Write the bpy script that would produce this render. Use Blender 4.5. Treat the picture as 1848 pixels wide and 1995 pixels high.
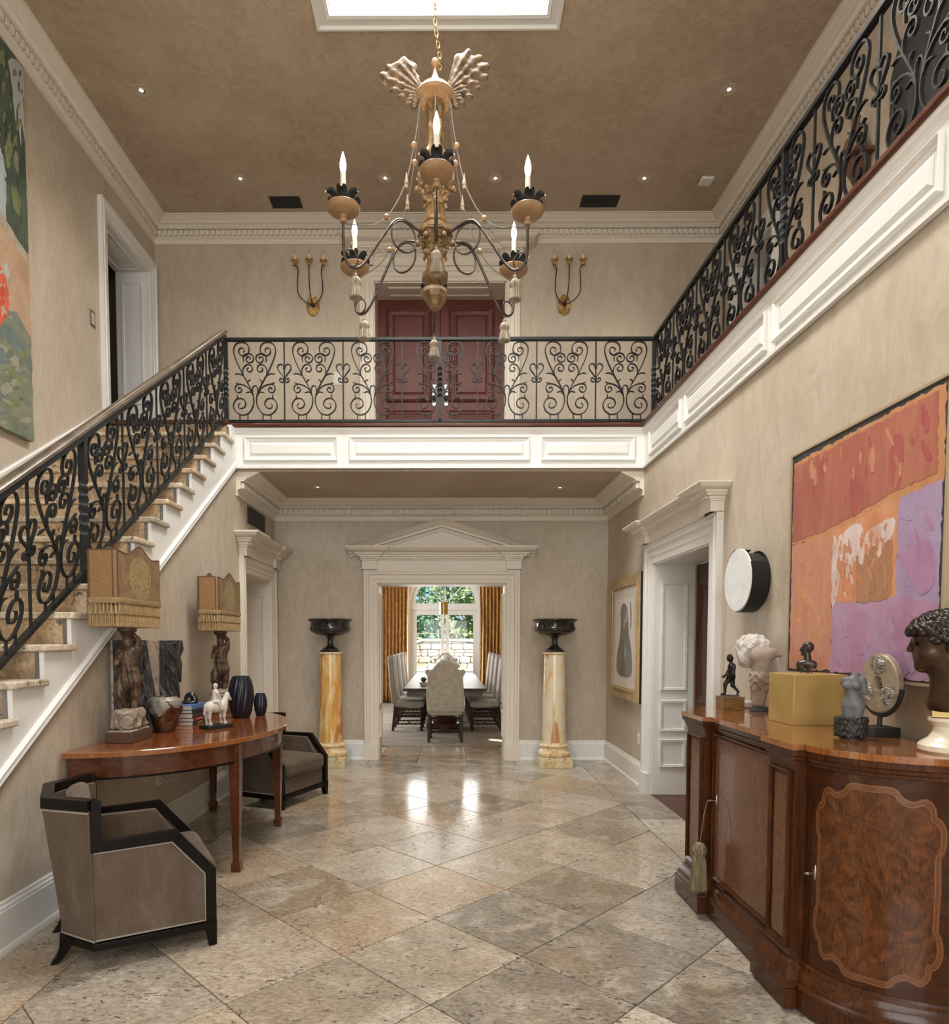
import bpy, bmesh, math, random
import numpy as np
from mathutils import Vector, Matrix
random.seed(7); np.random.seed(7)
PI = math.pi
scene = bpy.context.scene
for _o in list(bpy.data.objects): bpy.data.objects.remove(_o)
COL = scene.collection

def lin(c):
    return tuple(((v/255)/12.92 if v/255 <= 0.04045 else ((v/255+0.055)/1.055)**2.4) for v in c)

# ------------------------------------------------------------------ camera
cam_d = bpy.data.cameras.new('camera'); cam = bpy.data.objects.new('camera', cam_d); COL.objects.link(cam)
cam.location = (0, 0, 1.55)
cam.rotation_euler = (PI/2-0.0483, -0.0005, 0.0064)
cam_d.sensor_fit = 'HORIZONTAL'; cam_d.sensor_width = 36.0
cam_d.lens = 1296.32/1848*36.0
cam_d.shift_x = (924.0-862.11)/1848; cam_d.shift_y = (1309.07-997.5)/1848
cam_d.clip_start = 0.05; cam_d.clip_end = 200
scene.camera = cam
cy_ = scene.cycles
cy_.max_bounces = 6; cy_.diffuse_bounces = 4; cy_.glossy_bounces = 2; cy_.transmission_bounces = 4; cy_.transparent_max_bounces = 10
cy_.caustics_reflective = False; cy_.caustics_refractive = False; cy_.use_adaptive_sampling = True; cy_.adaptive_threshold = 0.08; cy_.adaptive_min_samples = 16

# ------------------------------------------------------------------ world, sun, large lights, exposure
scene.view_settings.view_transform = 'Standard'; scene.view_settings.look = 'None'
scene.view_settings.gamma = 1.0; scene.view_settings.use_curve_mapping = False
scene.view_settings.exposure = 0.22
world = bpy.data.worlds.new('sky'); scene.world = world; world.use_nodes = True
_nt = world.node_tree; _bg = _nt.nodes['Background']
_sky = _nt.nodes.new('ShaderNodeTexSky'); _sky.sky_type = 'HOSEK_WILKIE'; _sky.turbidity = 3.0
_sky.sun_direction = (0.62, -0.42, 0.66); _sky.ground_albedo = 0.4
_nt.links.new(_sky.outputs[0], _bg.inputs[0]); _bg.inputs[1].default_value = 3.6

def light(name, kind, loc, energy, color=(1, 1, 1), rot=(0, 0, 0), size=None, size_y=None, spot=None, blend=0.6, radius=None):
    d = bpy.data.lights.new(name, kind); d.energy = energy; d.color = color
    if kind == 'AREA':
        d.shape = 'RECTANGLE'; d.size = size; d.size_y = size_y or size
    if kind == 'SPOT':
        d.spot_size = spot; d.spot_blend = blend
    if radius is not None: d.shadow_soft_size = radius
    o = bpy.data.objects.new(name, d); o.location = loc; o.rotation_euler = rot; COL.objects.link(o)
    return o
sun = light('sun', 'SUN', (8, -6, 20), 15.0, (1, .95, .86))
sun.rotation_euler = Vector((-0.62, 0.42, -0.66)).to_track_quat('-Z', 'Y').to_euler(); sun.data.angle = 0.01
# daylight falling through the ceiling lantern and the dining room windows; fill lights added behind the camera
light('lantern_daylight', 'AREA', (-0.08, 4.45, 7.4), 330, (1, .985, .95), (0, 0, 0), 1.6, 2.4)
light('rear_fill', 'AREA', (-0.07, -2.30, 1.75), 110, (1, .985, .96), (PI/2, 0, 0), 2.6, 2.6)  # added frontal fill from the unseen side of the hall
light('rear_upper_fill', 'AREA', (-0.07, -2.30, 5.0), 140, (1, .985, .96), (PI/2, 0, 0), 4.2, 2.4)  # second added fill, for the upper storey
light('dining_daylight', 'AREA', (-0.1, 16.36, 1.7), 60, (1, .98, .94), (-PI/2, 0, 0), 1.7, 2.4)
light('dining_side_daylight', 'AREA', (-2.86, 12.5, 1.6), 150, (1, .985, .97), (0, -PI/2, 0), 2.0, 2.8)

# ------------------------------------------------------------------ geometry helpers
class MB:
    def __init__(s): s.v = []; s.f = []
    def add(s, vs, fs):
        n = len(s.v); s.v += [tuple(p) for p in vs]; s.f += [tuple(i+n for i in f) for f in fs]; return s
    def box(s, x0, x1, y0, y1, z0, z1):
        return s.add([(x0,y0,z0),(x1,y0,z0),(x1,y1,z0),(x0,y1,z0),(x0,y0,z1),(x1,y0,z1),(x1,y1,z1),(x0,y1,z1)],
              [(0,3,2,1),(4,5,6,7),(0,1,5,4),(1,2,6,5),(2,3,7,6),(3,0,4,7)])
    def obox(s, c, ax, ay, az, hx, hy, hz):
        c = Vector(c); ax, ay, az = Vector(ax)*hx, Vector(ay)*hy, Vector(az)*hz
        P = [c+ax*a+ay*b+az*d for d in (-1,1) for a,b in ((-1,-1),(1,-1),(1,1),(-1,1))]
        return s.add(P, [(0,3,2,1),(4,5,6,7),(0,1,5,4),(1,2,6,5),(2,3,7,6),(3,0,4,7)])
    def prism(s, poly, O, U, V, N, d0, d1):
        O, U, V, N = Vector(O), Vector(U), Vector(V), Vector(N); n = len(poly)
        P = [O+U*a+V*b+N*d for d in (d0, d1) for a, b in poly]
        F = [tuple(range(n-1,-1,-1)), tuple(range(n, 2*n))]+[(i,(i+1)%n,n+(i+1)%n,n+i) for i in range(n)]
        return s.add(P, F)
    def lathe(s, prof, c=(0,0,0), n=32, sx=1, sy=1, ang=0, twist=None, rad=None):
        c = Vector(c); P = []; F = []; m = len(prof)
        for i in range(n):
            for j, (r, z) in enumerate(prof):
                a = ang+2*PI*i/n
                k = rad(a, j/(m-1)) if rad else 1
                if twist: a += twist*z
                P.append((c.x+r*k*sx*math.cos(a), c.y+r*k*sy*math.sin(a), c.z+z))
        for i in range(n):
            for j in range(m-1):
                F.append((i*m+j, ((i+1)%n)*m+j, ((i+1)%n)*m+j+1, i*m+j+1))
        if prof[0][0] > 1e-6: F.append(tuple(i*m for i in range(n-1,-1,-1)))
        if prof[-1][0] > 1e-6: F.append(tuple(i*m+m-1 for i in range(n)))
        return s.add(P, F)
    def tube(s, pts, r, n=8, closed=False, cap=True):
        pts = [Vector(p) for p in pts]; m = len(pts)
        rs = r if isinstance(r, (list, tuple)) else [r]*m
        up = None; P = []
        for i in range(m):
            if closed: t = pts[(i+1)%m]-pts[i-1]
            else: t = pts[min(i+1,m-1)]-pts[max(i-1,0)]
            t.normalize() if t.length > 1e-9 else None
            if up is None:
                up = Vector((0,0,1)) if abs(t.z) < .9 else Vector((1,0,0))
            up = (up-t*up.dot(t)); up.normalize() if up.length > 1e-6 else None
            b = t.cross(up)
            for k in range(n):
                a = 2*PI*k/n; P.append(pts[i]+(up*math.cos(a)+b*math.sin(a))*rs[i])
        F = []
        for i in range(m if closed else m-1):
            for k in range(n):
                j = (i+1) % m
                F.append((i*n+k, i*n+(k+1)%n, j*n+(k+1)%n, j*n+k))
        if cap and not closed: F += [tuple(range(n-1,-1,-1)), tuple(range((m-1)*n, m*n))]
        return s.add(P, F)
    def ribbon(s, pts, w, d, O=(0,0,0), U=(1,0,0), V=(0,0,1), N=(0,1,0)):
        """flat bar swept along a 2D path: w half thickness in the plane (number or list), d half depth across it"""
        O, U, V, N = Vector(O), Vector(U), Vector(V), Vector(N); m = len(pts); P = []
        ws = w if isinstance(w, (list, tuple)) else [w]*m
        for i in range(m):
            a, b = pts[max(i-1,0)], pts[min(i+1,m-1)]
            dx, dy = b[0]-a[0], b[1]-a[1]; l = math.hypot(dx, dy) or 1
            nx, ny = -dy/l*ws[i], dx/l*ws[i]; x, y = pts[i]
            for (sx, sd) in ((1,-1),(1,1),(-1,1),(-1,-1)):
                P.append(O+U*(x+nx*sx)+V*(y+ny*sx)+N*(d*sd))
        F = [(i*4+k, i*4+(k+1)%4, i*4+4+(k+1)%4, i*4+4+k) for i in range(m-1) for k in range(4)]
        F += [(3,2,1,0), (m*4-4, m*4-3, m*4-2, m*4-1)]
        return s.add(P, F)
    def sweep(s, prof, path, O, U, V, N, closed=False, cap=True):
        """moulding: profile (a,b), a to the left of the path in its plane, b along N, mitred at the corners"""
        O, U, V, N = Vector(O), Vector(U), Vector(V), Vector(N); n = len(path); k = len(prof); P = []
        def dirn(a, b):
            dx, dy = b[0]-a[0], b[1]-a[1]; l = math.hypot(dx, dy); return dx/l, dy/l
        for i in range(n):
            if closed or 0 < i < n-1:
                d0 = dirn(path[i-1], path[i]); d1 = dirn(path[i], path[(i+1)%n])
                n0 = (-d0[1], d0[0]); n1 = (-d1[1], d1[0]); q = 1+n0[0]*n1[0]+n0[1]*n1[1]
                q = max(q, .2); m = ((n0[0]+n1[0])/q, (n0[1]+n1[1])/q)
            else:
                d = dirn(path[0], path[1]) if i == 0 else dirn(path[-2], path[-1]); m = (-d[1], d[0])
            for a, b in prof: P.append(O+U*(path[i][0]+m[0]*a)+V*(path[i][1]+m[1]*a)+N*b)
        F = []
        for i in range(n if closed else n-1):
            j = (i+1) % n
            for t in range(k-1): F.append((i*k+t, i*k+t+1, j*k+t+1, j*k+t))
        if cap and not closed: F += [tuple(range(k)), tuple(range((n-1)*k+k-1, (n-1)*k-1, -1))]
        return s.add(P, F)
    def grid(s, fn, nu, nv, cu=False, cv=False):
        P = [fn(i/(nu if cu else nu-1), j/(nv if cv else nv-1)) for i in range(nu) for j in range(nv)]
        F = [(i*nv+j, ((i+1)%nu)*nv+j, ((i+1)%nu)*nv+(j+1)%nv, i*nv+(j+1)%nv) for i in range(nu if cu else nu-1) for j in range(nv if cv else nv-1)]
        return s.add(P, F)
    def xf(s, M):
        s.v = [tuple(M @ Vector(p)) for p in s.v]; return s
    def mesh(s, name, smooth=35):
        me = bpy.data.meshes.new(name); bm = bmesh.new()
        vs = [bm.verts.new(p) for p in s.v]
        for f in s.f:
            if len(set(f)) < 3: continue
            try: bm.faces.new([vs[i] for i in f])
            except ValueError: pass
        bmesh.ops.recalc_face_normals(bm, faces=bm.faces); bm.to_mesh(me); bm.free()
        if smooth:
            me.shade_smooth(); me.set_sharp_from_angle(angle=math.radians(smooth))
        return me
    def build(s, name, mat, parent=None, smooth=35, bev=0, seg=2, loc=None):
        return link(name, s.mesh(name, smooth), mat, parent, bev, seg, loc)

def link(name, me, mat, parent=None, bev=0, seg=2, loc=None, rotz=None):
    o = bpy.data.objects.new(name, me); COL.objects.link(o)
    if mat is not None and not me.materials: me.materials.append(mat)
    if parent: o.parent = parent
    if loc: o.location = loc
    if rotz: o.rotation_euler = (0, 0, rotz)
    if bev:
        m = o.modifiers.new('bevel', 'BEVEL'); m.width = bev; m.segments = seg; m.limit_method = 'ANGLE'; m.angle_limit = math.radians(38)
        m.harden_normals = False
    return o
def tag(o, label=None, cat=None, group=None, kind=None):
    if label: o['label'] = label
    if cat: o['category'] = cat
    if group: o['group'] = group
    if kind: o['kind'] = kind
    return o
def struct(o, label, cat=None): return tag(o, label, cat, None, 'structure')
def thing(name, label, cat, loc=(0,0,0), rotz=0, group=None):
    o = bpy.data.objects.new(name, None); COL.objects.link(o); o.location = loc; o.rotation_euler = (0,0,rotz)
    o.empty_display_size = .1
    return tag(o, label, cat, group)
def copy_tree(o, loc=None, rotz=None, label=None, parent=None):
    c = o.copy(); COL.objects.link(c); c.parent = parent
    if loc is not None: c.location = loc
    if rotz is not None: c.rotation_euler = (0, 0, rotz)
    if label: c['label'] = label
    for ch in list(o.children): copy_tree(ch, parent=c)
    return c
def spline(ctrl, n=6, closed=False):
    """Catmull-Rom through points of any dimension"""
    P = [np.array(p, float) for p in ctrl]; m = len(P); out = []
    for i in range(m if closed else m-1):
        p1, p2 = P[i], P[(i+1)%m]
        p0 = P[i-1] if (closed or i > 0) else 2*p1-p2
        p3 = P[(i+2)%m] if (closed or i+2 < m) else 2*p2-p1
        for k in range(n):
            t = k/n
            out.append(tuple(.5*((2*p1)+(p2-p0)*t+(2*p0-5*p1+4*p2-p3)*t*t+(3*p1-p0-3*p2+p3)*t**3)))
    if not closed: out.append(tuple(P[-1]))
    return out

# ------------------------------------------------------------------ implicit sculpting (surface nets over a numpy field)
def sculpt(field, lo, hi, res):
    lo = np.array(lo, float); hi = np.array(hi, float); n = np.maximum(np.ceil((hi-lo)/res).astype(int)+1, 4)
    ax = [lo[i]+res*np.arange(n[i]) for i in range(3)]
    X, Y, Z = np.meshgrid(*ax, indexing='ij'); D = field(X, Y, Z); S = D < 0
    cs = [(a,b,c) for a in (0,1) for b in (0,1) for c in (0,1)]; sl = lambda A,a,b,c: A[a:n[0]-1+a, b:n[1]-1+b, c:n[2]-1+c]
    cnt = sum(sl(S,*c).astype(int) for c in cs); act = (cnt > 0) & (cnt < 8)
    num = np.zeros(act.shape+(3,)); den = np.zeros(act.shape)
    for i in range(8):
        for j in range(i+1, 8):
            if sum(abs(cs[i][k]-cs[j][k]) for k in range(3)) != 1: continue
            a, b = sl(D,*cs[i]), sl(D,*cs[j]); cr = (a < 0) != (b < 0)
            t = np.where(cr, a/np.where(cr, a-b, 1), 0)
            for k in range(3): num[..., k] += np.where(cr, cs[i][k]+t*(cs[j][k]-cs[i][k]), 0)
            den += cr
    idx = -np.ones(act.shape, int); ii = np.argwhere(act); idx[act] = np.arange(len(ii))
    V = lo+res*(ii+num[act]/den[act][:, None]); F = []
    for k in range(3):
        s0 = [slice(0, n[q]-1) if q == k else slice(1, n[q]-1) for q in range(3)]
        s1 = [slice(1, n[q]) if q == k else slice(1, n[q]-1) for q in range(3)]
        a, b = S[tuple(s0)], S[tuple(s1)]; e = np.argwhere(a != b)
        if not len(e): continue
        fl = a[a != b]; off = np.array([0 if q == k else 1 for q in range(3)]); c = e+off
        u, v = [q for q in range(3) if q != k]; du = np.eye(3, dtype=int)[u]; dv = np.eye(3, dtype=int)[v]
        q = [idx[tuple((c-d).T)] for d in (0*du, du, du+dv, dv)]
        Q = np.stack(q, 1); Q[fl] = Q[fl][:, ::-1]; F.append(Q[(Q >= 0).all(1)])
    F = np.concatenate(F) if F else np.zeros((0, 4), int)
    me = bpy.data.meshes.new('sculpt'); me.from_pydata(V.tolist(), [], F.tolist())
    bm = bmesh.new(); bm.from_mesh(me); bmesh.ops.recalc_face_normals(bm, faces=bm.faces); bm.to_mesh(me); bm.free(); me.shade_smooth()
    return me
def smin(a, b, k):
    h = np.clip(.5+.5*(b-a)/k, 0, 1); return b+(a-b)*h-k*h*(1-h)
def caps(X, Y, Z, a, b, r0, r1=None):
    r1 = r0 if r1 is None else r1; a = np.array(a, float); b = np.array(b, float); d = b-a; L = d@d+1e-12
    t = np.clip(((X-a[0])*d[0]+(Y-a[1])*d[1]+(Z-a[2])*d[2])/L, 0, 1)
    return np.sqrt((X-a[0]-t*d[0])**2+(Y-a[1]-t*d[1])**2+(Z-a[2]-t*d[2])**2)-(r0+(r1-r0)*t)
def ell(X, Y, Z, c, r, R=None):
    x, y, z = X-c[0], Y-c[1], Z-c[2]
    if R is not None:
        R = np.array(R.transposed() if hasattr(R, 'transposed') else R); x, y, z = (R[0][0]*x+R[0][1]*y+R[0][2]*z, R[1][0]*x+R[1][1]*y+R[1][2]*z, R[2][0]*x+R[2][1]*y+R[2][2]*z)
    k0 = np.sqrt((x/r[0])**2+(y/r[1])**2+(z/r[2])**2); k1 = np.sqrt((x/r[0]**2)**2+(y/r[1]**2)**2+(z/r[2]**2)**2)+1e-9
    return k0*(k0-1)/k1
def sbox(X, Y, Z, c, h, r=0.0):
    x, y, z = abs(X-c[0])-h[0]+r, abs(Y-c[1])-h[1]+r, abs(Z-c[2])-h[2]+r
    return np.sqrt(np.maximum(x,0)**2+np.maximum(y,0)**2+np.maximum(z,0)**2)+np.minimum(np.maximum(x,np.maximum(y,z)),0)-r
def union(X, Y, Z, items, k):
    D = None
    for it in items:
        d = caps(X,Y,Z,*it[1:]) if it[0] == 'c' else ell(X,Y,Z,*it[1:]) if it[0] == 'e' else sbox(X,Y,Z,*it[1:])
        D = d if D is None else smin(D, d, k)
    return D
def lump(X, Y, Z, f, s=0):
    return np.sin(X*f+s)*np.sin(Y*f*1.13+s*2.1)*np.sin(Z*f*.93+s*.7)+.5*np.sin(X*f*2.3+1+s)*np.sin(Y*f*2.1+s)*np.sin(Z*f*2.5+2)

# ------------------------------------------------------------------ materials
MATS = {}
def newmat(name):
    m = bpy.data.materials.new(name); m.use_nodes = True; nt = m.node_tree; b = nt.nodes['Principled BSDF']; MATS[name] = m
    return m, nt, b
def nd(nt, kind, **kw):
    n = nt.nodes.new('ShaderNode'+kind)
    for k, v in kw.items(): setattr(n, k, v)
    return n
def coords(nt, src='Object', scale=(1,1,1), rot=(0,0,0), rand=0):
    if src == 'World':
        g = nd(nt, 'NewGeometry'); out = g.outputs['Position']
    else:
        t = nd(nt, 'TexCoord'); out = t.outputs[src]
    if rand:
        oi = nd(nt, 'ObjectInfo'); mm = nd(nt, 'VectorMath', operation='MULTIPLY_ADD')
        mm.inputs[0].default_value = (rand, rand*.7, rand*.37); cx = nd(nt, 'CombineXYZ')
        for i in range(3): nt.links.new(oi.outputs['Random'], cx.inputs[i])
        nt.links.new(cx.outputs[0], mm.inputs[1]); nt.links.new(out, mm.inputs[2]); out = mm.outputs[0]
    mp = nd(nt, 'Mapping'); mp.inputs['Scale'].default_value = scale; mp.inputs['Rotation'].default_value = rot
    nt.links.new(out, mp.inputs[0]); return mp.outputs[0]
def noise(nt, vec, scale, detail=4, rough=.55, dist=0):
    n = nd(nt, 'TexNoise'); n.inputs['Scale'].default_value = scale; n.inputs['Detail'].default_value = detail
    n.inputs['Roughness'].default_value = rough; n.inputs['Distortion'].default_value = dist; nt.links.new(vec, n.inputs['Vector']); return n.outputs['Fac']
def ramp(nt, fac, stops, interp='LINEAR'):
    r = nd(nt, 'ValToRGB'); r.color_ramp.interpolation = interp; e = r.color_ramp.elements
    while len(e) < len(stops): e.new(.5)
    for i, (p, c) in enumerate(stops): e[i].position = p; e[i].color = (*c, 1) if len(c) == 3 else c
    nt.links.new(fac, r.inputs[0]); return r.outputs[0]
def mix(nt, fac, a, b, mode='MIX'):
    m = nd(nt, 'Mix', data_type='RGBA', blend_type=mode)
    for sock, val in ((m.inputs[0], fac), (m.inputs[6], a), (m.inputs[7], b)):
        if hasattr(val, 'links'): nt.links.new(val, sock)
        elif isinstance(val, (int, float)): sock.default_value = val
        else: sock.default_value = (*val, 1)
    return m.outputs[2]
def bump(nt, b, h, strength=.2, dist=.01):
    n = nd(nt, 'Bump'); n.inputs['Strength'].default_value = strength; n.inputs['Distance'].default_value = dist
    nt.links.new(h, n.inputs['Height']); nt.links.new(n.outputs[0], b.inputs['Normal'])
def plain(name, c, rough=.5, metal=0, spec=.5, coat=0):
    m, nt, b = newmat(name); b.inputs['Base Color'].default_value = (*c, 1); b.inputs['Roughness'].default_value = rough
    b.inputs['Metallic'].default_value = metal; b.inputs['Specular IOR Level'].default_value = spec; b.inputs['Coat Weight'].default_value = coat
    return m
def mottled(name, stops, scale=8, rough=.5, metal=0, bmp=0, bscale=None, stretch=(1,1,1), detail=5, dist=0, src='Object', rand=0, spec=.5, coat=0, bdist=.01, interp='LINEAR'):
    m, nt, b = newmat(name); v = coords(nt, src, stretch, rand=rand); f = noise(nt, v, scale, detail, .6, dist)
    nt.links.new(ramp(nt, f, stops, interp), b.inputs['Base Color']); b.inputs['Roughness'].default_value = rough; b.inputs['Metallic'].default_value = metal
    b.inputs['Specular IOR Level'].default_value = spec; b.inputs['Coat Weight'].default_value = coat; b.inputs['Coat Roughness'].default_value = .08
    if bmp: bump(nt, b, noise(nt, v, bscale or scale, detail, .6, dist), bmp, bdist)
    return m

def plaster(name, c0, c1, c2):
    m, nt, b = newmat(name); v = coords(nt, 'World', (1, 1, .55))
    v2 = coords(nt, 'World', (1, 1, .4), (.6, .5, .4))
    big = noise(nt, v, .9, 3, .6, .6); fine = noise(nt, v2, 7, 5, .72, 1.6)
    col = ramp(nt, big, [(.34, c0), (.5, c1), (.66, c2)])
    col = mix(nt, .5, col, ramp(nt, fine, [(.36, c0), (.5, c1), (.64, c2)]))
    nt.links.new(col, b.inputs['Base Color'])
    rr = nd(nt, 'MapRange'); rr.inputs[3].default_value = .36; rr.inputs[4].default_value = .6; nt.links.new(fine, rr.inputs[0])
    nt.links.new(rr.outputs[0], b.inputs['Roughness']); b.inputs['Specular IOR Level'].default_value = .35
    bump(nt, b, fine, .45, .014); return m
PLASTER = plaster('venetian_plaster', (.42,.35,.265), (.505,.432,.338), (.585,.515,.42))
CEILP = plaster('ceiling_plaster', (.37,.282,.198), (.46,.365,.268), (.54,.45,.345))
WHITE = plain('white_paint', (.74,.73,.70), .38)
CREAM = plain('cream_trim', (.72,.655,.56), .42)
IRON = mottled('black_iron', [(.3,(.008,.009,.010)),(.7,(.02,.022,.023))], 30, .4, .3, .1)
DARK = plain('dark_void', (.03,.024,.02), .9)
BLACKP = plain('black_paint', (.015,.015,.016), .45)

def travertine(name, tile=True, dark=1.0, tint=(1,1,1)):
    m, nt, b = newmat(name); src = 'World'; r = 23 if tile else 3
    v = coords(nt, src, (1,1,1), rand=r); vs = coords(nt, src, (1,2.1,1), (0,0,.5), rand=r)
    oi = nd(nt, 'ObjectInfo')
    D = lambda c: tuple(min(.8, x*dark*q) for x, q in zip(c, tint))
    base = ramp(nt, oi.outputs['Random'], [(0,D((.29,.245,.19))),(.14,D((.40,.35,.28))),(.28,D((.19,.165,.135))),(.42,D((.44,.39,.325))),(.56,D((.37,.275,.18))),(.66,D((.225,.20,.17))),(.84,D((.52,.475,.41))),(1,D((.31,.265,.21)))], 'LINEAR')
    cloud = noise(nt, v, 3.6, 6, .66, .5); col = mix(nt, ramp(nt, cloud, [(.48,(0,0,0)),(.67,(.62,.62,.62))]), base, D((.57,.535,.475)))
    pat = noise(nt, coords(nt, src, (1,1,1), (0,0,1), rand=r+8), 2.4, 5, .66, .8)
    col = mix(nt, ramp(nt, pat, [(.52,(0,0,0)),(.68,(.55,.55,.55))]), col, D((.23,.215,.185)))
    pat2 = noise(nt, coords(nt, src, (1,1,1), (0,0,2), rand=r+15), 2.6, 3, .6, .5)
    col = mix(nt, ramp(nt, pat2, [(.56,(0,0,0)),(.76,(.45,.45,.45))]), col, D((.40,.30,.19)))
    gr = noise(nt, vs, 34, 4, .75); col = mix(nt, .75, col, ramp(nt, gr, [(.36,(.60,.59,.57)),(.64,(1.38,1.37,1.36))]), 'MULTIPLY')
    pn = noise(nt, vs, 26, 3, .65, .5); den = noise(nt, v, 5, 3)
    ad = nd(nt, 'Math', operation='MULTIPLY_ADD'); ad.inputs[1].default_value = .35; nt.links.new(den, ad.inputs[0]); nt.links.new(pn, ad.inputs[2])
    pit = ramp(nt, ad.outputs[0], [(.80,(0,0,0)),(.84,(.9,.9,.9))]); col = mix(nt, pit, col, (.075,.06,.048))
    nt.links.new(col, b.inputs['Base Color'])
    rg = nd(nt, 'MapRange'); rg.inputs[3].default_value = .07 if tile else .35; rg.inputs[4].default_value = .20 if tile else .6; nt.links.new(cloud, rg.inputs[0]); nt.links.new(rg.outputs[0], b.inputs['Roughness'])
    b.inputs['Specular IOR Level'].default_value = .5
    inv = nd(nt, 'Math', operation='MULTIPLY_ADD'); inv.inputs[1].default_value = -1; inv.inputs[2].default_value = 1; nt.links.new(pit, inv.inputs[0])
    bump(nt, b, inv.outputs[0], .22, .003); return m
STONE = travertine('travertine_tile', True, 1.0, (1.02,.98,.93)); STONE_TREAD = travertine('travertine_tread', False, 1.3, (1.04,.98,.88)); STONE_STEP = travertine('travertine_step', False, 1.0, (1.18,.98,.76))
GROUT = plain('grout', (.40,.365,.31), .8)

def wood(name, stops, scale=(1,1,1), rough=.25, coat=.5, dist=2.0, rings=6, burl=0, rot=(0,0,0), src='Object'):
    m, nt, b = newmat(name); v = coords(nt, src, scale, rot)
    n1 = noise(nt, v, rings, 6, .6, dist)
    col = ramp(nt, n1, stops)
    fi = noise(nt, coords(nt, src, tuple(s*(4 if i != 2 else .6) for i, s in enumerate(scale)), rot), 22, 4, .6, .4)
    col = mix(nt, .35, col, ramp(nt, fi, [(.35, stops[0][1]), (.65, stops[-1][1])]))
    if burl:
        w = nd(nt, 'TexWave', wave_type='BANDS'); w.inputs['Scale'].default_value = burl; w.inputs['Distortion'].default_value = 22; w.inputs['Detail'].default_value = 5; w.inputs['Detail Scale'].default_value = 1.4
        nt.links.new(v, w.inputs['Vector']); col = mix(nt, ramp(nt, w.outputs['Fac'], [(.30,(.6,.6,.6)),(.6,(0,0,0))]), col, stops[0][1])
    nt.links.new(col, b.inputs['Base Color']); b.inputs['Roughness'].default_value = rough; b.inputs['Coat Weight'].default_value = coat; b.inputs['Coat Roughness'].default_value = .06; b.inputs['Specular IOR Level'].default_value = .28
    return m
MAHOG = wood('mahogany', [(.3,(.045,.014,.008)),(.6,(.10,.032,.016)),(.8,(.15,.05,.024))], (3,3,.5), .3, .1)
REDMAHOG = wood('red_mahogany_door', [(.3,(.095,.022,.017)),(.55,(.15,.040,.029)),(.8,(.20,.060,.042))], (6,6,.5), .4, 0)
# ------------------------------------------------------------------ building dimensions
XL, XR, YB, YF = -2.203, 2.049, 8.553, 6.994
ZC2, XUL, XUR, ZF2, ZC1 = 6.7235, -3.6675, 3.43, 3.779, 3.30
YR = -2.6
ZV, UX, UY = (0,0,1), (1,0,0), (0,1,0)

def cell_wall(mb, axis, t0, t1, a0, a1, z0, z1, holes=()):
    """box wall: axis 'x' = wall in a plane of constant x between t0 and t1, a along y; holes (a0,a1,z0,z1)"""
    A = sorted({a0, a1, *[h[0] for h in holes], *[h[1] for h in holes]}); Z = sorted({z0, z1, *[h[2] for h in holes], *[h[3] for h in holes]})
    for i in range(len(A)-1):
        for j in range(len(Z)-1):
            ca, cz = (A[i]+A[i+1])/2, (Z[j]+Z[j+1])/2
            if any(h[0] < ca < h[1] and h[2] < cz < h[3] for h in holes): continue
            if axis == 'x': mb.box(t0, t1, A[i], A[i+1], Z[j], Z[j+1])
            else: mb.box(A[i], A[i+1], t0, t1, Z[j], Z[j+1])
    return mb
TR = [0]
def trim(mb, mat, label, parent=None, smooth=30):
    TR[0] += 1; return struct(mb.build('trim_%d' % TR[0], mat, parent, smooth), label)

# ---- floor
floor = struct(MB().box(-3.8, 3.5, YR, 8.95, -.2, -.012).build('floor', GROUT), 'polished travertine floor laid on the diagonal inside a straight border')
def clip(poly, nx, ny, c):      # keep nx*x+ny*y<=c
    out = []
    for i in range(len(poly)):
        p, q = poly[i], poly[(i+1)%len(poly)]; dp, dq = nx*p[0]+ny*p[1]-c, nx*q[0]+ny*q[1]-c
        if dp <= 0: out.append(p)
        if (dp < 0) != (dq < 0) and abs(dp-dq) > 1e-9:
            t = dp/(dp-dq); out.append((p[0]+(q[0]-p[0])*t, p[1]+(q[1]-p[1])*t))
    return out
def inset(poly, d):
    n = len(poly); A = sum(poly[i][0]*poly[(i+1)%n][1]-poly[(i+1)%n][0]*poly[i][1] for i in range(n))
    if A < 0: poly = poly[::-1]
    out = []
    for i in range(n):
        p0, p, p1 = poly[i-1], poly[i], poly[(i+1)%n]
        def nn(a, b):
            dx, dy = b[0]-a[0], b[1]-a[1]; l = math.hypot(dx, dy) or 1e-9; return -dy/l, dx/l
        a, b = nn(p0, p), nn(p, p1); q = max(1+a[0]*b[0]+a[1]*b[1], .25)
        out.append((p[0]+(a[0]+b[0])/q*d, p[1]+(a[1]+b[1])/q*d))
    return out
def tile_obj(poly, mesh=None, loc=None):
    if mesh is None:
        cx = sum(p[0] for p in poly)/len(poly); cy = sum(p[1] for p in poly)/len(poly)
        q = inset([(p[0]-cx, p[1]-cy) for p in poly], .003); loc = (cx, cy, 0)
        mb = MB(); n = len(q); q2 = inset(q, .0025)
        mb.add([(x,y,-.012) for x,y in q]+[(x,y,-.002) for x,y in q]+[(x,y,0) for x,y in q2],
               [tuple(range(2*n,3*n))]+[(i,(i+1)%n,n+(i+1)%n,n+i) for i in range(n)]+[(n+i,n+(i+1)%n,2*n+(i+1)%n,2*n+i) for i in range(n)])
        mesh = mb.mesh('tile', 20)
    o = link('tile', mesh, STONE, floor); o.location = (loc[0], loc[1], random.uniform(-.0008, .0006)); return mesh
TX0, TY0, TT = -.945, 2.7596, .6184; TS = TT/math.sqrt(2)
BX0, BX1, BY1 = -1.80, 1.662, 8.165
full = None
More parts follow.
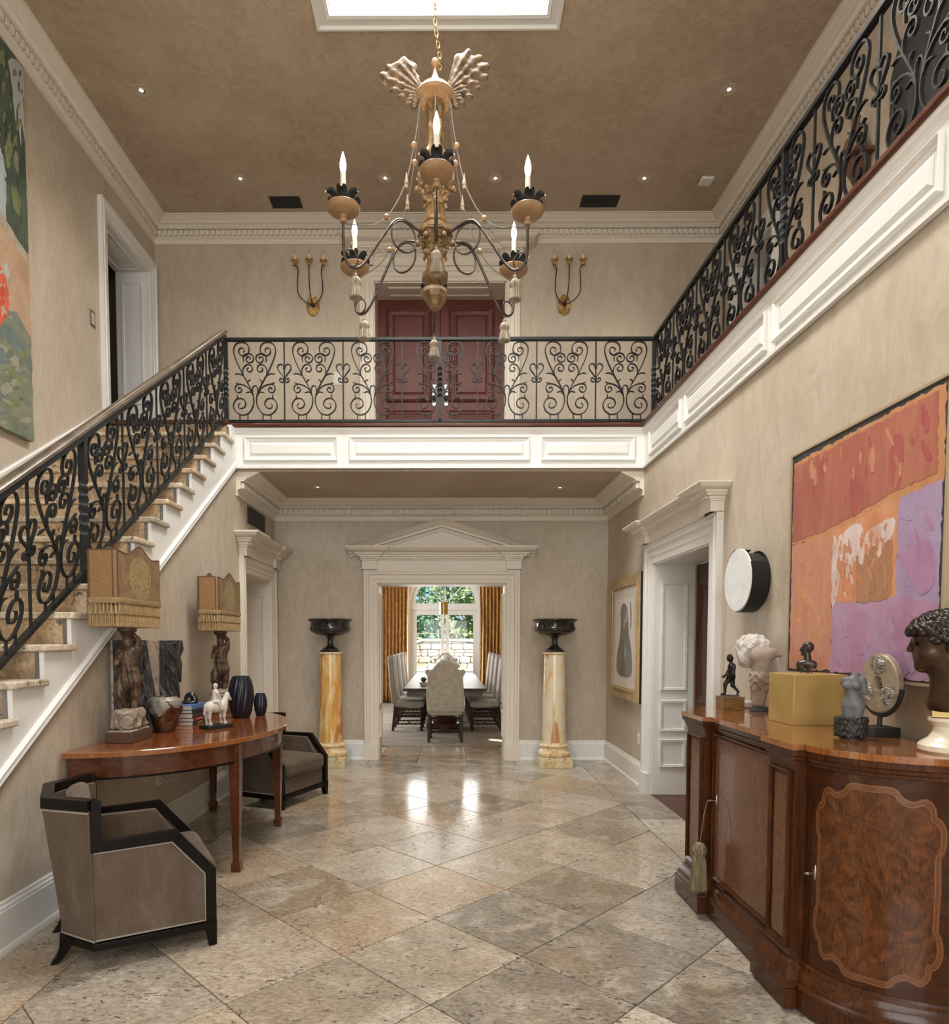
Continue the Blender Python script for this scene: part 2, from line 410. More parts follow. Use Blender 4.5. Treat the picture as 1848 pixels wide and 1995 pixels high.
for u in range(-14, 16):
    for v in range(-14, 16):
        cx, cy = TX0+(u-v)*TS, TY0+(u+v+1)*TS
        if cx < -3 or cx > 3 or cy < 1.0 or cy > 9: continue
        P = [(cx-TS,cy),(cx,cy-TS),(cx+TS,cy),(cx,cy+TS)]
        Q = clip(clip(clip(P, 1, 0, BX1), -1, 0, -BX0), 0, 1, BY1)
        if len(Q) < 3: continue
        ar = abs(sum(Q[i][0]*Q[(i+1)%len(Q)][1]-Q[(i+1)%len(Q)][0]*Q[i][1] for i in range(len(Q))))/2
        if ar < .004: continue
        if ar > .999*TT*TT:
            full = tile_obj(P, full, (cx, cy))
        else: tile_obj(Q)
def rect_tile(x0, x1, y0, y1): tile_obj([(x0,y0),(x1,y0),(x1,y1),(x0,y1)])
yy = 8.165
while yy > 1.0:
    rect_tile(BX1, XR, yy-.615, yy); rect_tile(XL, BX0, yy-.615, yy); yy -= .615
for i in range(7):
    a, b = [XL, -1.61, -1.0, -.365, .25, .86, 1.47, XR][i:i+2]; rect_tile(a, b, BY1, 8.545)
for a, b in ((-.885,-.365),(-.365,.25),(.25,.752)):
    rect_tile(a, b, 8.545, 8.90); rect_tile(a, b, 8.90, 9.62)
MB().box(-1.2, 1.1, 8.9, 9.63, -.15, -.012).build('subfloor', GROUT, floor)
struct(MB().box(XR, 2.62, 5.15, 6.7, -.2, -.003).build('floor', MAHOG), 'dark red wooden floor in the side doorway beside the sideboard')

# ---- walls
W = struct(cell_wall(MB(), 'y', YB, YB+.35, XL-.45, XR+.45, 0, ZC1+.1, [(-.885,.752,0,2.267)]).build('wall_back', PLASTER), 'plaster wall under the balcony around the dining room doorway')
Wbu = struct(cell_wall(MB(), 'y', YB, YB+.5, XUL-.5, XUR+.5, ZF2-.4, ZC2+.1, [(-.919,.735,ZF2,6.025)]).build('wall_back_upper', PLASTER), 'plaster wall behind the balcony around the double door')
Wr = struct(cell_wall(MB(), 'x', XR, XR+.45, YR, YB, 0, 3.4, [(5.20,6.63,0,2.30)]).build('wall_right', PLASTER), 'pale plaster wall behind the sideboard')
Wru = struct(cell_wall(MB(), 'x', XUR, XUR+.4, YR, YB+.5, ZF2-.4, ZC2+.1, [(7.25,8.1,ZF2,5.95)]).build('wall_right_upper', PLASTER), 'plaster wall along the upper gallery')
Wlu = struct(cell_wall(MB(), 'x', XUL-.4, XUL, YR, YB+.5, 0, ZC2+.1, [(7.33,8.37,ZF2,6.06)]).build('wall_left_upper', PLASTER), 'plaster wall beside the staircase')
SLOPE = .6625
def ztrim(y): return .87+SLOPE*(y-3.238)
mb = MB(); y0 = 3.238-.87/SLOPE
mb.prism([(y0,0),(YF+.01,0),(YF+.01,ztrim(YF+.01)),(y0+.01,0.01)], (0,0,0), UY, ZV, UX, XL-.12, XL)
cell_wall(mb, 'x', XL-.45, XL, YF+.01, YB, 0, ZC1+.1, [(7.26,8.30,0,2.27)])
Wl = struct(mb.build('wall_left', PLASTER), 'plaster wall under the staircase')
# wall behind the camera; its glazed entrance and upper window are added for fill light
Wrear = struct(cell_wall(MB(), 'y', YR-.3, YR, XUL-.4, XUR+.4, -.2, ZC2+.1, [(-1.37,1.23,.05,2.95),(-2.2,2.05,3.9,6.2)]).build('wall_rear', PLASTER), 'plaster entrance wall behind the viewer')
struct(MB().box(-4.1, XL-.12, YR, y0+.1, 0, .01).build('floor', GROUT), 'stone floor at the foot of the stairs')
GLASS, _nt, _b = newmat('window_glass'); _b.inputs['Base Color'].default_value = (1,1,1,1); _b.inputs['Roughness'].default_value = 0; _b.inputs['Transmission Weight'].default_value = 1; _b.inputs['IOR'].default_value = 1.45
def thin_glass(name, tint=(.96,.98,.97), refl=.02):
    m = bpy.data.materials.new(name); m.use_nodes = True; nt = m.node_tree; nt.nodes.clear()
    o = nd(nt, 'OutputMaterial'); t = nd(nt, 'BsdfTransparent'); t.inputs[0].default_value = (*tint, 1); g = nd(nt, 'BsdfGlossy'); g.inputs['Roughness'].default_value = .02
    x = nd(nt, 'MixShader'); x.inputs[0].default_value = refl; nt.links.new(t.outputs[0], x.inputs[1]); nt.links.new(g.outputs[0], x.inputs[2]); nt.links.new(x.outputs[0], o.inputs[0]); return m
PANE = thin_glass('clear_pane')
for k, (x0, x1, z0, z1, nx, nz) in enumerate(((-1.37,1.23,.05,2.95,4,3),(-2.2,2.05,3.9,6.2,6,3))):
    mb = MB().box(x0,x1,YR-.2,YR-.1,z0,z0+.08).box(x0,x1,YR-.2,YR-.1,z1-.08,z1).box(x0,x0+.08,YR-.2,YR-.1,z0,z1).box(x1-.08,x1,YR-.2,YR-.1,z0,z1)
    for i in range(1,nx): x = x0+(x1-x0)*i/nx; mb.box(x-.025,x+.025,YR-.18,YR-.12,z0,z1)
    for i in range(1,nz): z = z0+(z1-z0)*i/nz; mb.box(x0,x1,YR-.18,YR-.12,z-.025,z+.025)
    w = struct(mb.build('window_%d' % (k+2), WHITE), 'added white glazed %s behind the viewer, for fill light' % ('entrance' if k == 0 else 'upper window'))
    MB().box(x0,x1,YR-.152,YR-.148,z0,z1).build('pane', PANE, w)

# ---- ceilings, balcony slab, ceiling lantern
LX0, LX1, LY0, LY1 = -.985, .825, 3.05, 5.765
mb = MB(); cell_wall_holes = [(LX0,LX1,LY0,LY1)]
XS, YS = [XUL-.4, LX0, LX1, XUR+.4], [YR, LY0, LY1, YB+.5]
for i in range(3):
    for j in range(3):
        if (i, j) != (1, 1): mb.box(XS[i], XS[i+1], YS[j], YS[j+1], ZC2, ZC2+.25)
ceiling = struct(mb.build('ceiling', CEILP), 'high brown plaster ceiling over the hall')
mb = MB()
rect = [(LX0,LY0),(LX1,LY0),(LX1,LY1),(LX0,LY1)]
mb.sweep([(0,.0),(0,-.012),(-.022,-.02),(-.03,-.012),(-.085,-.012),(-.10,-.03),(-.118,-.03),(-.122,0)], rect, (0,0,ZC2), UX, UY, ZV, True)
mb.sweep([(.004,-.012),(.004,.022),(.016,.024),(.020,.030),(.020,.052),(.034,.056),(.036,.064),(.036,.088),(.052,.092),(.054,.10),(.054,.128),(.075,.134),(.075,.175),(.10,.182),(.10,.24),(.13,.25),(.13,.88)], rect, (0,0,ZC2), UX, UY, ZV, True)
lant = trim(mb, WHITE, 'white stepped moulding around the ceiling lantern')
MILK, _nt, _b = newmat('milk_glass'); _b.inputs['Base Color'].default_value = (.9,.92,.92,1); _b.inputs['Transmission Weight'].default_value = .6; _b.inputs['Roughness'].default_value = .6
MB().box(LX0-.05,LX1+.05,LY0-.05,LY1+.05,ZC2+.9,ZC2+.92).build('lantern_glass', MILK, lant)
struct(MB().box(XL-.01, XR+.01, YF+.02, YB+.01, ZC1, ZF2-.05).build('ceiling_soffit', CEILP), 'low plaster ceiling under the balcony')
OAK = wood('gallery_floorboards', [(.3,(.05,.018,.01)),(.7,(.11,.04,.02))], (1,6,1), .35, .2)
fl2 = MB().box(XUL, XUR, YF+.03, YB+.5, ZF2-.05, ZF2-.002).box(XR+.05, XUR, YR, YF+.03, ZF2-.45, ZF2-.002).build('floor_upper', OAK); struct(fl2, 'dark wooden balcony and gallery floor')

# ---- crown mouldings with dentils
CROWN = [(0,-.245),(.018,-.245),(.020,-.238),(.012,-.230),(.012,-.188),(.024,-.182),(.040,-.172),(.045,-.168),(.045,-.098),(.086,-.098),(.086,-.084),(.10,-.080),(.112,-.066),(.128,-.060),(.142,-.058),(.15,-.05),(.185,-.036),(.212,-.022),(.222,-.014),(.24,-.013),(.24,0),(0,0)]
def dentils(mb, p, q, z, a0, a1, z0, z1, pitch, w, trim0=0, trim1=0):
    p, q = Vector((*p,0)), Vector((*q,0)); d = (q-p); L = d.length; d.normalize(); n = Vector((-d.y,d.x,0)); s = trim0
    k = int((L-trim0-trim1)/pitch); pt = (L-trim0-trim1)/max(k,1)
    for i in range(k):
        c = p+d*(s+(i+.5)*pt)+n*((a0+a1)/2)+Vector((0,0,z+(z0+z1)/2))
        mb.obox(c, d, n, ZV, w/2, (a1-a0)/2, (z1-z0)/2)
def crown(path, z, label):
    t = trim(MB().sweep(CROWN, path, (0,0,z), UX, UY, ZV), CREAM, label)
    mb = MB()
    for i in range(len(path)-1):
        e0 = .07 if i else 0.01; e1 = .07 if i < len(path)-2 else 0.01
        dentils(mb, path[i], path[i+1], z, .043, .078, -.164, -.108, .066, .040, e0, e1)
        dentils(mb, path[i], path[i+1], z, .085, .098, -.098, -.083, .033, .020, e0+.03, e1+.03)
    tag(mb.build('dentil_course', CREAM, t, 0), kind='stuff'); return t
crown([(XUR,YR),(XUR,YB),(XUL,YB),(XUL,YR)], ZC2, 'cream dentil cornice around the high ceiling')
crown([(XR,YF+.03),(XR,YB),(XL,YB),(XL,YF+.03)], ZC1, 'cream dentil cornice under the balcony')

# ---- balcony and gallery fascia with raised panels
def frame_panel(parent, O, U, V, N, u0, u1, v0, v1, mat=WHITE, depth=.022, w=.045, field=True, name='panel'):
    mb = MB(); rect = [(u0,v0),(u1,v0),(u1,v1),(u0,v1)]
    mb.sweep([(0,0),(0,depth),(.006,depth+.004),(.012,depth),(.02,depth*.55),(w*.75,depth*.35),(w,0.001)], rect, O, U, V, N, True)
    if field:
        a, b = w+.012, w+.034
        rr = lambda d: [(u0+d,v0+d),(u1-d,v0+d),(u1-d,v1-d),(u0+d,v1-d)]
        if u1-u0 > 2*b+.01 and v1-v0 > 2*b+.01:
            P = [Vector(O)+Vector(U)*p[0]+Vector(V)*p[1]+Vector(N)*.001 for p in rr(a)]+[Vector(O)+Vector(U)*p[0]+Vector(V)*p[1]+Vector(N)*depth*.6 for p in rr(b)]
            mb.add(P, [(4,5,6,7)]+[(i,(i+1)%4,4+(i+1)%4,4+i) for i in range(4)])
    return mb.build(name, mat, parent, 25)
ZFB = 3.333
FPROF = [(0,ZFB-.012),(.028,ZFB-.012),(.028,ZFB+.012),(.016,ZFB+.022),(0,ZFB+.026),(0,ZF2-.10),(.012,ZF2-.092),(.016,ZF2-.078),(.03,ZF2-.070),(.034,ZF2-.045),(-.05,ZF2-.045),(-.05,ZFB-.012)]
NOSE = [(-.08,ZF2-.045),(.045,ZF2-.045),(.056,ZF2-.034),(.058,ZF2-.018),(.05,ZF2-.004),(.04,ZF2),(-.08,ZF2)]
fpath = [(XR-.005,YR),(XR-.005,YF),(XL-.02,YF)]
mb = MB().sweep(FPROF, fpath, (0,0,0), UX, UY, ZV)
fascia = trim(mb, WHITE, 'white panelled edge of the balcony and gallery')
MB().sweep(NOSE, fpath, (0,0,0), UX, UY, ZV).build('nosing', MAHOG, fascia)
for a, b in ((-2.10,-1.135),(-1.012,.853),(.973,1.938)):
    frame_panel(fascia, (0,YF,0), UX, ZV, (0,-1,0), a, b, 3.401, 3.645)
for a, b in ((5.92,6.80),(4.36,5.80),(2.85,4.26),(1.35,2.74),(-.1,1.24)):
    frame_panel(fascia, (XR-.005,0,0), UY, ZV, (-1,0,0), a, b, 3.401, 3.645)

# ---- baseboards
BASE = [(0,.255),(.008,.255),(.012,.25),(.012,.235),(.020,.228),(.020,.215),(.024,.21),(.024,.035),(.032,.03),(.036,.022),(.036,0),(0,0)]
def baseboard(name, path, label): return struct(MB().sweep(BASE, path, (0,0,0), UX, UY, ZV).build(name, WHITE, None, 30), label)
baseboard('baseboard_right', [(XR,6.86),(XR,YB),(.93,YB)], 'white baseboard right of the dining room doorway')
baseboard('baseboard_back', [(-1.07,YB),(XL,YB)], 'white baseboard left of the dining room doorway')
baseboard('baseboard_left', [(XL,7.06),(XL,y0+.1)], 'white baseboard under the staircase')
baseboard('baseboard_right_front', [(XR,YR),(XR,4.98)], 'white baseboard behind the sideboard')

# ---- doorway casings
CASE = [(0,0),(0,.022),(.010,.028),(.05,.028),(.056,.036),(.10,.036),(.108,.046),(.118,.056),(.14,.058),(.15,.05),(.175,.05),(.175,0)]
def frame_of(wall, sign):   # local u, z, out
    if wall == 'y': return lambda p: (Vector((0,p,0)), Vector((1,0,0)), Vector((0,-1,0)))
def casing(name, label, O, U, N, u0, u1, h, wide=.175, mat=CREAM, jamb=.35, base=0.0, plinth=True, prof=None):
    """O on the wall surface at floor level, U along the wall, N into the room"""
    s = wide/.175; pr = [(a*s,b) for a,b in (prof or CASE)]
    mb = MB().sweep(pr, [(u0,base),(u0,h),(u1,h),(u1,base)], O, U, ZV, N)
    U_, N_, O_ = Vector(U), Vector(N), Vector(O)
    if plinth:
        for a, b in ((u0-wide-.008,u0+.004),(u1-.004,u1+wide+.008)):
            c = O_+U_*((a+b)/2)+N_*.032+Vector((0,0,base+.105)); mb.obox(c, U_, N_, ZV, (b-a)/2, .034, .105)
    t = trim(mb, mat, label)
    jl = MB()
    for u in (u0, u1):
        c = O_+U_*u-N_*(jamb/2)+Vector((0,0,(h+base)/2)); jl.obox(c, U_, N_, ZV, .012, jamb/2, (h-base)/2)
    jl.obox(O_+U_*((u0+u1)/2)-N_*(jamb/2)+Vector((0,0,h)), U_, N_, ZV, (u1-u0)/2, jamb/2, .012)
    jl.build('jamb', mat, t)
    return t
def jamb_panel(t, O, U, N, u, sgn, jamb, zs, mat=CREAM):
    """bead-framed panels on the side of a deep jamb at u; sgn = +1 when the visible face looks along -U"""
    U_, N_, O_ = Vector(U), Vector(N), Vector(O)
    org = O_+U_*(u-sgn*.012)
    for z0, z1 in zs:
        frame_panel(t, org, -N_, Vector(ZV), -U_*sgn, .07, jamb-.07, z0, z1, mat, .016, .03, False)
        bd = MB(); L0, L1 = .07+.016, jamb-.07-.016
        def run(p, q):
            n = max(2, int((Vector(q)-Vector(p)).length/.022))
            for i in range(n):
                c = org-N_*(p[0]+(q[0]-p[0])*(i+.5)/n)+Vector((0,0,p[1]+(q[1]-p[1])*(i+.5)/n))-U_*sgn*.010
                bd.obox(c, U_, N_, ZV, .008, .008, .0075)
        run((L0,z0+.016,0),(L0,z1-.016,0)); run((L1,z0+.016,0),(L1,z1-.016,0)); run((L0,z0+.016,0),(L1,z0+.016,0)); run((L0,z1-.016,0),(L1,z1-.016,0))
        tag(bd.build('bead_course', mat, t, 0), kind='stuff')
ENT = [(0,0),(0,.10),(.010,.106),(.010,.118),(.022,.124),(.022,.150),(.055,.152),(.055,.166),(.07,.172),(.082,.188),(.082,.196),(.105,.20),(.13,.208),(.15,.222),(.165,.240),(.175,.244),(.175,.262)]
def entablature(parent, O, U, N, u0, u1, z0, h, p0=.05, p1=.09, w=.19, name='entablature', mat=CREAM, only0=False):
    """O on the wall surface; cornice with ressauts at both ends"""
    s = h/.262; pr = [(a*s,z0+b*s) for a,b in ENT]+[(-.05,z0+h)]
    path = [(u0,0),(u0,p1),(u0+w,p1),(u0+w,p0),(u1-w,p0),(u1-w,p1),(u1,p1),(u1,0)]
    o = MB().sweep(pr, path, O, U, N, ZV).build(name, mat, parent, 25)
    mb = MB(); O_, U_, N_ = Vector(O), Vector(U), Vector(N)
    for i in range(1,6):
        p, q = path[i], path[i+1]
        if abs(p[1]-q[1]) > 1e-6: continue
        L = q[0]-p[0]; n = int(L/.036)
        for k in range(n):
            c = O_+U_*(p[0]+(k+.5)*L/n)+N_*(p[1]+.034*s)+Vector((0,0,z0+.138*s)); mb.obox(c, U_, N_, ZV, .011, .014*s, .011*s)
    tag(mb.build('dentil_course', mat, parent, 0), kind='stuff'); return o
# dining room doorway with pediment
ob = (0,YB,0); nb = (0,-1,0)
t = casing('c', 'cream casing and pediment of the dining room doorway', ob, UX, nb, -.885, .752, 2.267)
entablature(t, ob, UX, nb, -1.075, .942, 2.443, .272)
mb = MB(); uc, za = -.0665, 3.062
rk = [(-.115,0),(-.115,.045),(-.105,.055),(-.09,.06),(-.085,.10),(-.06,.105),(-.055,.13),(-.035,.15),(-.02,.18),(-.004,.205),(0,.215),(0,0)]
mb.sweep(rk, [(-1.262,2.712),(uc,za),(1.129,2.712)], ob, UX, ZV, nb)
mb.build('pediment', CREAM, t, 25)
MB().prism([(-1.15,2.70),(1.02,2.70),(uc,3.02)], ob, UX, ZV, nb, 0, .05).build('tympanum', CREAM, t)
mb = MB()
for sx in (-1, 1):
    e = Vector((-1.262 if sx < 0 else 1.129, 0, 2.712)); a = Vector((uc,0,za)); d = (a-e); L = d.length; d.normalize(); pn = Vector((-d.z*sx*-1,0,d.x*sx*-1))
    pn = Vector((d.z,0,-d.x)) if sx < 0 else Vector((-d.z,0,d.x))
    n = int((L-.42)/.038)
    for k in range(n):
        c = e+d*(.40+(k+.5)*.038)+pn*.122; mb.obox((c.x, YB-.066, c.z), d, UY, pn, .012, .016, .010)
tag(mb.build('dentil_course', CREAM, t, 0), kind='stuff')
jamb_panel(t, ob, UX, nb, .752, 1, .35, [(.28,.62),(.72,2.15)])
jamb_panel(t, ob, UX, nb, -.885, -1, .35, [(.28,.62),(.72,2.15)])
# right side doorway
orr = (XR,0,0); nr = (-1,0,0)
t = casing('c', 'cream casing of the side doorway beside the sideboard', orr, UY, nr, 5.20, 6.63, 2.30, .205, WHITE, .40)
entablature(t, orr, UY, nr, 4.99, 6.84, 2.50, .20, .06, .10, .22)
MB().box(XR-.045,XR,4.99,6.84,2.44,2.505).build('frieze', CREAM, t)
jamb_panel(t, orr, UY, nr, 6.63, 1, .40, [(.28,.56),(.64,.95),(1.05,2.12)], WHITE)
dr = thing('door_2', 'dark mahogany panelled door in the side doorway', 'door', (XR+.42,5.9,0)); dr['kind'] = 'structure'
MB().box(0,.05,-.72,.74,0.003,2.29).build('door_leaf', MAHOG, dr, bev=.003)
for y_0,y_1 in ((-.62,-.08),(.10,.64)):
    for z0,z1 in ((.2,.75),(.95,2.1)): frame_panel(dr, (0,0,0), UY, ZV, (-1,0,0), y_0, y_1, z0, z1, MAHOG, .018, .05)
# left doorway under the balcony
ol = (XL,0,0); nl = (1,0,0)
t = casing('c', 'cream casing of the doorway left of the dining room', ol, (0,-1,0), nl, -8.30, -7.26, 2.27, .175, CREAM, .40)
entablature(t, ol, (0,-1,0), nl, -8.47, -7.09, 2.44, .245, .05, .085, .17)
jamb_panel(t, ol, (0,-1,0), nl, -8.30, -1, .40, [(.28,.70),(.80,2.10)], WHITE)
struct(MB().box(XL-.47,XL-.42,7.2,8.36,0,2.35).build('door_3', WHITE), 'white door inside the doorway left of the dining room')
# upper left doorway off the landing
ou = (XUL,0,0)
t = casing('c', 'white casing of the landing doorway by the staircase', ou, (0,-1,0), nl, -8.37, -7.33, 6.06, .15, WHITE, .40, ZF2, False)
jamb_panel(t, ou, (0,-1,0), nl, -8.37, -1, .40, [(3.9,4.35),(4.45,5.93)], WHITE)
frame_panel(t, (XUL,0,6.048), UY, (-1,0,0), (0,0,-1), 7.42, 8.28, .07, .33, WHITE, .012, .022)
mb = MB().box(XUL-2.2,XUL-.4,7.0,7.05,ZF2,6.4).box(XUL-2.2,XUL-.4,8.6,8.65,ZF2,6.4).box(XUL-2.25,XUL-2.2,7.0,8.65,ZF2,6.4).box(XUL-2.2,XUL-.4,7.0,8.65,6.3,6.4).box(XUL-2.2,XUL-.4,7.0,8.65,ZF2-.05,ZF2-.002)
CORR = plain('shaded_corridor_plaster', (.16,.125,.095), .8)  # the corridor's lack of light is put into this dark colour
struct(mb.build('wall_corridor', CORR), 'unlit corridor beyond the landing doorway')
# gallery doorway
og = (XUR,0,0)
t = casing('c', 'white casing of the gallery doorway', og, UY, nr, 7.25, 8.10, 5.95, .15, WHITE, .40, ZF2, False)
struct(MB().box(XUR+.42,XUR+.47,7.0,8.4,ZF2-.1,6.2).build('gallery_dark_panel', MAHOG), 'dark panel standing in for the dim interior of the gallery doorway')  # dark sheet in place of the shade inside the open doorway
# upper double door with entablature
t = casing('c', 'cream casing over the upper double door', ob, UX, nb, -.919, .735, 6.025, .17, CREAM, .42, ZF2, False)
entablature(t, ob, UX, nb, -1.10, .916, 6.19, .30, .05, .085, .18)
frame_panel(t, (0,YB,6.013), UX, UY, (0,0,-1), -.75, .56, .10, .30, CREAM, .012, .02)
for sx, x0, x1 in ((-1,-.915,-.095),(1,-.089,.731)):
    d = thing('door_1', '%s leaf of the upper red mahogany double door' % ('left' if sx < 0 else 'right'), 'door', ((x0+x1)/2, YB+.42, ZF2)); d['kind'] = 'structure'
    hw = (x1-x0)/2
    MB().box(-hw,hw,0,.055,.004,2.265).build('door_leaf', REDMAHOG, d, bev=.002)
    for z0,z1 in ((.10,.80),(.92,2.13)):
        frame_panel(d, (0,0,0), UX, ZV, nb, -hw+.11, hw-.11, z0, z1, REDMAHOG, .028, .085)
        bd = MB()
        for xx in np.arange(-hw+.15, hw-.15, .026):
            for zz in (z0+.035, z1-.035): bd.obox((xx,-.022,zz), UX, UY, ZV, .008, .012, .010)
        for zz in np.arange(z0+.05, z1-.05, .026):
            for xx in (-hw+.145, hw-.145): bd.obox((xx,-.022,zz), UX, UY, ZV, .010, .012, .008)
        tag(bd.build('bead_course', REDMAHOG, d, 0), kind='stuff')
    hx = -sx*(hw-.075)
    pl = MB().box(hx-.028,hx+.028,-.012,0,.86,1.14).build('handle_plate', plain('pewter%d' % sx, (.25,.27,.28), .35, .9), d, bev=.004)
    MB().lathe([(0,0),(.010,0),(.010,.028),(.024,.035),(.030,.05),(.024,.064),(0,.07)], n=16).xf(Matrix.Translation((hx,-.012,.955)) @ Matrix.Rotation(PI/2,4,'X')).build('knob', BLACKP, pl)
struct(MB().box(-1.1,.95,YB+.50,YB+.56,ZF2-.1,6.2).build('door_dark_backing', DARK), 'added dark backing behind the upper double door')  # added dark backing, keeps the sky out of the gap between the leaves
# ------------------------------------------------------------------ staircase
RISE, RUN, YS0 = .1865, .2715, 6.835
stair = thing('staircase', 'travertine staircase with white stringer climbing to the balcony', 'staircase', (0,0,0)); stair['kind'] = 'structure'
def ynose(k): return YS0-RUN*k
def ztread(k): return ZF2-.018-RISE*k
XT = XL+.04      # tread end overhang
NK = 19
# one tread shape with eased nosing and a return at the open end, shared by all steps
mb = MB(); dd = RUN+.03
ed = [(-.02,-.035),(0,-.028),(.002,-.010),(-.006,0)]
prof = [(dd,-.035),(dd,0)]
mb.prism([(XUL,0),(XT-.012,0),(XT,.012),(XT,dd),(XUL,dd)], (0,0,0), UX, UY, ZV, -.038, 0)
tread_me = mb.mesh('tread', 30)
NRT = 3
rx = [XUL, XUL+.50, XUL+1.0, XL-.012]
riser_me = [MB().box(rx[i]+.002, rx[i+1]-.002, 0, .02, 0, RISE-.040).mesh('riser_tile', 20) for i in range(NRT)]
for k in range(1, NK+1):
    o = link('tread', tread_me, STONE_TREAD, stair, bev=.008); o.location = (0, ynose(k), ztread(k))
    for me in riser_me:
        r = link('riser_tile', me, STONE_STEP, stair); r.location = (0, ynose(k)+.028, ztread(k)-RISE)
for me in riser_me:
    r = link('riser_tile', me, STONE_STEP, stair); r.location = (0, 6.862, ZF2-RISE-.018)
MB().box(XUL, XL-.02, 6.835, YF+.04, ZF2-.045, ZF2).build('landing_nosing', MAHOG, stair, bev=.012)
# stringer: stepped top edge, sloping lower edge
pts = [(YF-.004, ztrim(YF)), (YF-.004, ZF2-.046), (6.862, ZF2-.046), (6.862, ztread(1)-.04)]
for k in range(1, NK):
    pts.append((ynose(k)+.028, ztread(k)-.04)); pts.append((ynose(k)+.028, ztread(k+1)-.04))
yend = 3.238-.87/SLOPE
pts = [p for p in pts if p[1] > 0.0]
pts += [(pts[-1][0], .0), (yend, 0.0)]
mb = MB(); ys_ = [YF-.004, 6.862]+[ynose(k)+.028 for k in range(1, NK)]
for i in range(len(ys_)-1):
    ya, yb = ys_[i+1], ys_[i]; zt__ = (ZF2-.046 if i == 0 else ztread(i)-.04)
    mb.prism([(yb,ztrim(yb)),(yb,zt__),(ya,zt__),(ya,max(0,ztrim(ya)))], (0,0,0), UY, ZV, UX, XL-.04, XL+.012)
mb.build('stringer', WHITE, stair, 0)
MB().sweep([(-.012,0),(-.012,.014),(0,.026),(.012,.022),(.03,.026),(.042,.014),(.042,0)], [(yend,0),(YF-.002,ztrim(YF))], (XL+.010,0,0), UY, ZV, UX).build('stringer_moulding', WHITE, stair)
# rising skirting along the plaster wall
sk0, sk1 = 2.6, 7.18
zs = lambda y: 2.942+.632*(y-5.511)
MB().prism([(sk0,zs(sk0)-.55),(7.0,zs(7.0)-.55),(sk1,ZF2),(sk1,zs(sk1)),(sk0,zs(sk0))], (0,0,0), UY, ZV, UX, XUL, XUL+.022).build('wall_skirting', WHITE, stair)
MB().sweep([(-.05,0),(-.05,.022),(-.035,.04),(-.012,.044),(0,.03),(0,0)], [(sk0,zs(sk0)),(sk1,zs(sk1))], (XUL,0,0), UY, ZV, UX).build('skirting_cap', WHITE, stair)

# ------------------------------------------------------------------ wrought iron railings
K = .001317
def cc(pts): return [((x-393)*K, (795-y)*K) for x, y in pts]
MAIN = cc([(512,668),(525,680),(522,700),(503,706),(478,695),(468,668),(482,640),(512,628),(545,640),(565,680),(553,722),(520,750),(485,757),(445,742),(415,700),(403,650),(412,590),(440,530),(480,460),(520,380),(548,310),(557,260),(545,220),(515,200),(475,200),(445,222),(437,260),(452,292),(485,302),(513,285),(517,258),(500,242),(480,248),(473,264),(485,274)])
CURVES = [(MAIN, .0052), (cc([(545,640),(531,624),(534,600)]), .005), (cc([(526,207),(516,192),(532,183),(547,197)]), .004),
 (cc([(487,301),(465,288),(440,286),(413,296),(402,320),(410,345),(435,354),(457,340),(457,318),(440,309),(426,318),(432,330)]), .005),
 (cc([(463,288),(483,312),(480,350)]), .0045),
 (cc([(474,472),(488,430),(480,392),(452,368),(422,376),(412,402),(426,424),(449,419),(455,401),(440,392)]), .005),
 (cc([(452,508),(478,462),(515,440),(550,442)]), .0045), (cc([(444,522),(448,498),(428,484)]), .0045),
 (cc([(411,596),(440,552),(480,527),(520,518),(547,508)]), .005),
 (cc([(512,519),(542,530),(549,560),(532,584),(508,580),(498,562),(508,546),(524,549),(523,563)]), .0048),
 (cc([(409,610),(430,580),(466,586)]), .0045), (cc([(412,592),(413,556),(404,536),(393,531)]), .0048)]
HEART = [(cc([(395,476),(415,445),(440,412),(445,385),(430,368),(410,370),(397,392)]), .0048), (cc([(393,500),(412,506),(430,494),(426,476),(413,478),(414,490)]), .0048)]
def taper(n, w):
    return [w*(.45+.55*min(1, i/(n*.12+1), (n-1-i)/(n*.12+1))) for i in range(n)]
RH = 610*K      # height between the rails
def scroll_mesh(mir, shear=0, name='scroll'):
    mb = MB(); s = -1 if mir else 1
    for pts, w in CURVES:
        q = [(x*s, y+x*s*shear) for x, y in spline(pts, 4)]
        mb.ribbon(q, taper(len(q), w), .009)
    for x in (452, 515):
        px = (x-393)*K*s; mb.ribbon([(px, px*shear-.004), (px, 45*K+px*shear)], .0045, .0075)
    return mb.mesh(name, 40)
def bar_mesh(shear=0):
    return MB().box(-.0065,.0065,-.0065,.0065,0,RH).mesh('baluster')
def heart_mesh(shear=0):
    mb = MB()
    for pts, w in HEART:
        for s in (1, -1):
            q = [(x*s, y+x*s*shear) for x, y in spline(pts, 4)]; mb.ribbon(q, taper(len(q), w), .009)
    zc = (795-484)*K; mb.box(-.013,.013,-.013,.013,zc-.010,zc+.010)
    zl = (795-400)*K; mb.add([(-.004,0,zl+.03),(.004,0,zl+.03),(.017,0,zl+.002),(0,0,zl-.022),(-.017,0,zl+.002),(0,-.012,zl),(0,.012,zl)],
        [(0,1,5),(1,2,5),(2,3,5),(3,4,5),(4,0,5),(1,0,6),(2,1,6),(3,2,6),(4,3,6),(0,4,6)])
    return mb.mesh('heart', 40)
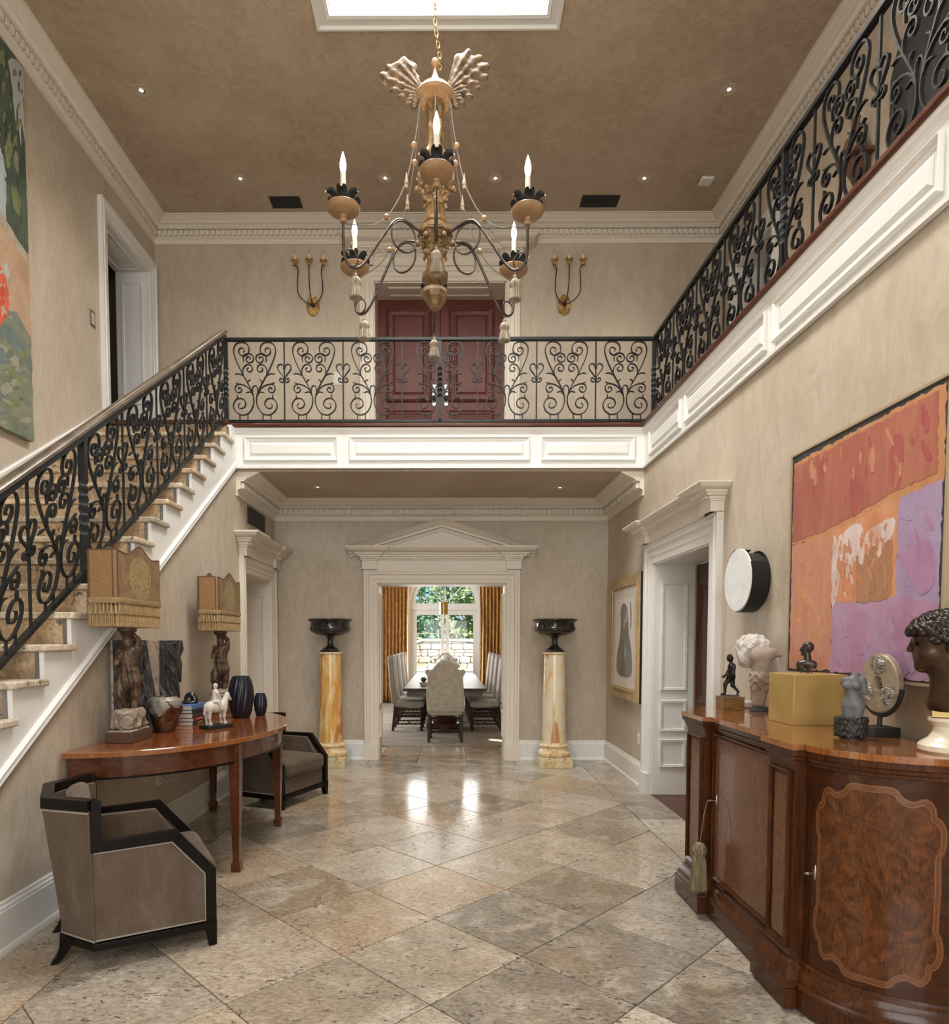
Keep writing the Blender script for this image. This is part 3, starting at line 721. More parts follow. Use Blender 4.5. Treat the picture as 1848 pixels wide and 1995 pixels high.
def post_mesh(h0, h1, t0, t1, w=.017):
    """square post with a rope-twisted middle"""
    mb = MB(); zs_ = [h0, t0]+[t0+(t1-t0)*i/40 for i in range(1,40)]+[t1, h1]; n = len(zs_); P = []
    for z in zs_:
        a = PI/4+max(0, min(1, (z-t0)/(t1-t0)))*PI*3.0; k = math.sqrt(2)*w
        for i in range(4): P.append((k*math.cos(a+i*PI/2), k*math.sin(a+i*PI/2), z))
    F = [(i*4+j, i*4+(j+1)%4, i*4+4+(j+1)%4, i*4+4+j) for i in range(n-1) for j in range(4)]+[(3,2,1,0),(n*4-4,n*4-3,n*4-2,n*4-1)]
    return mb.add(P, F).mesh('post', 30)
SC = {sh: (scroll_mesh(0, sh), scroll_mesh(1, sh), bar_mesh(sh), heart_mesh(sh)) for sh in (0,)}
ZB0 = ZF2+.045   # underside of scroll zone above bottom rail
def motif(parent, x, y, z, rotz, meshes, halves=(0,1), sx=1):
    for h in halves:
        o = link('scroll', meshes[h], IRON, parent); o.location = (x,y,z); o.rotation_euler = (0,0,rotz); o.scale = (sx,1,1)
def heartbar(parent, x, y, z, rotz, meshes):
    b = link('baluster', meshes[2], IRON, parent); b.location = (x,y,z); b.rotation_euler = (0,0,rotz)
    link('heart', meshes[3], IRON, b)
ST = [(-.024,-.018),(.024,-.018),(.030,-.006),(.030,.010),(.018,.018),(-.018,.018),(-.030,.010),(-.030,-.006)]
# balcony railing (faces the hall)
bal = thing('balcony_railing', 'black wrought iron scroll railing across the balcony', 'railing', (0,YF,ZF2))
XP0, XPc, XP1 = -2.282, -.075, 2.124
MB().box(XP0,XP1,-.017,.017,.012,.042).build('bottom_rail', IRON, bal, bev=.003)
MB().box(XP0-.02,XP1+.02,-.022,.022,.838,.872).build('top_rail', IRON, bal, bev=.006)
pm = post_mesh(0, .84, .26, .58)
for x in (XPc,): link('post', pm, IRON, bal).location = (x,0,0)
cpost = post_mesh(0, .86, .26, .58, .019)
for x in (XP0, XP1): link('post', cpost, IRON, bal).location = (x,0,0)
m0 = SC[0]
for x in (-1.679,-1.072,-.465,.312,.920,1.527): heartbar(bal, x, 0, .042, 0, m0)
for x in (-1.983,-1.375,-.768,.616,1.223,1.831): motif(bal, x, 0, .042, 0, m0)
motif(bal, XPc-.02, 0, .042, 0, m0, (1,)); motif(bal, XPc+.02, 0, .042, 0, m0, (0,))
# gallery railing along the right side
gal = thing('gallery_railing', 'black wrought iron scroll railing along the upper right gallery', 'railing', (2.124,YF,ZF2))
ye = -2.5-YF
MB().box(-.017,.017,ye,-.04,.012,.042).build('bottom_rail', IRON, gal, bev=.003)
MB().box(-.022,.022,ye,-.03,.838,.872).build('top_rail', IRON, gal, bev=.006)
g = lambda y: y-YF
link('post', pm, IRON, gal).location = (0,g(4.348),0)
for y in (6.411,5.833,5.258,4.684,4.008,3.424,2.84,2.26): heartbar(gal, 0, g(y), .042, PI/2, m0)
for y in (6.70,6.122,5.545,4.971,3.716,3.132,2.55,1.97): motif(gal, 0, g(y), .042, PI/2, m0, sx=.94)
motif(gal, 0, g(4.328), .042, PI/2, m0, (1,), .94); motif(gal, 0, g(4.368), .042, PI/2, m0, (0,), .94)
for y in (1.1,.5,-.1,-.7,-1.3): 
    b = link('baluster', m0[2], IRON, gal); b.location = (0,g(y),.042)
# staircase railing
SH = .672
stm = (scroll_mesh(0, SH, 'scroll'), scroll_mesh(1, SH, 'scroll'), bar_mesh(), heart_mesh(SH))
XS_ = -2.2785
# rails stop short of the corner posts
srl = thing('stair_railing', 'black wrought iron scroll railing rising with the staircase', 'railing', (XS_,0,0))
zr = lambda y: 3.872+SH*(y-YF)      # top of the bottom rail
ylo = 1.9
def sloped(mb, prof, y0_, y1_, z_at):
    return mb.sweep(prof, [(y0_, z_at(y0_)), (y1_, z_at(y1_))], (0,0,0), UY, ZV, UX)
sloped(MB(), [(-.028,-.016),(0,-.016),(0,.016),(-.028,.016),(-.028,-.016)], ylo, YF-.045, zr).build('bottom_rail', IRON, srl)
BRONZE = mottled('bronze_handrail', [(.3,(.10,.08,.06)),(.7,(.22,.18,.14))], 6, .3, .5)
zt_ = lambda y: zr(y)+RH
sloped(MB(), [(-.004,-.022),(.028,-.022),(.028,.022),(-.004,.022),(-.004,-.022)], ylo, YF-.045, zt_).build('top_rail', IRON, srl)
sloped(MB(), [(.028,-.024),(.034,-.034),(.05,-.034),(.062,-.022),(.066,0),(.062,.022),(.05,.034),(.034,.034),(.028,.024),(.028,-.024)], ylo, YF-.03, zt_).build('handrail', BRONZE, srl)
for y in (6.409,5.857,5.297,4.731,3.638,3.07): heartbar(srl, 0, y, zr(y), PI/2, stm)
for y in (6.69,6.133,5.577,5.014,4.466,3.925,3.355,2.8): motif(srl, 0, y, zr(y), PI/2, stm, sx=.93)
pst = post_mesh(-.38, RH+.01, .2, .56, .021)
for y in (4.206,): link('post', pst, IRON, srl).location = (0,y,zr(y))
# ------------------------------------------------------------------ furniture materials
FLAME = wood('flame_mahogany', [(.34,(.055,.012,.005)),(.46,(.17,.042,.012)),(.56,(.30,.085,.022)),(.72,(.40,.13,.036))], (2.6,1.1,1), .16, .6, 4.5, 4.2)
BAND = wood('satin_banding', [(.3,(.20,.065,.018)),(.7,(.33,.125,.038))], (6,6,1), .16, .8)
APRON = wood('apron_mahogany', [(.3,(.055,.017,.008)),(.55,(.10,.032,.013)),(.8,(.16,.055,.022))], (.6,.6,3), .22, .5)
WALNUT = wood('walnut_carcass', [(.3,(.018,.005,.002)),(.6,(.062,.019,.006)),(.8,(.13,.042,.012))], (2,2,.6), .2, .1)
BURL = wood('walnut_burl', [(.30,(.022,.007,.003)),(.46,(.068,.020,.006)),(.60,(.13,.042,.012)),(.78,(.20,.072,.020))], (3.2,3.2,2.4), .15, .1, 3, 3.0)
BURLB = wood('worn_walnut_burl', [(.30,(.07,.027,.012)),(.5,(.14,.057,.026)),(.75,(.22,.10,.048))], (4,4,2), .24, .1, 4, 4)
CROSS = wood('crossband_walnut', [(.3,(.022,.006,.003)),(.7,(.068,.021,.007))], (1,1,4), .14, .1)
CROSSL = wood('tulipwood_band', [(.3,(.085,.028,.010)),(.7,(.17,.06,.02))], (9,9,9), .2, .6)
STRING = plain('boxwood_stringing', (.25,.10,.032), .3)
EBON = mottled('ebonised_wood', [(.3,(.004,.003,.002)),(.7,(.011,.007,.006))], 8, .32, spec=.16, stretch=(1,1,.3))
def velvet(name, c0, c1, c2):
    m, nt, b = newmat(name); v = coords(nt, 'Object', (1.3,1.3,.6)); f = noise(nt, v, 6, 5, .72, .4)
    nt.links.new(ramp(nt, f, [(.25,c0),(.52,c1),(.8,c2)]), b.inputs['Base Color']); b.inputs['Roughness'].default_value = .75
    b.inputs['Sheen Weight'].default_value = .25; b.inputs['Sheen Roughness'].default_value = .35; b.inputs['Sheen Tint'].default_value = (.9,.78,.65,1); b.inputs['Specular IOR Level'].default_value = .15
    bump(nt, b, noise(nt, v, 60, 3), .15, .004); return m
VELVET = velvet('taupe_velvet', (.082,.058,.041), (.120,.088,.065), (.185,.142,.108))
PIPING = plain('grey_piping', (.30,.26,.22), .5)

# ------------------------------------------------------------------ demilune console table
tb = thing('console_table', 'half-round flame mahogany console table against the staircase wall', 'table', (XL+.012, 4.94, 0))
def half_ellipse(a, b, n=40): return [(b*math.cos(t), a*math.sin(t)) for t in [(-PI/2)+PI*i/n for i in range(n+1)]]
MB().prism(half_ellipse(1.135,.91), (0,0,0), UX, UY, ZV, .873, .9055).build('top', FLAME, tb)
mb = MB(); o1, o2 = half_ellipse(1.20,.97), half_ellipse(1.135,.91); n = len(o1)
for z0, z1 in ((.873,.905),):
    P = [(x,y,z0) for x,y in o1]+[(x,y,z1-.004) for x,y in o1]+[(x*.9965,y*.9965,z1) for x,y in o1]+[(x,y,z1) for x,y in o2]+[(x,y,z0) for x,y in o2]
    mb.add(P, [(k*n+i, k*n+i+1, ((k+1)%5)*n+i+1, ((k+1)%5)*n+i) for k in range(5) for i in range(n-1)])
mb.build('banding', BAND, tb)
def shell(a, b, t, z0, z1):
    mb = MB(); o, q = half_ellipse(a,b), half_ellipse(a-t,b-t); m = len(o)
    P = [(x,y,z0) for x,y in o]+[(x,y,z1) for x,y in o]+[(x,y,z1) for x,y in q]+[(x,y,z0) for x,y in q]
    return mb.add(P, [(k*m+i, k*m+i+1, ((k+1)%4)*m+i+1, ((k+1)%4)*m+i) for k in range(4) for i in range(m-1)]+[(0,m,2*m,3*m),(m-1,2*m-1,3*m-1,4*m-1)])
shell(1.145,.917,.03,.742,.873).build('apron', APRON, tb)
shell(1.150,.922,.01,.736,.748).build('apron_bead', EBON, tb)
def table_leg(x, y, name='leg'):
    mb = MB(); r = [(.021,0),(.033,.004),(.036,.055),(.024,.075),(.0235,.09),(.040,.70),(.042,.872)]
    P = []; 
    for w, z in r: P += [(x-w*.9,y-w*.9,z),(x+w*.9,y-w*.9,z),(x+w*.9,y+w*.9,z),(x-w*.9,y+w*.9,z)]
    m = len(r)
    mb.add(P, [(i*4+k, i*4+(k+1)%4, i*4+4+(k+1)%4, i*4+4+k) for i in range(m-1) for k in range(4)]+[(3,2,1,0),(m*4-4,m*4-3,m*4-2,m*4-1)])
    return mb.build(name, APRON, tb, 20)
for y in (-.555,.535): table_leg(.785, y)
for y in (-1.06,1.06): table_leg(.06, y)

# ------------------------------------------------------------------ armchairs
def armchair(label, loc, rz):
    ch = thing('armchair', label, 'armchair', loc, rz, 'taupe velvet armchairs beside the console table')
    prof = lambda sgn: [(0,0),(-.048,0),(-.048,.045*sgn),(0,.045*sgn),(0,0)]
    side = [(-.205,.80),(-.165,.80),(-.165,.605),(.166,.612),(.345,.395),(.345,.09)]
    for s in (-1, 1):
        MB().sweep(prof(s), side, (0,.325*s,0), UX, ZV, UY).build('side_frame', EBON, ch, 20, bev=.004)
        poly = [(-.205,.125),(.30,.125),(.30,.385),(.148,.566),(-.21,.560),(-.212,.755),(-.205,.755)]
        poly = [(-.21,.128),(.300,.128),(.300,.378),(.145,.565),(-.205,.560)]
        p = MB().prism(poly, (0,.335*s,0), UX, ZV, UY, 0, .026*s).build('side_panel', VELVET, ch, bev=.006)
        MB().tube([(x,(.335+.028)*s,z) for x, z in [(-.20,.135),(.293,.135),(.293,.376),(.142,.557),(-.20,.552)]], .0045, 6).build('piping', PIPING, p)
        MB().prism([(-.20,.30),(.25,.30),(.25,.40),(.135,.575),(-.20,.575)], (0,.335*s,0), UX, ZV, UY, -.03*s, -.002*s).build('inner_arm', VELVET, ch, bev=.008)
        # front leg and sabre rear leg
        P = []
        for w, z in ((.019,0),(.030,.13)): P += [(.345-2*w,(.348*s)-w,z),(.345,(.348*s)-w,z),(.345,(.348*s)+w,z),(.345-2*w,(.348*s)+w,z)]
        MB().add(P, [(3,2,1,0),(4,5,6,7)]+[(k,(k+1)%4,4+(k+1)%4,4+k) for k in range(4)]).build('leg', EBON, ch)
        mb = MB(); pts = [(-.375,0),(-.345,.04),(-.325,.08),(-.315,.13)]; P = []
        for (x, z), w in zip(pts, (.016,.020,.026,.034)): P += [(x-w,.20*s-w,z),(x+w,.20*s-w,z),(x+w,.20*s+w,z),(x-w,.20*s+w,z)]
        mb.add(P, [(i*4+k, i*4+(k+1)%4, i*4+4+(k+1)%4, i*4+4+k) for i in range(3) for k in range(4)]+[(3,2,1,0),(12,13,14,15)]).build('leg', EBON, ch)
    # rear shell: chamfered corners, leaning outward to the top
    def ring(z, e=0):
        k = (z-.125)/.63; xr = -.335-.075*k-e; xc = -.205-.012*k
        return [(xc,-.370-e,z),(xr,-.175,z),(xr,.175,z),(xc,.370+e,z)]
    mb = MB(); zsn = [.125,.28,.44,.60,.758]; inn = .05
    P = []
    for z in zsn: P += ring(z)
    for z in zsn: P += [(p[0]+inn, p[1]*(1-inn/.37), z) for p in ring(z)]
    F = [(i*4+k, i*4+k+1, i*4+5+k, i*4+4+k) for i in range(4) for k in range(3)]
    F += [(20+i*4+k, 20+i*4+k+1, 20+i*4+5+k, 20+i*4+4+k) for i in range(4) for k in range(3)]
    F += [(k,k+1,21+k,20+k) for k in range(3)]+[(16+k,17+k,37+k,36+k) for k in range(3)]+[(i*4,i*4+4,24+i*4,20+i*4) for i in range(4)]+[(i*4+3,i*4+7,27+i*4,23+i*4) for i in range(4)]
    back = mb.add(P, F).build('back_shell', VELVET, ch, bev=.006)
    MB().sweep([(0,.752),(.055,.752),(.055,.803),(0,.803),(0,.752)], [(p[0]-.004,p[1]) for p in ring(.76)][::-1], (0,0,0), UX, UY, ZV).build('back_rail', EBON, ch, bev=.004)
    MB().tube([Vector(p)+Vector((-.003,0,-.008)) for p in ring(.752)], .005, 6).build('piping', PIPING, back)
    MB().tube([Vector(p)+Vector((-.003,0,.008)) for p in ring(.128)], .005, 6).build('piping', PIPING, back)
    base = [(.345,-.372),(-.205,-.372),(-.345,-.178),(-.345,.178),(-.205,.372),(.345,.372)]
    MB().prism(base, (0,0,0), UX, UY, ZV, .088, .124).build('base_rail', EBON, ch, bev=.003)
    MB().box(-.20,.325,-.305,.305,.125,.27).build('seat_deck', VELVET, ch, bev=.012)
    MB().box(-.23,.362,-.303,.303,.272,.43).build('seat_cushion', VELVET, ch, bev=.05, seg=5)
    mb = MB().box(-.055,.055,-.30,.30,0,.36); mb.xf(Matrix.Translation((-.205,0,.42)) @ Matrix.Rotation(-.16,4,'Y')).build('back_cushion', VELVET, ch, bev=.04, seg=5)
    return ch
armchair('taupe velvet armchair with dark stepped frame nearest the viewer', (-1.65,3.461,0), math.radians(29.4))
armchair('taupe velvet armchair at the far end of the console table', (-1.66,6.43,0), math.radians(-23.3))

# ------------------------------------------------------------------ marble pedestals, guards, urns
def siena(name, seed):
    m, nt, b = newmat(name); v = coords(nt, 'Object', (1,1,.35), (0,0,seed)); f = noise(nt, v, 5.5, 6, .6, 1.6)
    col = ramp(nt, f, [(.30,(.56,.24,.045)),(.46,(.68,.38,.11)),(.56,(.72,.55,.29)),(.70,(.74,.66,.50))] if seed < 2 else [(.26,(.52,.24,.06)),(.36,(.68,.44,.18)),(.46,(.72,.62,.44)),(.70,(.74,.68,.54))])
    vein = nd(nt, 'TexWave', wave_type='BANDS'); vein.inputs['Scale'].default_value = 1.1; vein.inputs['Distortion'].default_value = 16; vein.inputs['Detail'].default_value = 4; nt.links.new(v, vein.inputs['Vector'])
    col = mix(nt, ramp(nt, vein.outputs['Fac'], [(.03,(.8,.8,.8)),(.11,(0,0,0))]), col, (.45,.16,.03))
    g = nd(nt, 'SeparateXYZ'); t = nd(nt, 'TexCoord'); nt.links.new(t.outputs['Object'], g.inputs[0])
    nt.links.new(col, b.inputs['Base Color']); b.inputs['Roughness'].default_value = .14; return m
def portoro():
    m, nt, b = newmat('black_veined_marble'); v = coords(nt, 'Object'); f = noise(nt, v, 14, 8, .7, 1.5)
    nt.links.new(ramp(nt, f, [(.45,(.014,.012,.011)),(.58,(.04,.034,.03)),(.68,(.12,.10,.09)),(.74,(.34,.31,.28))]), b.inputs['Base Color']); b.inputs['Roughness'].default_value = .16; return m
PORT = portoro(); ACRYL = thin_glass('acrylic', (.97,.985,.98))
SI = [siena('siena_marble_golden', 1.2), siena('siena_marble_cream', 4.4)]
SIB = mottled('siena_plinth', [(.3,(.50,.27,.08)),(.5,(.72,.56,.33)),(.7,(.78,.68,.50))], 9, .2, dist=1.2, stretch=(1,1,1.5))
for k, (x, side) in enumerate(((-1.43,'left'),(1.318,'right'))):
    pd = thing('marble_pedestal', 'golden veined marble column %s of the dining room doorway' % side, 'pedestal', (x,8.16,0), 0, 'marble columns flanking the doorway')
    MB().box(-.20,.20,-.20,.20,0,.125).build('plinth', SIB, pd, bev=.003)
    MB().lathe([(.19,.125),(.200,.135),(.204,.155),(.198,.178),(.186,.188),(.178,.192),(.172,.205),(.166,.225),(.166,.240),(.176,.245),(.183,.258),(.178,.272),(.166,.278),(.158,.284),(.158,.30)], n=48).build('base', SIB, pd)
    MB().lathe([(.150,.30),(.147,.5),(.143,.85),(.136,1.2),(.132,1.37)], n=48).build('shaft', SI[k], pd)
    MB().lathe([(.132,1.37),(.143,1.375),(.146,1.385),(.146,1.40)], n=48).build('cap', SIB, pd)
    gd = thing('acrylic_guard', 'clear acrylic guard around the %s column plinth' % side, 'guard', (x,8.16,0), 0, 'acrylic guards of the columns')
    s_ = .232
    for nm, bx in (('panel',(-s_,s_,-s_,-s_+.004,0,.185)),('panel',(-s_,s_,s_-.004,s_,0,.185)),('panel',(-s_,-s_+.004,-s_+.004,s_-.004,0,.185)),('panel',(s_-.004,s_,-s_+.004,s_-.004,0,.185))): MB().box(*bx).build(nm, ACRYL, gd)
    un = thing('marble_urn', 'black veined marble urn on the %s column' % side, 'urn', (x,8.16,1.4), 0, 'black marble urns on the columns')
    MB().box(-.105,.105,-.105,.105,0,.022).build('foot_block', PORT, un, bev=.003)
    MB().lathe([(.098,.022),(.10,.034),(.085,.045),(.058,.062),(.040,.085),(.034,.12),(.036,.16),(.050,.182),(.055,.19)], n=40).build('stem', PORT, un)
    MB().lathe([(.03,.188),(.10,.196),(.18,.218),(.235,.250),(.252,.280),(.248,.300),(.238,.312),(.236,.352),(.245,.368),(.268,.380),(.272,.392),(.262,.402),(.235,.404),(.222,.38),(.20,.30),(.12,.24),(0,.23)], n=48).build('bowl', PORT, un)

# ------------------------------------------------------------------ sideboard with rounded ends
SX, SY = 1.74, 3.39
sb = thing('sideboard', 'burl walnut sideboard with rounded ends along the right wall', 'sideboard', (SX,SY,0))
def sb_outline(e=0, n=18):
    """near wall -> around the front -> far wall; e = offset outward"""
    P = [(2.03-(.525+e)*math.sin(t)+0, 2.755-(.37+e)*math.cos(t)) for t in [PI/2*i/n for i in range(n+1)]]
    P[0] = (2.03, P[0][1])
    F = [(1.505-e,2.770-e),(1.455-e,2.770-e),(1.455-e,2.985+e),(1.505-e,2.985+e),(1.505-e,3.735-e),(1.455-e,3.735-e),(1.455-e,4.01+e),(1.505-e,4.01+e)]
    Q = [(p[0], 2*SY-p[1]) for p in P[::-1]]
    return [(x-SX,y-SY) for x,y in P+F+Q]
MB().prism(sb_outline(), (0,0,0), UX, UY, ZV, .10, 1.06).build('carcass', WALNUT, sb)
TOPW = wood('sideboard_top', [(.3,(.13,.038,.010)),(.5,(.26,.085,.022)),(.65,(.34,.125,.036)),(.8,(.42,.175,.055))], (2.2,1.0,1), .12, .9, 3, 3)
MB().prism(sb_outline(.03), (0,0,0), UX, UY, ZV, 1.094, 1.12).build('top', TOPW, sb, bev=.006)
path = sb_outline()
MB().sweep([(-.02,1.03),(.004,1.03),(.006,1.045),(.014,1.05),(.016,1.062),(.024,1.07),(.026,1.094),(-.02,1.094)], path, (0,0,0), UX, UY, ZV).build('cornice', WALNUT, sb, 25)
MB().sweep([(-.02,.20),(.004,.20),(.012,.19),(.014,.175),(.024,.16),(.038,.135),(.04,.12),(.05,.112),(.052,.10),(.046,.092),(.046,.012),(-.02,.012)], path, (0,0,0), UX, UY, ZV).build('plinth', WALNUT, sb, 25)
f0 = (1.46-SX,0,0); nx_ = (-1,0,0)
for a, b in ((2.795,2.965),(3.765,3.98)):
    frame_panel(sb, (1.4545-SX,-SY,0), UY, ZV, nx_, a, b, .235, 1.0, WALNUT, .012, .022, False, 'pilaster_frame')
    MB().box(1.4535-SX,1.456-SX,a+.03-SY,b-.03-SY,.265,.97).build('pilaster_panel', BURLB, sb)
d1 = MB().box(1.497-SX,1.506-SX,3.015-SY,3.705-SY,.225,1.02).build('door', BURLB, sb, bev=.003)
frame_panel(d1, (1.497-SX,-SY,0), UY, ZV, nx_, 3.01, 3.71, .215, 1.03, WALNUT, .010, .02, False, 'door_moulding')
# curved near door, with shaped inlay following the curve
def curve_pt(u, z, e):
    t = math.radians(7+63*u); c = (2.03-(.525)*math.cos(t), 2.755-.37*math.sin(t))
    nx, ny = -math.cos(t)/.525, -math.sin(t)/.37; l = math.hypot(nx, ny)
    return (c[0]+nx/l*e-SX, c[1]+ny/l*e-SY, z)
d2 = MB().grid(lambda u, v: curve_pt(u, .215+.815*v, .007), 30, 3).build('door', CROSS, sb)
half = [(.50,.985),(.64,.985),(.69,.955),(.76,.94),(.83,.955),(.875,.925),(.88,.895),(.915,.88),(.94,.835),(.93,.775),(.91,.745),(.915,.62)]
cart = [(u,z) for u,z in half]+[(u,1.225-z) for u,z in half[:-1][::-1]]; cart = cart+[(1-u,z) for u,z in cart[1:-1][::-1]]
cs_ = spline(cart, 3, True)
def inside(x, y, poly):
    c = False
    for i in range(len(poly)):
        (x1,y1),(x2,y2) = poly[i-1], poly[i]
        if (y1 > y) != (y2 > y) and x < (x2-x1)*(y-y1)/(y2-y1)+x1: c = not c
    return c
mb = MB(); NU, NZ = 70, 80
for i in range(NU):
    for j in range(NZ):
        u0, u1, z0, z1 = i/NU, (i+1)/NU, .215+.815*j/NZ, .215+.815*(j+1)/NZ
        if inside((u0+u1)/2, (z0+z1)/2, cs_): mb.add([curve_pt(u0,z0,.0078),curve_pt(u1,z0,.0078),curve_pt(u1,z1,.0078),curve_pt(u0,z1,.0078)], [(0,1,2,3)])
mb.build('burl_field', BURL, d2)
def inlay(mb, pts, w, e):
    m = len(pts)
    A = []; B = []
    for i in range(m):
        a, b = pts[i-1], pts[(i+1)%m]; dx, dz = (b[0]-a[0])*.65, b[1]-a[1]; l = math.hypot(dx,dz) or 1
        n = (-dz/l/.65, dx/l); A.append(curve_pt(pts[i][0]+n[0]*w, pts[i][1]+n[1]*w, e)); B.append(curve_pt(pts[i][0]-n[0]*w, pts[i][1]-n[1]*w, e))
    mb.add(A+B, [(i,(i+1)%m,m+(i+1)%m,m+i) for i in range(m)])
mb = MB(); inlay(mb, cs_, .013, .0084); mb.build('inlay_band', CROSSL, d2)
for sc_ in (1.024, .966):
    mb = MB(); inlay(mb, [(.5+(u-.5)*sc_, .6125+(z-.6125)*sc_) for u,z in cs_], .0010, .0090); mb.build('stringing', STRING, d2)
# keys, escutcheons, tassel
STEEL = plain('old_steel', (.30,.27,.23), .35, .9)
def key(parent, c, nrm):
    n = Vector(nrm).normalized(); c = Vector(c)
    k = MB().tube([c, c+n*.032], .0026, 8).build('key', STEEL, parent)
    up = Vector(ZV); sd = n.cross(up)
    MB().tube([c+n*(.040)+n*.009*math.cos(a)+sd*.011*math.sin(a) for a in [2*PI*i/16 for i in range(16)]], .0024, 6, True).build('key_bow', STEEL, k)
    MB().tube([c+n*.002+up*t for t in (-.032,-.018,0,.018,.032)], [.002,.005,.007,.005,.002], 8).build('escutcheon', STEEL, k)
yk = 3.66
key(d1, (1.497-SX, yk-SY, .66), (-1,0,0))
pk = curve_pt(.055,.60,.008); pk2 = curve_pt(.055,.60,.1); key(d2, pk, (pk2[0]-pk[0],pk2[1]-pk[1],0))
TASM = mottled('olive_tassel', [(.3,(.10,.075,.04)),(.6,(.23,.19,.11)),(.8,(.34,.29,.19))], 60, .8, stretch=(1,1,.1))
tas = thing('key_tassel', 'olive tassel hanging from the sideboard door key', 'tassel', (1.425,yk+.001,.056)); tas.scale = (.9,.9,.92)
MB().tube([(.022,0,.655),(0.002,0,.57),(-.018,0,.40)], .003, 6).build('cord', TASM, tas)
def fluff(X,Y,Z): return ell(X,Y,Z,(-.022,0,.352),(.042,.042,.050))+.006*lump(X,Y,Z,150)
link('head', sculpt(fluff, (-.08,-.058,.28), (.035,.058,.42), .005), TASM, tas)
MB().lathe([(.030,.33),(.040,.29),(.044,.21),(.047,.115),(.040,.113)], (-.024,0,0), 72, rad=lambda a, v: 1+.07*math.sin(a*22)).build('fringe', TASM, tas)
# ------------------------------------------------------------------ dining room beyond the doorway
YW = 16.5
DINW = mottled('golden_wall', [(.3,(.50,.37,.20)),(.7,(.60,.46,.27))], 2, .7, src='World')
dw = cell_wall(MB(), 'x', -3.0, -2.9, YB+.35, YW, 0, 3.3, [(11.1,13.9,.6,2.6)]); cell_wall(dw, 'x', 2.8, 2.9, YB+.35, YW, 0, 3.3)
struct(dw.build('wall_dining_sides', DINW), 'golden side walls of the dining room')
struct(MB().box(-3,2.9,YB+.3,YW+.3,3.2,3.35).build('ceiling_dining', WHITE), 'white dining room ceiling')
xc, zsp, rad_ = -.05, 2.416, .985
arc = [(xc+rad_*math.cos(a), zsp+rad_*math.sin(a)) for a in [PI*i/24 for i in range(25)]]
mb = MB().box(-3,xc-rad_,YW,YW+.25,0,zsp).box(xc+rad_,2.9,YW,YW+.25,0,zsp)
for i in range(24):
    (x0,z0),(x1,z1) = arc[i], arc[i+1]; mb.add([(x0,YW,z0),(x1,YW,z1),(x1,YW,3.42),(x0,YW,3.42),(x0,YW+.25,z0),(x1,YW+.25,z1),(x1,YW+.25,3.42),(x0,YW+.25,3.42)], [(0,1,2,3),(7,6,5,4),(0,4,5,1),(2,6,7,3)])
mb.box(-3,xc-rad_,YW,YW+.25,zsp,3.42).box(xc+rad_,2.9,YW,YW+.25,zsp,3.42)
struct(mb.build('wall_dining_end', DINW), 'golden end wall of the dining room around the arched window')
struct(MB().box(-3,2.9,8.9,YW+.3,-.2,-.013).build('floor_dining', MAHOG), 'dark wooden dining room floor')
rugm = mottled('rug_pile', [(.3,(.19,.155,.12)),(.5,(.27,.225,.18)),(.7,(.36,.32,.275))], 1.6, .95, stretch=(.6,3,1), dist=1.5, bmp=.2, bscale=60)
rg = MB().box(-2.5,2.4,9.64,16.2,-.012,.006).build('rug', rugm, bev=.003); tag(rg, 'grey brown patterned rug under the dining table', 'rug')
mb = MB()
for y in (11.1,12.5,13.9): mb.box(-2.98,-2.92,y-.04,y+.04,.6,2.6)
for z in (.6,1.6,2.6): mb.box(-2.98,-2.92,11.1,13.9,z-.04,z+.04)
w4 = struct(mb.build('window_4', WHITE), 'white side window of the dining room'); MB().box(-2.955,-2.95,11.1,13.9,.6,2.6).build('pane', PANE, w4)
# window: arched fanlight over french doors
wn = thing('window_1', 'arched fanlight over white french doors at the end of the dining room', 'window', (xc,YW,0)); wn['kind'] = 'structure'
def archbar(r0, r1, y0, y1, name, par, mat=WHITE):
    mb = MB(); N = 28; P = []
    for i in range(N+1):
        a = PI*i/N; c, s = math.cos(a), math.sin(a)
        P += [(r0*c,y0,zsp+r0*s),(r1*c,y0,zsp+r1*s),(r1*c,y1,zsp+r1*s),(r0*c,y1,zsp+r0*s)]
    mb.add(P, [(i*4+k, i*4+(k+1)%4, i*4+4+(k+1)%4, i*4+4+k) for i in range(N) for k in range(4)]+[(3,2,1,0),(N*4,N*4+1,N*4+2,N*4+3)])
    return mb.build(name, mat, par)
archbar(.84,1.10,-.05,.02,'arch_casing',wn); archbar(.745,.86,.02,.12,'arch_sash',wn); archbar(.86,.985,.02,.25,'arch_reveal',wn)
mb = MB()
for s in (-1,1): mb.box(*sorted((s*.84,s*1.10)),-.05,.02,0,zsp); mb.box(*sorted((s*.84,s*.985)),.02,.25,0,zsp)
mb.build('jamb_casing', WHITE, wn)
MB().box(-.86,.86,.0,.12,2.29,zsp+.03).build('transom', WHITE, wn, bev=.004)
for a in (PI/4, PI/2, 3*PI/4):
    d = Vector((math.cos(a),0,math.sin(a))); MB().obox(Vector((0,.07,zsp+.03))+d*.38, d, UY, d.cross(Vector(UY)), .38, .012, .011).build('glazing_bar', WHITE, wn)
MB().prism([(.76*math.cos(PI*i/24), zsp+.02+.74*math.sin(PI*i/24)) for i in range(25)], (0,0,0), UX, ZV, UY, .068, .072).build('pane', PANE, wn)
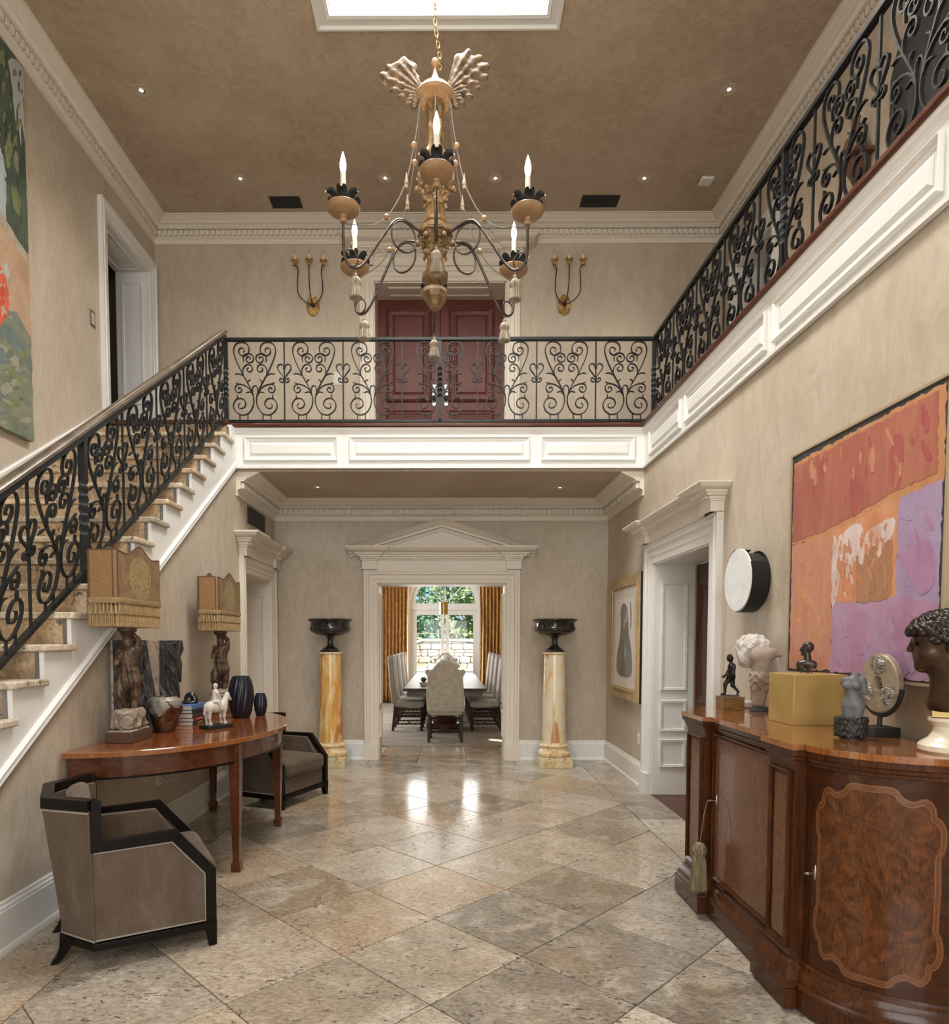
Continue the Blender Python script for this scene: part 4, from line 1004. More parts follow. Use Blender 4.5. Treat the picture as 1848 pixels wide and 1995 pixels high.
for s in (-1,1):
    lf = MB(); x0, x1 = sorted((s*.012, s*.84))
    gx0, gx1 = sorted((s*.10, s*.70))
    lf.box(x0,gx0,.03,.09,0.01,2.29).box(gx1,x1,.03,.09,0.01,2.29).box(gx0,gx1,.03,.09,2.165,2.29).box(gx0,gx1,.03,.09,.01,.26)
    leaf = lf.build('door_leaf', WHITE, wn)
    for z in (1.707,1.237,.752): MB().box(gx0,gx1,.045,.075,z-.014,z+.014).build('glazing_bar', WHITE, leaf)
    zz = [.26,.752,1.237,1.707,2.165]
    for i in range(4): MB().box(gx0,gx1,.058,.062,zz[i],zz[i+1]).build('pane', PANE, leaf)
# curtains
def curtmat():
    m, nt, b = newmat('amber_damask'); v = coords(nt, 'Object', (1,1,1)); f = noise(nt, v, 9, 4, .6, 2)
    wv = nd(nt, 'TexWave', wave_type='BANDS', bands_direction='X'); wv.inputs['Scale'].default_value = 3.6; wv.inputs['Distortion'].default_value = .6; nt.links.new(v, wv.inputs['Vector'])
    col = ramp(nt, f, [(.40,(.42,.21,.055)),(.52,(.60,.36,.11)),(.62,(.70,.48,.19))], 'EASE'); col = mix(nt, ramp(nt, wv.outputs['Fac'], [(.55,(0,0,0)),(.75,(.8,.8,.8))]), col, (.30,.085,.035)); nt.links.new(col, b.inputs['Base Color']); b.inputs['Roughness'].default_value = .5; b.inputs['Emission Strength'].default_value = 0; return m
CURT = curtmat()
for s, x0, x1, sd in ((-1,-1.72,-.93,'left'),(1,.80,1.60,'right')):
    w = x1-x0
    def cf(u, v):
        z = .01+2.93*v; a = u*2*PI*9; return (w*(u-.5)*(1-.06*math.sin(v*PI)), .05*math.sin(a+.5*math.sin(z*2))+.012*math.sin(z*5+u*20), z)
    mb = MB().grid(cf, 150, 12)
    o = mb.build('curtain', CURT, None, 60); o.location = ((x0+x1)/2, 16.27, 0); m = o.modifiers.new('thick', 'SOLIDIFY'); m.thickness = .006
    tag(o, 'gold and rust damask curtain %s of the arched window' % sd, 'curtain', 'dining room curtains')
rodm = plain('curtain_rod_brass', (.5,.36,.16), .3, 1)
for s in (-1,1):
    o = MB().tube([(-.5,0,0),(.5,0,0)], .018, 12).build('curtain_rod', rodm); o.location = (-1.325 if s < 0 else 1.2, 16.27, 2.965)
    tag(o, 'brass curtain rod above the %s dining room curtain' % ('left' if s < 0 else 'right'), 'curtain rod', 'curtain rods')
    tag(MB().box(-.02,.02,.02,.235,-.02,.02).build('bracket', rodm, o))
# table
TABW = wood('dining_table_wood', [(.3,(.03,.014,.008)),(.7,(.09,.042,.022))], (4,.5,1), .42, 0)
TURN = mottled('dark_turned_wood', [(.3,(.022,.012,.008)),(.7,(.06,.032,.02))], 8, .5, spec=.25)
dt = thing('dining_table', 'long polished dark wood dining table in the far room', 'table', (-.035,13.0,.006))
MB().box(-.68,.68,-2.32,2.32,.715,.76).build('table_top', TABW, dt, bev=.008)
MB().box(-.61,.61,-2.24,2.24,.62,.715).build('apron', WALNUT, dt)
for y in (-1.45,1.45):
    p = MB().lathe([(.20,.10),(.22,.16),(.15,.24),(.11,.34),(.14,.44),(.19,.52),(.16,.60),(.24,.63)], n=24).build('pedestal', MAHOG, dt); p.location = (0,y,0)
    f = MB().box(-.32,.32,-.10,.10,0,.10).box(-.10,.10,-.36,.36,0,.10).build('pedestal_foot', MAHOG, dt, bev=.02); f.location = (0,y,0)
# chairs
def damask():
    m, nt, b = newmat('ivory_damask'); v = coords(nt, 'Object', (1,1,1)); n1 = noise(nt, v, 9, 2, .5, 1.5)
    nt.links.new(ramp(nt, n1, [(.47,(.42,.37,.295)),(.50,(.50,.45,.37)),(.60,(.51,.46,.38)),(.63,(.43,.38,.305))]), b.inputs['Base Color']); b.inputs['Roughness'].default_value = .6; return m
DAM = damask(); SEATM = velvet('greige_chair_velvet', (.30,.27,.23), (.38,.345,.30), (.46,.42,.37))
def turned(mb, p, q, r=.016):
    p, q = Vector(p), Vector(q); L = (q-p).length; n = max(16, int(L/.012)); pts = [p+(q-p)*i/n for i in range(n+1)]
    rs = [r*(.55+.45*abs(math.sin(i/n*L/.075*PI))) for i in range(n+1)]
    return mb.tube(pts, rs, 8)
def dining_chair(name, label, group, tall, back_poly, fabric):
    c = thing(name, label, 'dining chair', (0,0,0), 0, group)     # faces +x, origin under the seat
    for s in (-1,1):
        MB().obox((-.235,.245*s,.2495), (1,0,-.10), UY, (0.1,0,1), .022, .022, .245).build('leg', TURN, c)
        mb = MB(); turned(mb, (.225,.235*s,.03), (.225,.235*s,.42), .026); mb.lathe([(.0,0),(.03,.005),(.032,.02),(.02,.035)], (.225,.235*s,0), 12).build('leg', TURN, c)
        mb = MB(); turned(mb, (-.215,.24*s,.12), (.225,.236*s,.12)); turned(mb, (-.23,.24*s,.26), (.225,.236*s,.26)); mb.build('side_stretcher', TURN, c)
    mb = MB(); turned(mb, (.225,-.236,.20), (.225,.236,.20)); turned(mb, (.225,-.236,.31), (.225,.236,.31)); turned(mb, (0,-.236,.12), (0,.236,.12)); mb.build('front_stretcher', TURN, c)
    mb = MB(); turned(mb, (-.215,-.24,.16), (-.215,.24,.16)); mb.build('rear_stretcher', TURN, c)
    MB().box(-.245,.265,-.27,.27,.40,.51).build('seat', SEATM if fabric is SEATM else DAM, c, bev=.035, seg=4)
    mb = MB().prism(back_poly, (0,0,0), UY, ZV, UX, -.045, .045); mb.xf(Matrix.Translation((-.235,0,.46)) @ Matrix.Rotation(-.09 if tall else -.06,4,'Y')).build('backrest', fabric, c, bev=.022, seg=3)
    return c
ears = [(-.275,.0),(.275,.0),(.285,.30),(.265,.58),(.272,.64),(.300,.69),(.298,.735),(.265,.75),(.225,.735),(.195,.745),(.165,.795),(.135,.83),(.115,.86),(.07,.90),(0,.915)]
ears = [(x,z*.86) for x,z in ears]; ears = ears+[(-x,z) for x,z in ears[2:-1][::-1]]
pointed = [(-.25,.0),(.25,.0),(.255,.45),(.25,.66),(.235,.74),(.205,.80),(.19,.82),(.15,.77),(.08,.755),(0,.75)]
pointed = pointed+[(-x,z) for x,z in pointed[2:-1][::-1]]
e1 = dining_chair('dining_chair', 'ivory damask dining chair at the near end of the table', 'dining chairs', True, ears, DAM)
e1.location = (-.025,10.21,.0065); e1.rotation_euler = (0,0,PI/2)
copy_tree(e1, (-.035,15.75,.0065), -PI/2, 'ivory damask dining chair at the far end of the table')
s1 = dining_chair('dining_chair', 'x', 'dining chairs', True, pointed, SEATM)
names = ['nearest the doorway', 'second from the doorway', 'third from the doorway', 'farthest from the doorway']
first = True
for sd, x, rz in (('left',-.655,0),('right',.655,PI)):
    for i, y in enumerate((11.45,12.5,13.55,14.6)):
        lb = 'upholstered dining chair on the %s side of the table, %s' % (sd, names[i])
        if first: s1.location = (x,y,.0065); s1.rotation_euler = (0,0,rz); s1['label'] = lb; first = False
        else: copy_tree(s1, (x,y,.0065), rz, lb)
# pendant
BRASS = mottled('brushed_brass', [(.3,(.42,.28,.10)),(.7,(.58,.42,.18))], 30, .3, 1)
pn = thing('pendant_light', 'brass cylinder pendant lamp over the dining table', 'pendant lamp', (-.062,11.8,1.79))
MB().lathe([(.07,.20),(.078,.20),(.078,.425),(.0,.425)], n=32).build('shade', BRASS, pn)
MB().tube([(0,0,.425),(0,0,1.405)], .008, 10).build('rod', BRASS, pn)
MB().lathe([(.0,1.38),(.06,1.385),(.06,1.41),(0,1.41)], n=24).build('canopy', BRASS, pn)
MB().tube([(0,0,.20),(0,0,.03),(0,0,.0)], [.012,.012,.006], 10).build('lower_stem', BRASS, pn)
# flowers and a small plant on the table
PETAL = mottled('white_petals', [(.3,(.62,.60,.54)),(.7,(.86,.84,.80))], 60, .7, bmp=.6, bscale=90)
LEAFM = mottled('leaf_green', [(.3,(.02,.06,.02)),(.7,(.07,.15,.05))], 20, .5)
CERAM = plain('white_ceramic', (.75,.74,.71), .25)
fv = thing('flower_vase', 'white hydrangeas in a pale vase on the dining table', 'flowers', (.0,12.4,.7665))
MB().lathe([(0,0),(.06,0),(.09,.06),(.085,.14),(.06,.19),(.065,.22),(.05,.2),(0,.05)], n=28).build('vase', CERAM, fv)
for i, (x,y,z,r) in enumerate(((-.10,0,.34,.10),(.09,.05,.36,.10),(0,-.09,.30,.10),(.02,.1,.40,.09),(-.03,.02,.42,.085),(.15,-.03,.30,.075),(-.17,.05,.29,.075))):
    f = lambda X,Y,Z,x=x,y=y,z=z,r=r: np.sqrt((X-x)**2+(Y-y)**2+(Z-z)**2)-r+.012*lump(X,Y,Z,90,i)
    link('flower_head', sculpt(f, (x-r-.03,y-r-.03,z-r-.03), (x+r+.03,y+r+.03,z+r+.03), .012), PETAL, fv)
pl = thing('small_plant', 'small green plant in a bowl left on the dining table', 'plant', (-.40,11.4,.7665))
MB().lathe([(0,0),(.05,0),(.08,.05),(.075,.055),(.04,.02),(0,.02)], n=20).build('bowl', CERAM, pl)
for i in range(14):
    a = i*2.4; t = .3+.7*random.random(); d = Vector((math.cos(a)*t, math.sin(a)*t, 1.0)).normalized(); L = .13
    sd = d.cross(Vector(ZV)).normalized()*.018; b = Vector((0,0,.03))
    MB().add([b-sd*.4, b+sd*.4, b+d*L*.6+sd, b+d*L, b+d*L*.6-sd], [(0,1,2,3,4)]).build('leaf', LEAFM, pl)
# ------------------------------------------------------------------ garden seen through the window
struct(MB().box(-14,14,YW+.3,60,-.35,-.03).build('ground', mottled('lawn_and_paving', [(.3,(.30,.30,.20)),(.6,(.52,.50,.44)),(.8,(.62,.60,.55))], .8, .9, src='World')), 'pale garden terrace beyond the window')
FIELD = mottled('fieldstone', [(.3,(.34,.26,.18)),(.5,(.55,.47,.37)),(.7,(.68,.62,.54))], 1.4, .9, rand=11, src='World', bmp=.3, bscale=20)
CAPST = plain('coping_stone', (.70,.67,.61), .8); MORT = plain('mortar', (.42,.38,.33), .9)
gw = thing('garden_wall', 'fieldstone garden wall with a raised curved coping in the middle', 'wall', (0,24.5,0))
def wtop(x):
    a = abs(x+.05)
    return 1.50 if a < .85 else (1.50-.27*.5*(1-math.cos(PI*min(1,(a-.85)/.7))))
mb = MB(); P = []; nx = 60
for i in range(nx+1):
    x = -7+14*i/nx; P.append((x, wtop(x)))
MB().prism([(-7,0)]+[(7,0)]+[p for p in P[::-1]], (0,0,0), UX, ZV, UY, 0, .4).build('wall_core', MORT, gw)
MB().sweep([(0,-.07),(.09,-.07),(.09,.47),(0,.47),(0,-.07)], P, (0,0,0), UX, ZV, UY).build('coping', CAPST, gw)
stones = []
rng = random.Random(3); rows = 0; z = 0
while z < 1.5:
    h = rng.uniform(.16,.28); x = -2.6+rng.uniform(0,.2)
    while x < 2.6:
        w = rng.uniform(.22,.52); zt = min(wtop(x), wtop(x+w), z+h)
        if zt-z > .05:
            q = [(x+.015+rng.uniform(0,.05),z+.012),(x+w-.015-rng.uniform(0,.05),z+.012+rng.uniform(0,.03)),(x+w-.012,z+(zt-z)*.5),(x+w-.02-rng.uniform(0,.06),zt-.012),(x+.02+rng.uniform(0,.06),zt-.012),(x+.012,z+(zt-z)*.55)]
            MB().prism(q, (0,0,0), UX, ZV, UY, -rng.uniform(.03,.06), .02).build('stone', FIELD, gw, bev=.012)
        x += w
    z += h
tag(MB().box(-3,3,22.8,23.3,-.03,.55).build('stone_bench_wall', CAPST, bev=.02), 'low white stone ledge in front of the garden wall', 'ledge')
FOL = [mottled('foliage_%d' % i, s, 3, .55, src='World') for i, s in enumerate(([(.3,(.08,.17,.06)),(.7,(.22,.38,.13))], [(.3,(.18,.27,.10)),(.7,(.42,.52,.24))], [(.3,(.06,.15,.08)),(.7,(.16,.32,.17))]))]
for f_ in FOL:
    nt = f_.node_tree; b = nt.nodes['Principled BSDF']; b.inputs['Subsurface Weight'].default_value = 0
BARK = mottled('bark', [(.3,(.08,.06,.04)),(.7,(.18,.14,.10))], 12, .9, bmp=.5)
def tree(x, y, h, r, k, label):
    t = thing('tree', label, 'tree', (x,y,-.03), 0, 'trees beyond the garden wall')
    MB().tube([(0,0,0),(.1,0,h*.3),(0,.1,h*.62)], [.16,.12,.05], 10).build('trunk', BARK, t)
    n = 5200; rs = np.random.RandomState(int(k*100+abs(x)*10)); V = []; F = []
    blobs = [(rs.uniform(-r,r)*.7, rs.uniform(-r,r)*.7, rs.uniform(h*.12,h*.92), rs.uniform(.35,.8)*r*.8) for _ in range(26)]
    for i in range(n):
        b = blobs[rs.randint(len(blobs))]; d = rs.normal(size=3); d /= np.linalg.norm(d); c = np.array(b[:3])+d*b[3]*rs.uniform(.75,1.05)
        if c[2] < .2: continue
        a = rs.normal(size=3); a /= np.linalg.norm(a); bb = np.cross(a, rs.normal(size=3)); bb /= np.linalg.norm(bb); s = rs.uniform(.07,.15)
        m = len(V); V += [tuple(c-a*s), tuple(c+bb*s*.5), tuple(c+a*s), tuple(c-bb*s*.5)]; F.append((m,m+1,m+2,m+3))
    me = bpy.data.meshes.new('crown'); me.from_pydata(V, [], F); tag(link('crown', me, FOL[k], t), kind='stuff')
for x, y, h, r, k, lb in ((-4.7,29,6.0,1.45,0,'dark leafy tree left behind the garden wall'),(-1.6,29,6.2,1.45,2,'deep green tree just left of centre behind the garden wall'),(1.5,29,5.8,1.45,1,'light green tree just right of centre behind the garden wall'),(4.6,29,6.0,1.45,0,'dark leafy tree right behind the garden wall'),(0,36,9,1.9,1,'tall pale green tree farthest behind the garden wall'),(-1.9,26.2,2.0,.6,1,'low pale shrub behind the left end of the garden wall'),(-4.2,36,8.5,1.9,2,'tall dark tree far left behind the garden wall'),(4.2,36,8.5,1.9,2,'tall dark tree far right behind the garden wall')):
    tree(x, y, h, r, k, lb)
# ------------------------------------------------------------------ sculptures and table objects
def face_rot(x, y): return -math.atan2(x, y)          # local x runs to the viewer's right
BRONZE_D = mottled('dark_bronze', [(.3,(.012,.011,.010)),(.6,(.035,.030,.026)),(.8,(.07,.06,.05))], 14, .34, .75)
BRONZE_H = mottled('brown_bronze', [(.3,(.03,.018,.012)),(.55,(.075,.043,.026)),(.8,(.13,.08,.05))], 9, .34, .7)
STONE_W = mottled('weathered_limestone', [(.3,(.40,.36,.31)),(.55,(.58,.54,.49)),(.8,(.72,.69,.64))], 14, .85, bmp=.5, bscale=30)
SAND = mottled('sandstone', [(.3,(.24,.19,.145)),(.6,(.36,.295,.235)),(.8,(.45,.385,.315))], 10, .85, bmp=.3, bscale=40)
GREYST = mottled('grey_cast_stone', [(.3,(.095,.10,.105)),(.7,(.15,.155,.16))], 6, .5)
GOLD = mottled('gold_leaf', [(.3,(.44,.29,.085)),(.55,(.56,.39,.135)),(.8,(.64,.47,.19))], 2.2, .5, .55, detail=6)
SBZ = 1.12
# --- walking bronze boy on a wooden block
t = thing('walking_figure', 'small dark bronze striding figure on a wooden block', 'figurine', (1.755,4.125,SBZ), face_rot(1.755,4.125))
BLK = wood('block_wood', [(.3,(.10,.05,.02)),(.7,(.26,.15,.06))], (1,1,6), .2, .6)
mb = MB().box(-.065,.065,-.065,.065,0,.082); mb.xf(Matrix.Rotation(.35,4,'Z')).build('block', BLK, t, bev=.002)
MB().box(-.055,.055,-.028,.028,.082,.090).build('bronze_base', BRONZE_D, t)
b0 = .09
body = [('c',(.006,0,b0+.175),(.004,0,b0+.118),.024,.020),('e',(.004,0,b0+.115),(.026,.024,.022)),('e',(-.008,0,b0+.226),(.017,.018,.021)),('c',(0,0,b0+.205),(.004,0,b0+.185),.009,.012),
 ('c',(-.006,-.008,b0+.105),(-.030,-.01,b0+.062),.017,.012),('c',(-.030,-.01,b0+.062),(-.030,-.01,b0+.012),.011,.007),('c',(-.030,-.01,b0+.007),(-.050,-.01,b0+.006),.007,.005),
 ('c',(.010,.010,b0+.105),(.012,.010,b0+.060),.018,.013),('c',(.012,.010,b0+.060),(.044,.010,b0+.022),.011,.007),('c',(.046,.010,b0+.020),(.040,.010,b0+.003),.006,.005),
 ('c',(.018,-.022,b0+.172),(.014,-.030,b0+.130),.009,.008),('c',(.014,-.030,b0+.130),(-.022,-.022,b0+.108),.008,.006),('c',(-.004,.020,b0+.172),(-.020,.018,b0+.135),.009,.008),('c',(-.020,.018,b0+.135),(-.036,-.004,b0+.114),.007,.006),
 ('e',(-.040,-.008,b0+.112),(.011,.009,.009)),('e',(-.014,-.010,b0+.243),(.007,.007,.007)),('e',(-.002,-.006,b0+.247),(.008,.008,.007)),('e',(.006,0,b0+.225),(.009,.014,.016))]
link('body', sculpt(lambda X,Y,Z: union(X,Y,Z,body,.006), (-.07,-.05,.085), (.07,.05,.36), .0032), BRONZE_D, t)
# --- limestone head fragment on a rod
t = thing('stone_fragment', 'rough limestone head fragment on a thin steel rod', 'sculpture', (1.932,4.22,SBZ), face_rot(1.932,4.22))
MB().box(-.075,.075,-.05,.05,0,.045).build('stone_base', STONE_W, t, bev=.012)
MB().tube([(0,0,.045),(0,0,.26)], .0055, 10).build('rod', STEEL, t)
def frag(X,Y,Z):
    d = smin(ell(X,Y,Z,(.0,0,.385),(.100,.085,.082)), ell(X,Y,Z,(-.012,-.015,.315),(.078,.07,.075)), .03)
    d = np.maximum(d, -(Z-.255)); d = d+np.where(Z > .37, .010*lump(X,Y,Z,85), .003*lump(X,Y,Z,60))
    return smin(d, caps(X,Y,Z,(-.070,-.05,.335),(-.055,-.06,.30),.016), .02)
link('fragment', sculpt(frag, (-.13,-.12,.24), (.13,.12,.50), .0055), STONE_W, t)
# --- sandstone torso
t = thing('sandstone_torso', 'armless sandstone torso with draped hips beside the gold cube', 'sculpture', (1.895,4.02,SBZ), face_rot(1.895,4.02))
MB().box(-.06,.06,-.045,.045,0,.022).build('plinth', BLACKP, t, bev=.002)
items = [('c',(.0,0,.34),(.0,0,.27),.052,.046),('e',(-.03,-.01,.335),(.040,.042,.045)),('e',(.035,0,.345),(.042,.045,.04)),('c',(.07,0,.352),(.098,0,.340),.026,.014),('c',(.0,0,.27),(-.006,0,.22),.044,.042),
 ('e',(-.008,0,.205),(.055,.048,.04)),('c',(-.030,0,.18),(-.030,0,.04),.030,.018),('c',(.018,0,.18),(.006,0,.04),.030,.018),('c',(.0,0,.375),(.0,0,.385),.026,.024)]
def torso(X,Y,Z):
    d = union(X,Y,Z,items,.022); w = np.clip((.245-Z)/.02,0,1)*np.clip((Z-.10)/.03,0,1); d = d-.005*w*lump(X*1.2,Y,Z*.9,95,2)-.004*w*np.sin(Z*150+5*np.sin(X*60)+X*70)-.004*w
    d = np.maximum(d, Z-.392); return np.maximum(d, .022-Z)
link('torso', sculpt(torso, (-.10,-.08,.015), (.13,.08,.42), .005), SAND, t)
# --- gold cube and small bust on pins
t = MB().box(-.134,.134,-.13,.13,0,.256).build('gold_cube', GOLD, None, bev=.0025); t.location = (1.868,3.46,SBZ); tag(t, 'large gold-leaf cube plinth in the middle of the sideboard', 'plinth')
t = thing('small_bust', 'small dark bald bust on pins above the gold cube', 'bust', (1.885,3.50,SBZ+.256), face_rot(1.885,3.5)); t.scale = (1.1,1.1,1.1)
for x, y in ((-.022,-.01),(.0,-.012),(.008,.01),(.022,-.006)): MB().tube([(x,y,0),(x,y,.024)], .0028, 6).build('pin', BLACKP, t)
items = [('e',(.006,0,.124),(.025,.021,.026)),('e',(-.008,0,.112),(.018,.018,.026)),('c',(-.025,0,.116),(-.0285,0,.109),.003,.004),('e',(-.016,0,.091),(.010,.011,.008)),('c',(.002,0,.10),(.004,0,.06),.014,.018),('e',(.0,0,.046),(.042,.024,.020)),('e',(-.030,-.002,.040),(.014,.018,.018)),('e',(.030,-.002,.040),(.014,.018,.018)),('c',(-.02,0,.040),(-.02,0,.020),.020,.020),('c',(.02,0,.040),(.02,0,.020),.020,.020),('e',(.010,-.020,.114),(.005,.004,.008))]
def sbust(X,Y,Z): return np.maximum(union(X,Y,Z,items,.006), .022-Z)
link('body', sculpt(sbust, (-.05,-.05,.015), (.055,.05,.17), .0024), mottled('dark_wood_bust', [(.3,(.02,.013,.011)),(.7,(.05,.032,.027))], 12, .3), t)
# --- grey torso on bark base
t = thing('grey_torso', 'grey female torso on a rough black base', 'sculpture', (1.765,2.905,SBZ), face_rot(1.765,2.905))
ROUGHB = mottled('rough_black_bark', [(.3,(.006,.006,.006)),(.7,(.03,.028,.026))], 30, .35, bmp=.8, bscale=60, stretch=(1,1,.5))
def bark(X,Y,Z):
    d = np.maximum(np.sqrt(X**2+Y**2)-.064, np.abs(Z-.052)-.042); return d+.0035*np.sin(Z*190+3*np.sin(X*90)+2*np.sin(Y*80))*np.sin(np.arctan2(Y,X)*9+Z*60)
link('bark_base', sculpt(bark, (-.08,-.08,.0), (.08,.08,.11), .0042), ROUGHB, t)
MB().lathe([(0,0),(.045,0),(.045,.012),(0,.012)], n=24).build('foot', ROUGHB, t)
g0 = .092
items = [('c',(.004,0,g0+.155),(.0,0,g0+.115),.030,.027),('e',(-.020,-.022,g0+.138),(.018,.018,.017)),('e',(.014,-.026,g0+.138),(.018,.018,.017)),('c',(-.028,0,g0+.165),(-.036,0,g0+.150),.014,.010),('c',(.036,0,g0+.165),(.046,.004,g0+.115),.017,.014),('c',(.008,0,g0+.178),(.012,0,g0+.192),.014,.013),
 ('c',(0,0,g0+.115),(.002,0,g0+.085),.026,.028),('e',(.006,0,g0+.066),(.040,.032,.034)),('c',(-.012,-.004,g0+.05),(-.014,-.004,g0-.002),.026,.021),('c',(.024,-.002,g0+.05),(.018,-.004,g0-.002),.027,.022)]
link('torso', sculpt(lambda X,Y,Z: np.maximum(np.maximum(union(X,Y,Z,items,.012), Z-(g0+.197)), g0-.004-Z), (-.07,-.06,g0-.01), (.08,.06,g0+.21), .0035), GREYST, t)
# --- ring disc on a stand
t = thing('stone_disc', 'carved stone ring disc upright on a black stand', 'sculpture', (1.945,2.99,SBZ))
MB().box(-.065,.055,-.06,.06,0,.042).build('stand_block', BLACKP, t, bev=.002)
MB().tube([(0,0,.042),(0,0,.105)], .010, 10).build('stand_post', BLACKP, t)
zc = .235; Rd = .134
mb = MB(); pts = [(0, Rd*1.06*math.sin(a), zc-Rd*1.06*math.cos(a)) for a in [(-1.45+2.9*i/24) for i in range(25)]]
mb.tube(pts, .009, 8); mb.build('cradle', BLACKP, t)
DISC = mottled('bronze_stone_disc', [(.3,(.20,.155,.095)),(.5,(.33,.27,.185)),(.75,(.44,.385,.295))], 14, .5, .15, bmp=.25, bscale=40)
n = 64; prof = [(.034,-.016),(.128,-.016),(Rd,-.010),(Rd,.010),(.128,.016),(.034,.016),(.034,-.016)]
mb = MB(); P = [(h, r*math.cos(2*PI*i/n), zc+r*math.sin(2*PI*i/n)) for i in range(n) for r, h in prof]; k = len(prof)
mb.add(P, [(i*k+j, i*k+j+1, ((i+1)%n)*k+j+1, ((i+1)%n)*k+j) for i in range(n) for j in range(k-1)]); disc = mb.build('disc', DISC, t)
SILV = mottled('silvered_relief', [(.4,(.22,.20,.17)),(.7,(.60,.58,.53))], 40, .4, .5)
for a in (PI*.52, PI*1.18, PI*1.84):
    cy_, cz_ = .084*math.cos(a), zc+.084*math.sin(a)
    def rel(X,Y,Z,cy_=cy_,cz_=cz_,a=a):
        yy = (Y-cy_)*math.cos(a)+(Z-cz_)*math.sin(a); zz = -(Y-cy_)*math.sin(a)+(Z-cz_)*math.cos(a)
        return np.sqrt((yy/.036)**2+(zz/.042)**2+((X+.016)/.010)**2)*.012-.012+.004*np.sin(Y*300+2*np.sin(Z*200))*np.sin(Z*260+3*np.sin(Y*190))
    link('relief', sculpt(rel, (-.034,cy_-.05,cz_-.05), (-.012,cy_+.05,cz_+.05), .0032), SILV, disc)
# --- bronze head on marble socle
bx, by = 1.918, 2.575
t = thing('portrait_bust', 'bronze curly haired head in profile on a cream marble socle', 'bust', (bx,by,SBZ), face_rot(bx,by))
CMARB = mottled('cream_marble', [(.3,(.60,.52,.40)),(.6,(.72,.66,.54)),(.8,(.78,.73,.63))], 8, .22, dist=1)
MB().lathe([(0,0),(.094,0),(.101,.008),(.101,.026),(.093,.036),(.084,.042),(.068,.055),(.054,.078),(.052,.098),(.061,.112),(.070,.120),(.070,.132),(.0,.134)], (.022,-.012,0), 48).build('socle', CMARB, t)
PLQ = plain('brass_plate', (.42,.30,.13), .35, .9)
MB().box(-.035,.08,-.055,.035,.134,.158).build('plaque', PLQ, t, bev=.002)
hz = .40      # head centre height
def head(X,Y,Z):
    Z = Z-hz; Ya = np.abs(Y)
    it = [('e',(.024,0,.040),(.104,.076,.088)),('e',(-.030,0,.0),(.074,.060,.092)),('e',(-.048,0,.045),(.052,.056,.050)),('c',(-.046,0,-.058),(-.072,0,-.072),.034,.024),('c',(-.005,0,-.062),(.035,0,-.03),.045,.04)]
    d = union(X,Y,Z,it,.03)
    d = smin(d, caps(X,Y,Z,(-.098,0,.030),(-.112,0,-.006),.010,.0125), .012)          # nose
    d = smin(d, ell(X,Ya,Z,(-.083,.026,.036),(.016,.026,.009)), .010)                # brow
    d = smin(d, caps(X,Y,Z,(-.094,0,-.034),(-.086,0,-.036),.010,.012), .008)         # upper lip
    d = smin(d, caps(X,Y,Z,(-.090,0,-.050),(-.084,0,-.052),.009,.011), .008)
    d = np.maximum(d, -caps(X,Y,Z,(-.104,-.02,-.0425),(-.104,.02,-.0425),.0055))     # mouth line
    e = ell(X,Ya,Z,(-.084,.030,.016),(.010,.016,.008)); d = np.maximum(d, -e)
    d = smin(d, ell(X,Ya,Z,(-.072,.030,.014),(.012,.014,.0085)), .004)               # eyes
    d = smin(d, ell(X,Ya,Z,(-.055,.040,-.020),(.030,.024,.026)), .02)
    d = smin(d, caps(X,Y,Z,(.028,0,-.05),(.040,0,-.235),.062,.068), .03)             # neck
    d = smin(d, caps(X,Ya,Z,(-.012,.02,-.09),(-.020,.01,-.20),.026,.030), .03)
    d = smin(d, ell(X,Y,Z,(.045,0,-.225),(.092,.078,.045)), .03)
    er = ell(X,Ya,Z,(.018,.074,.006),(.016,.010,.026)); d = smin(d, er, .006)
    return np.maximum(d, -.243-Z)
link('head', sculpt(head, (-.14,-.10,.15), (.15,.10,.55), .0042), BRONZE_H, t)
ga = PI*(3-math.sqrt(5)); curls = []
for i in range(380):
    z = 1-2*(i+.5)/380; r = math.sqrt(1-z*z); x, y = r*math.cos(i*ga), r*math.sin(i*ga)
    p = (.008+.128*x, .082*y, .044+.096*z)
    if p[2] < -.02 or (p[0] < -.045 and p[2] < .052): continue
    if p[2] < .015 and p[0] < .03: continue
    curls.append(p)
def hair(X,Y,Z):
    Z = Z-hz; d = np.full(X.shape, 1.0)
    for j, c in enumerate(curls):
        dx, dy, dz = X-c[0], Y-c[1], Z-c[2]; q = np.sqrt(dx*dx+dy*dy+dz*dz); d = np.minimum(d, q-.0142-.003*np.sin(q*620+j+3*np.arctan2(dz,dx)))
    return d
link('hair', sculpt(hair, (-.15,-.12,.345), (.17,.12,.58), .0045), mottled('hair_bronze', [(.3,(.016,.012,.010)),(.7,(.06,.045,.036))], 20, .36, .7), t)

# ------------------------------------------------------------------ console table objects
TZ = .9057
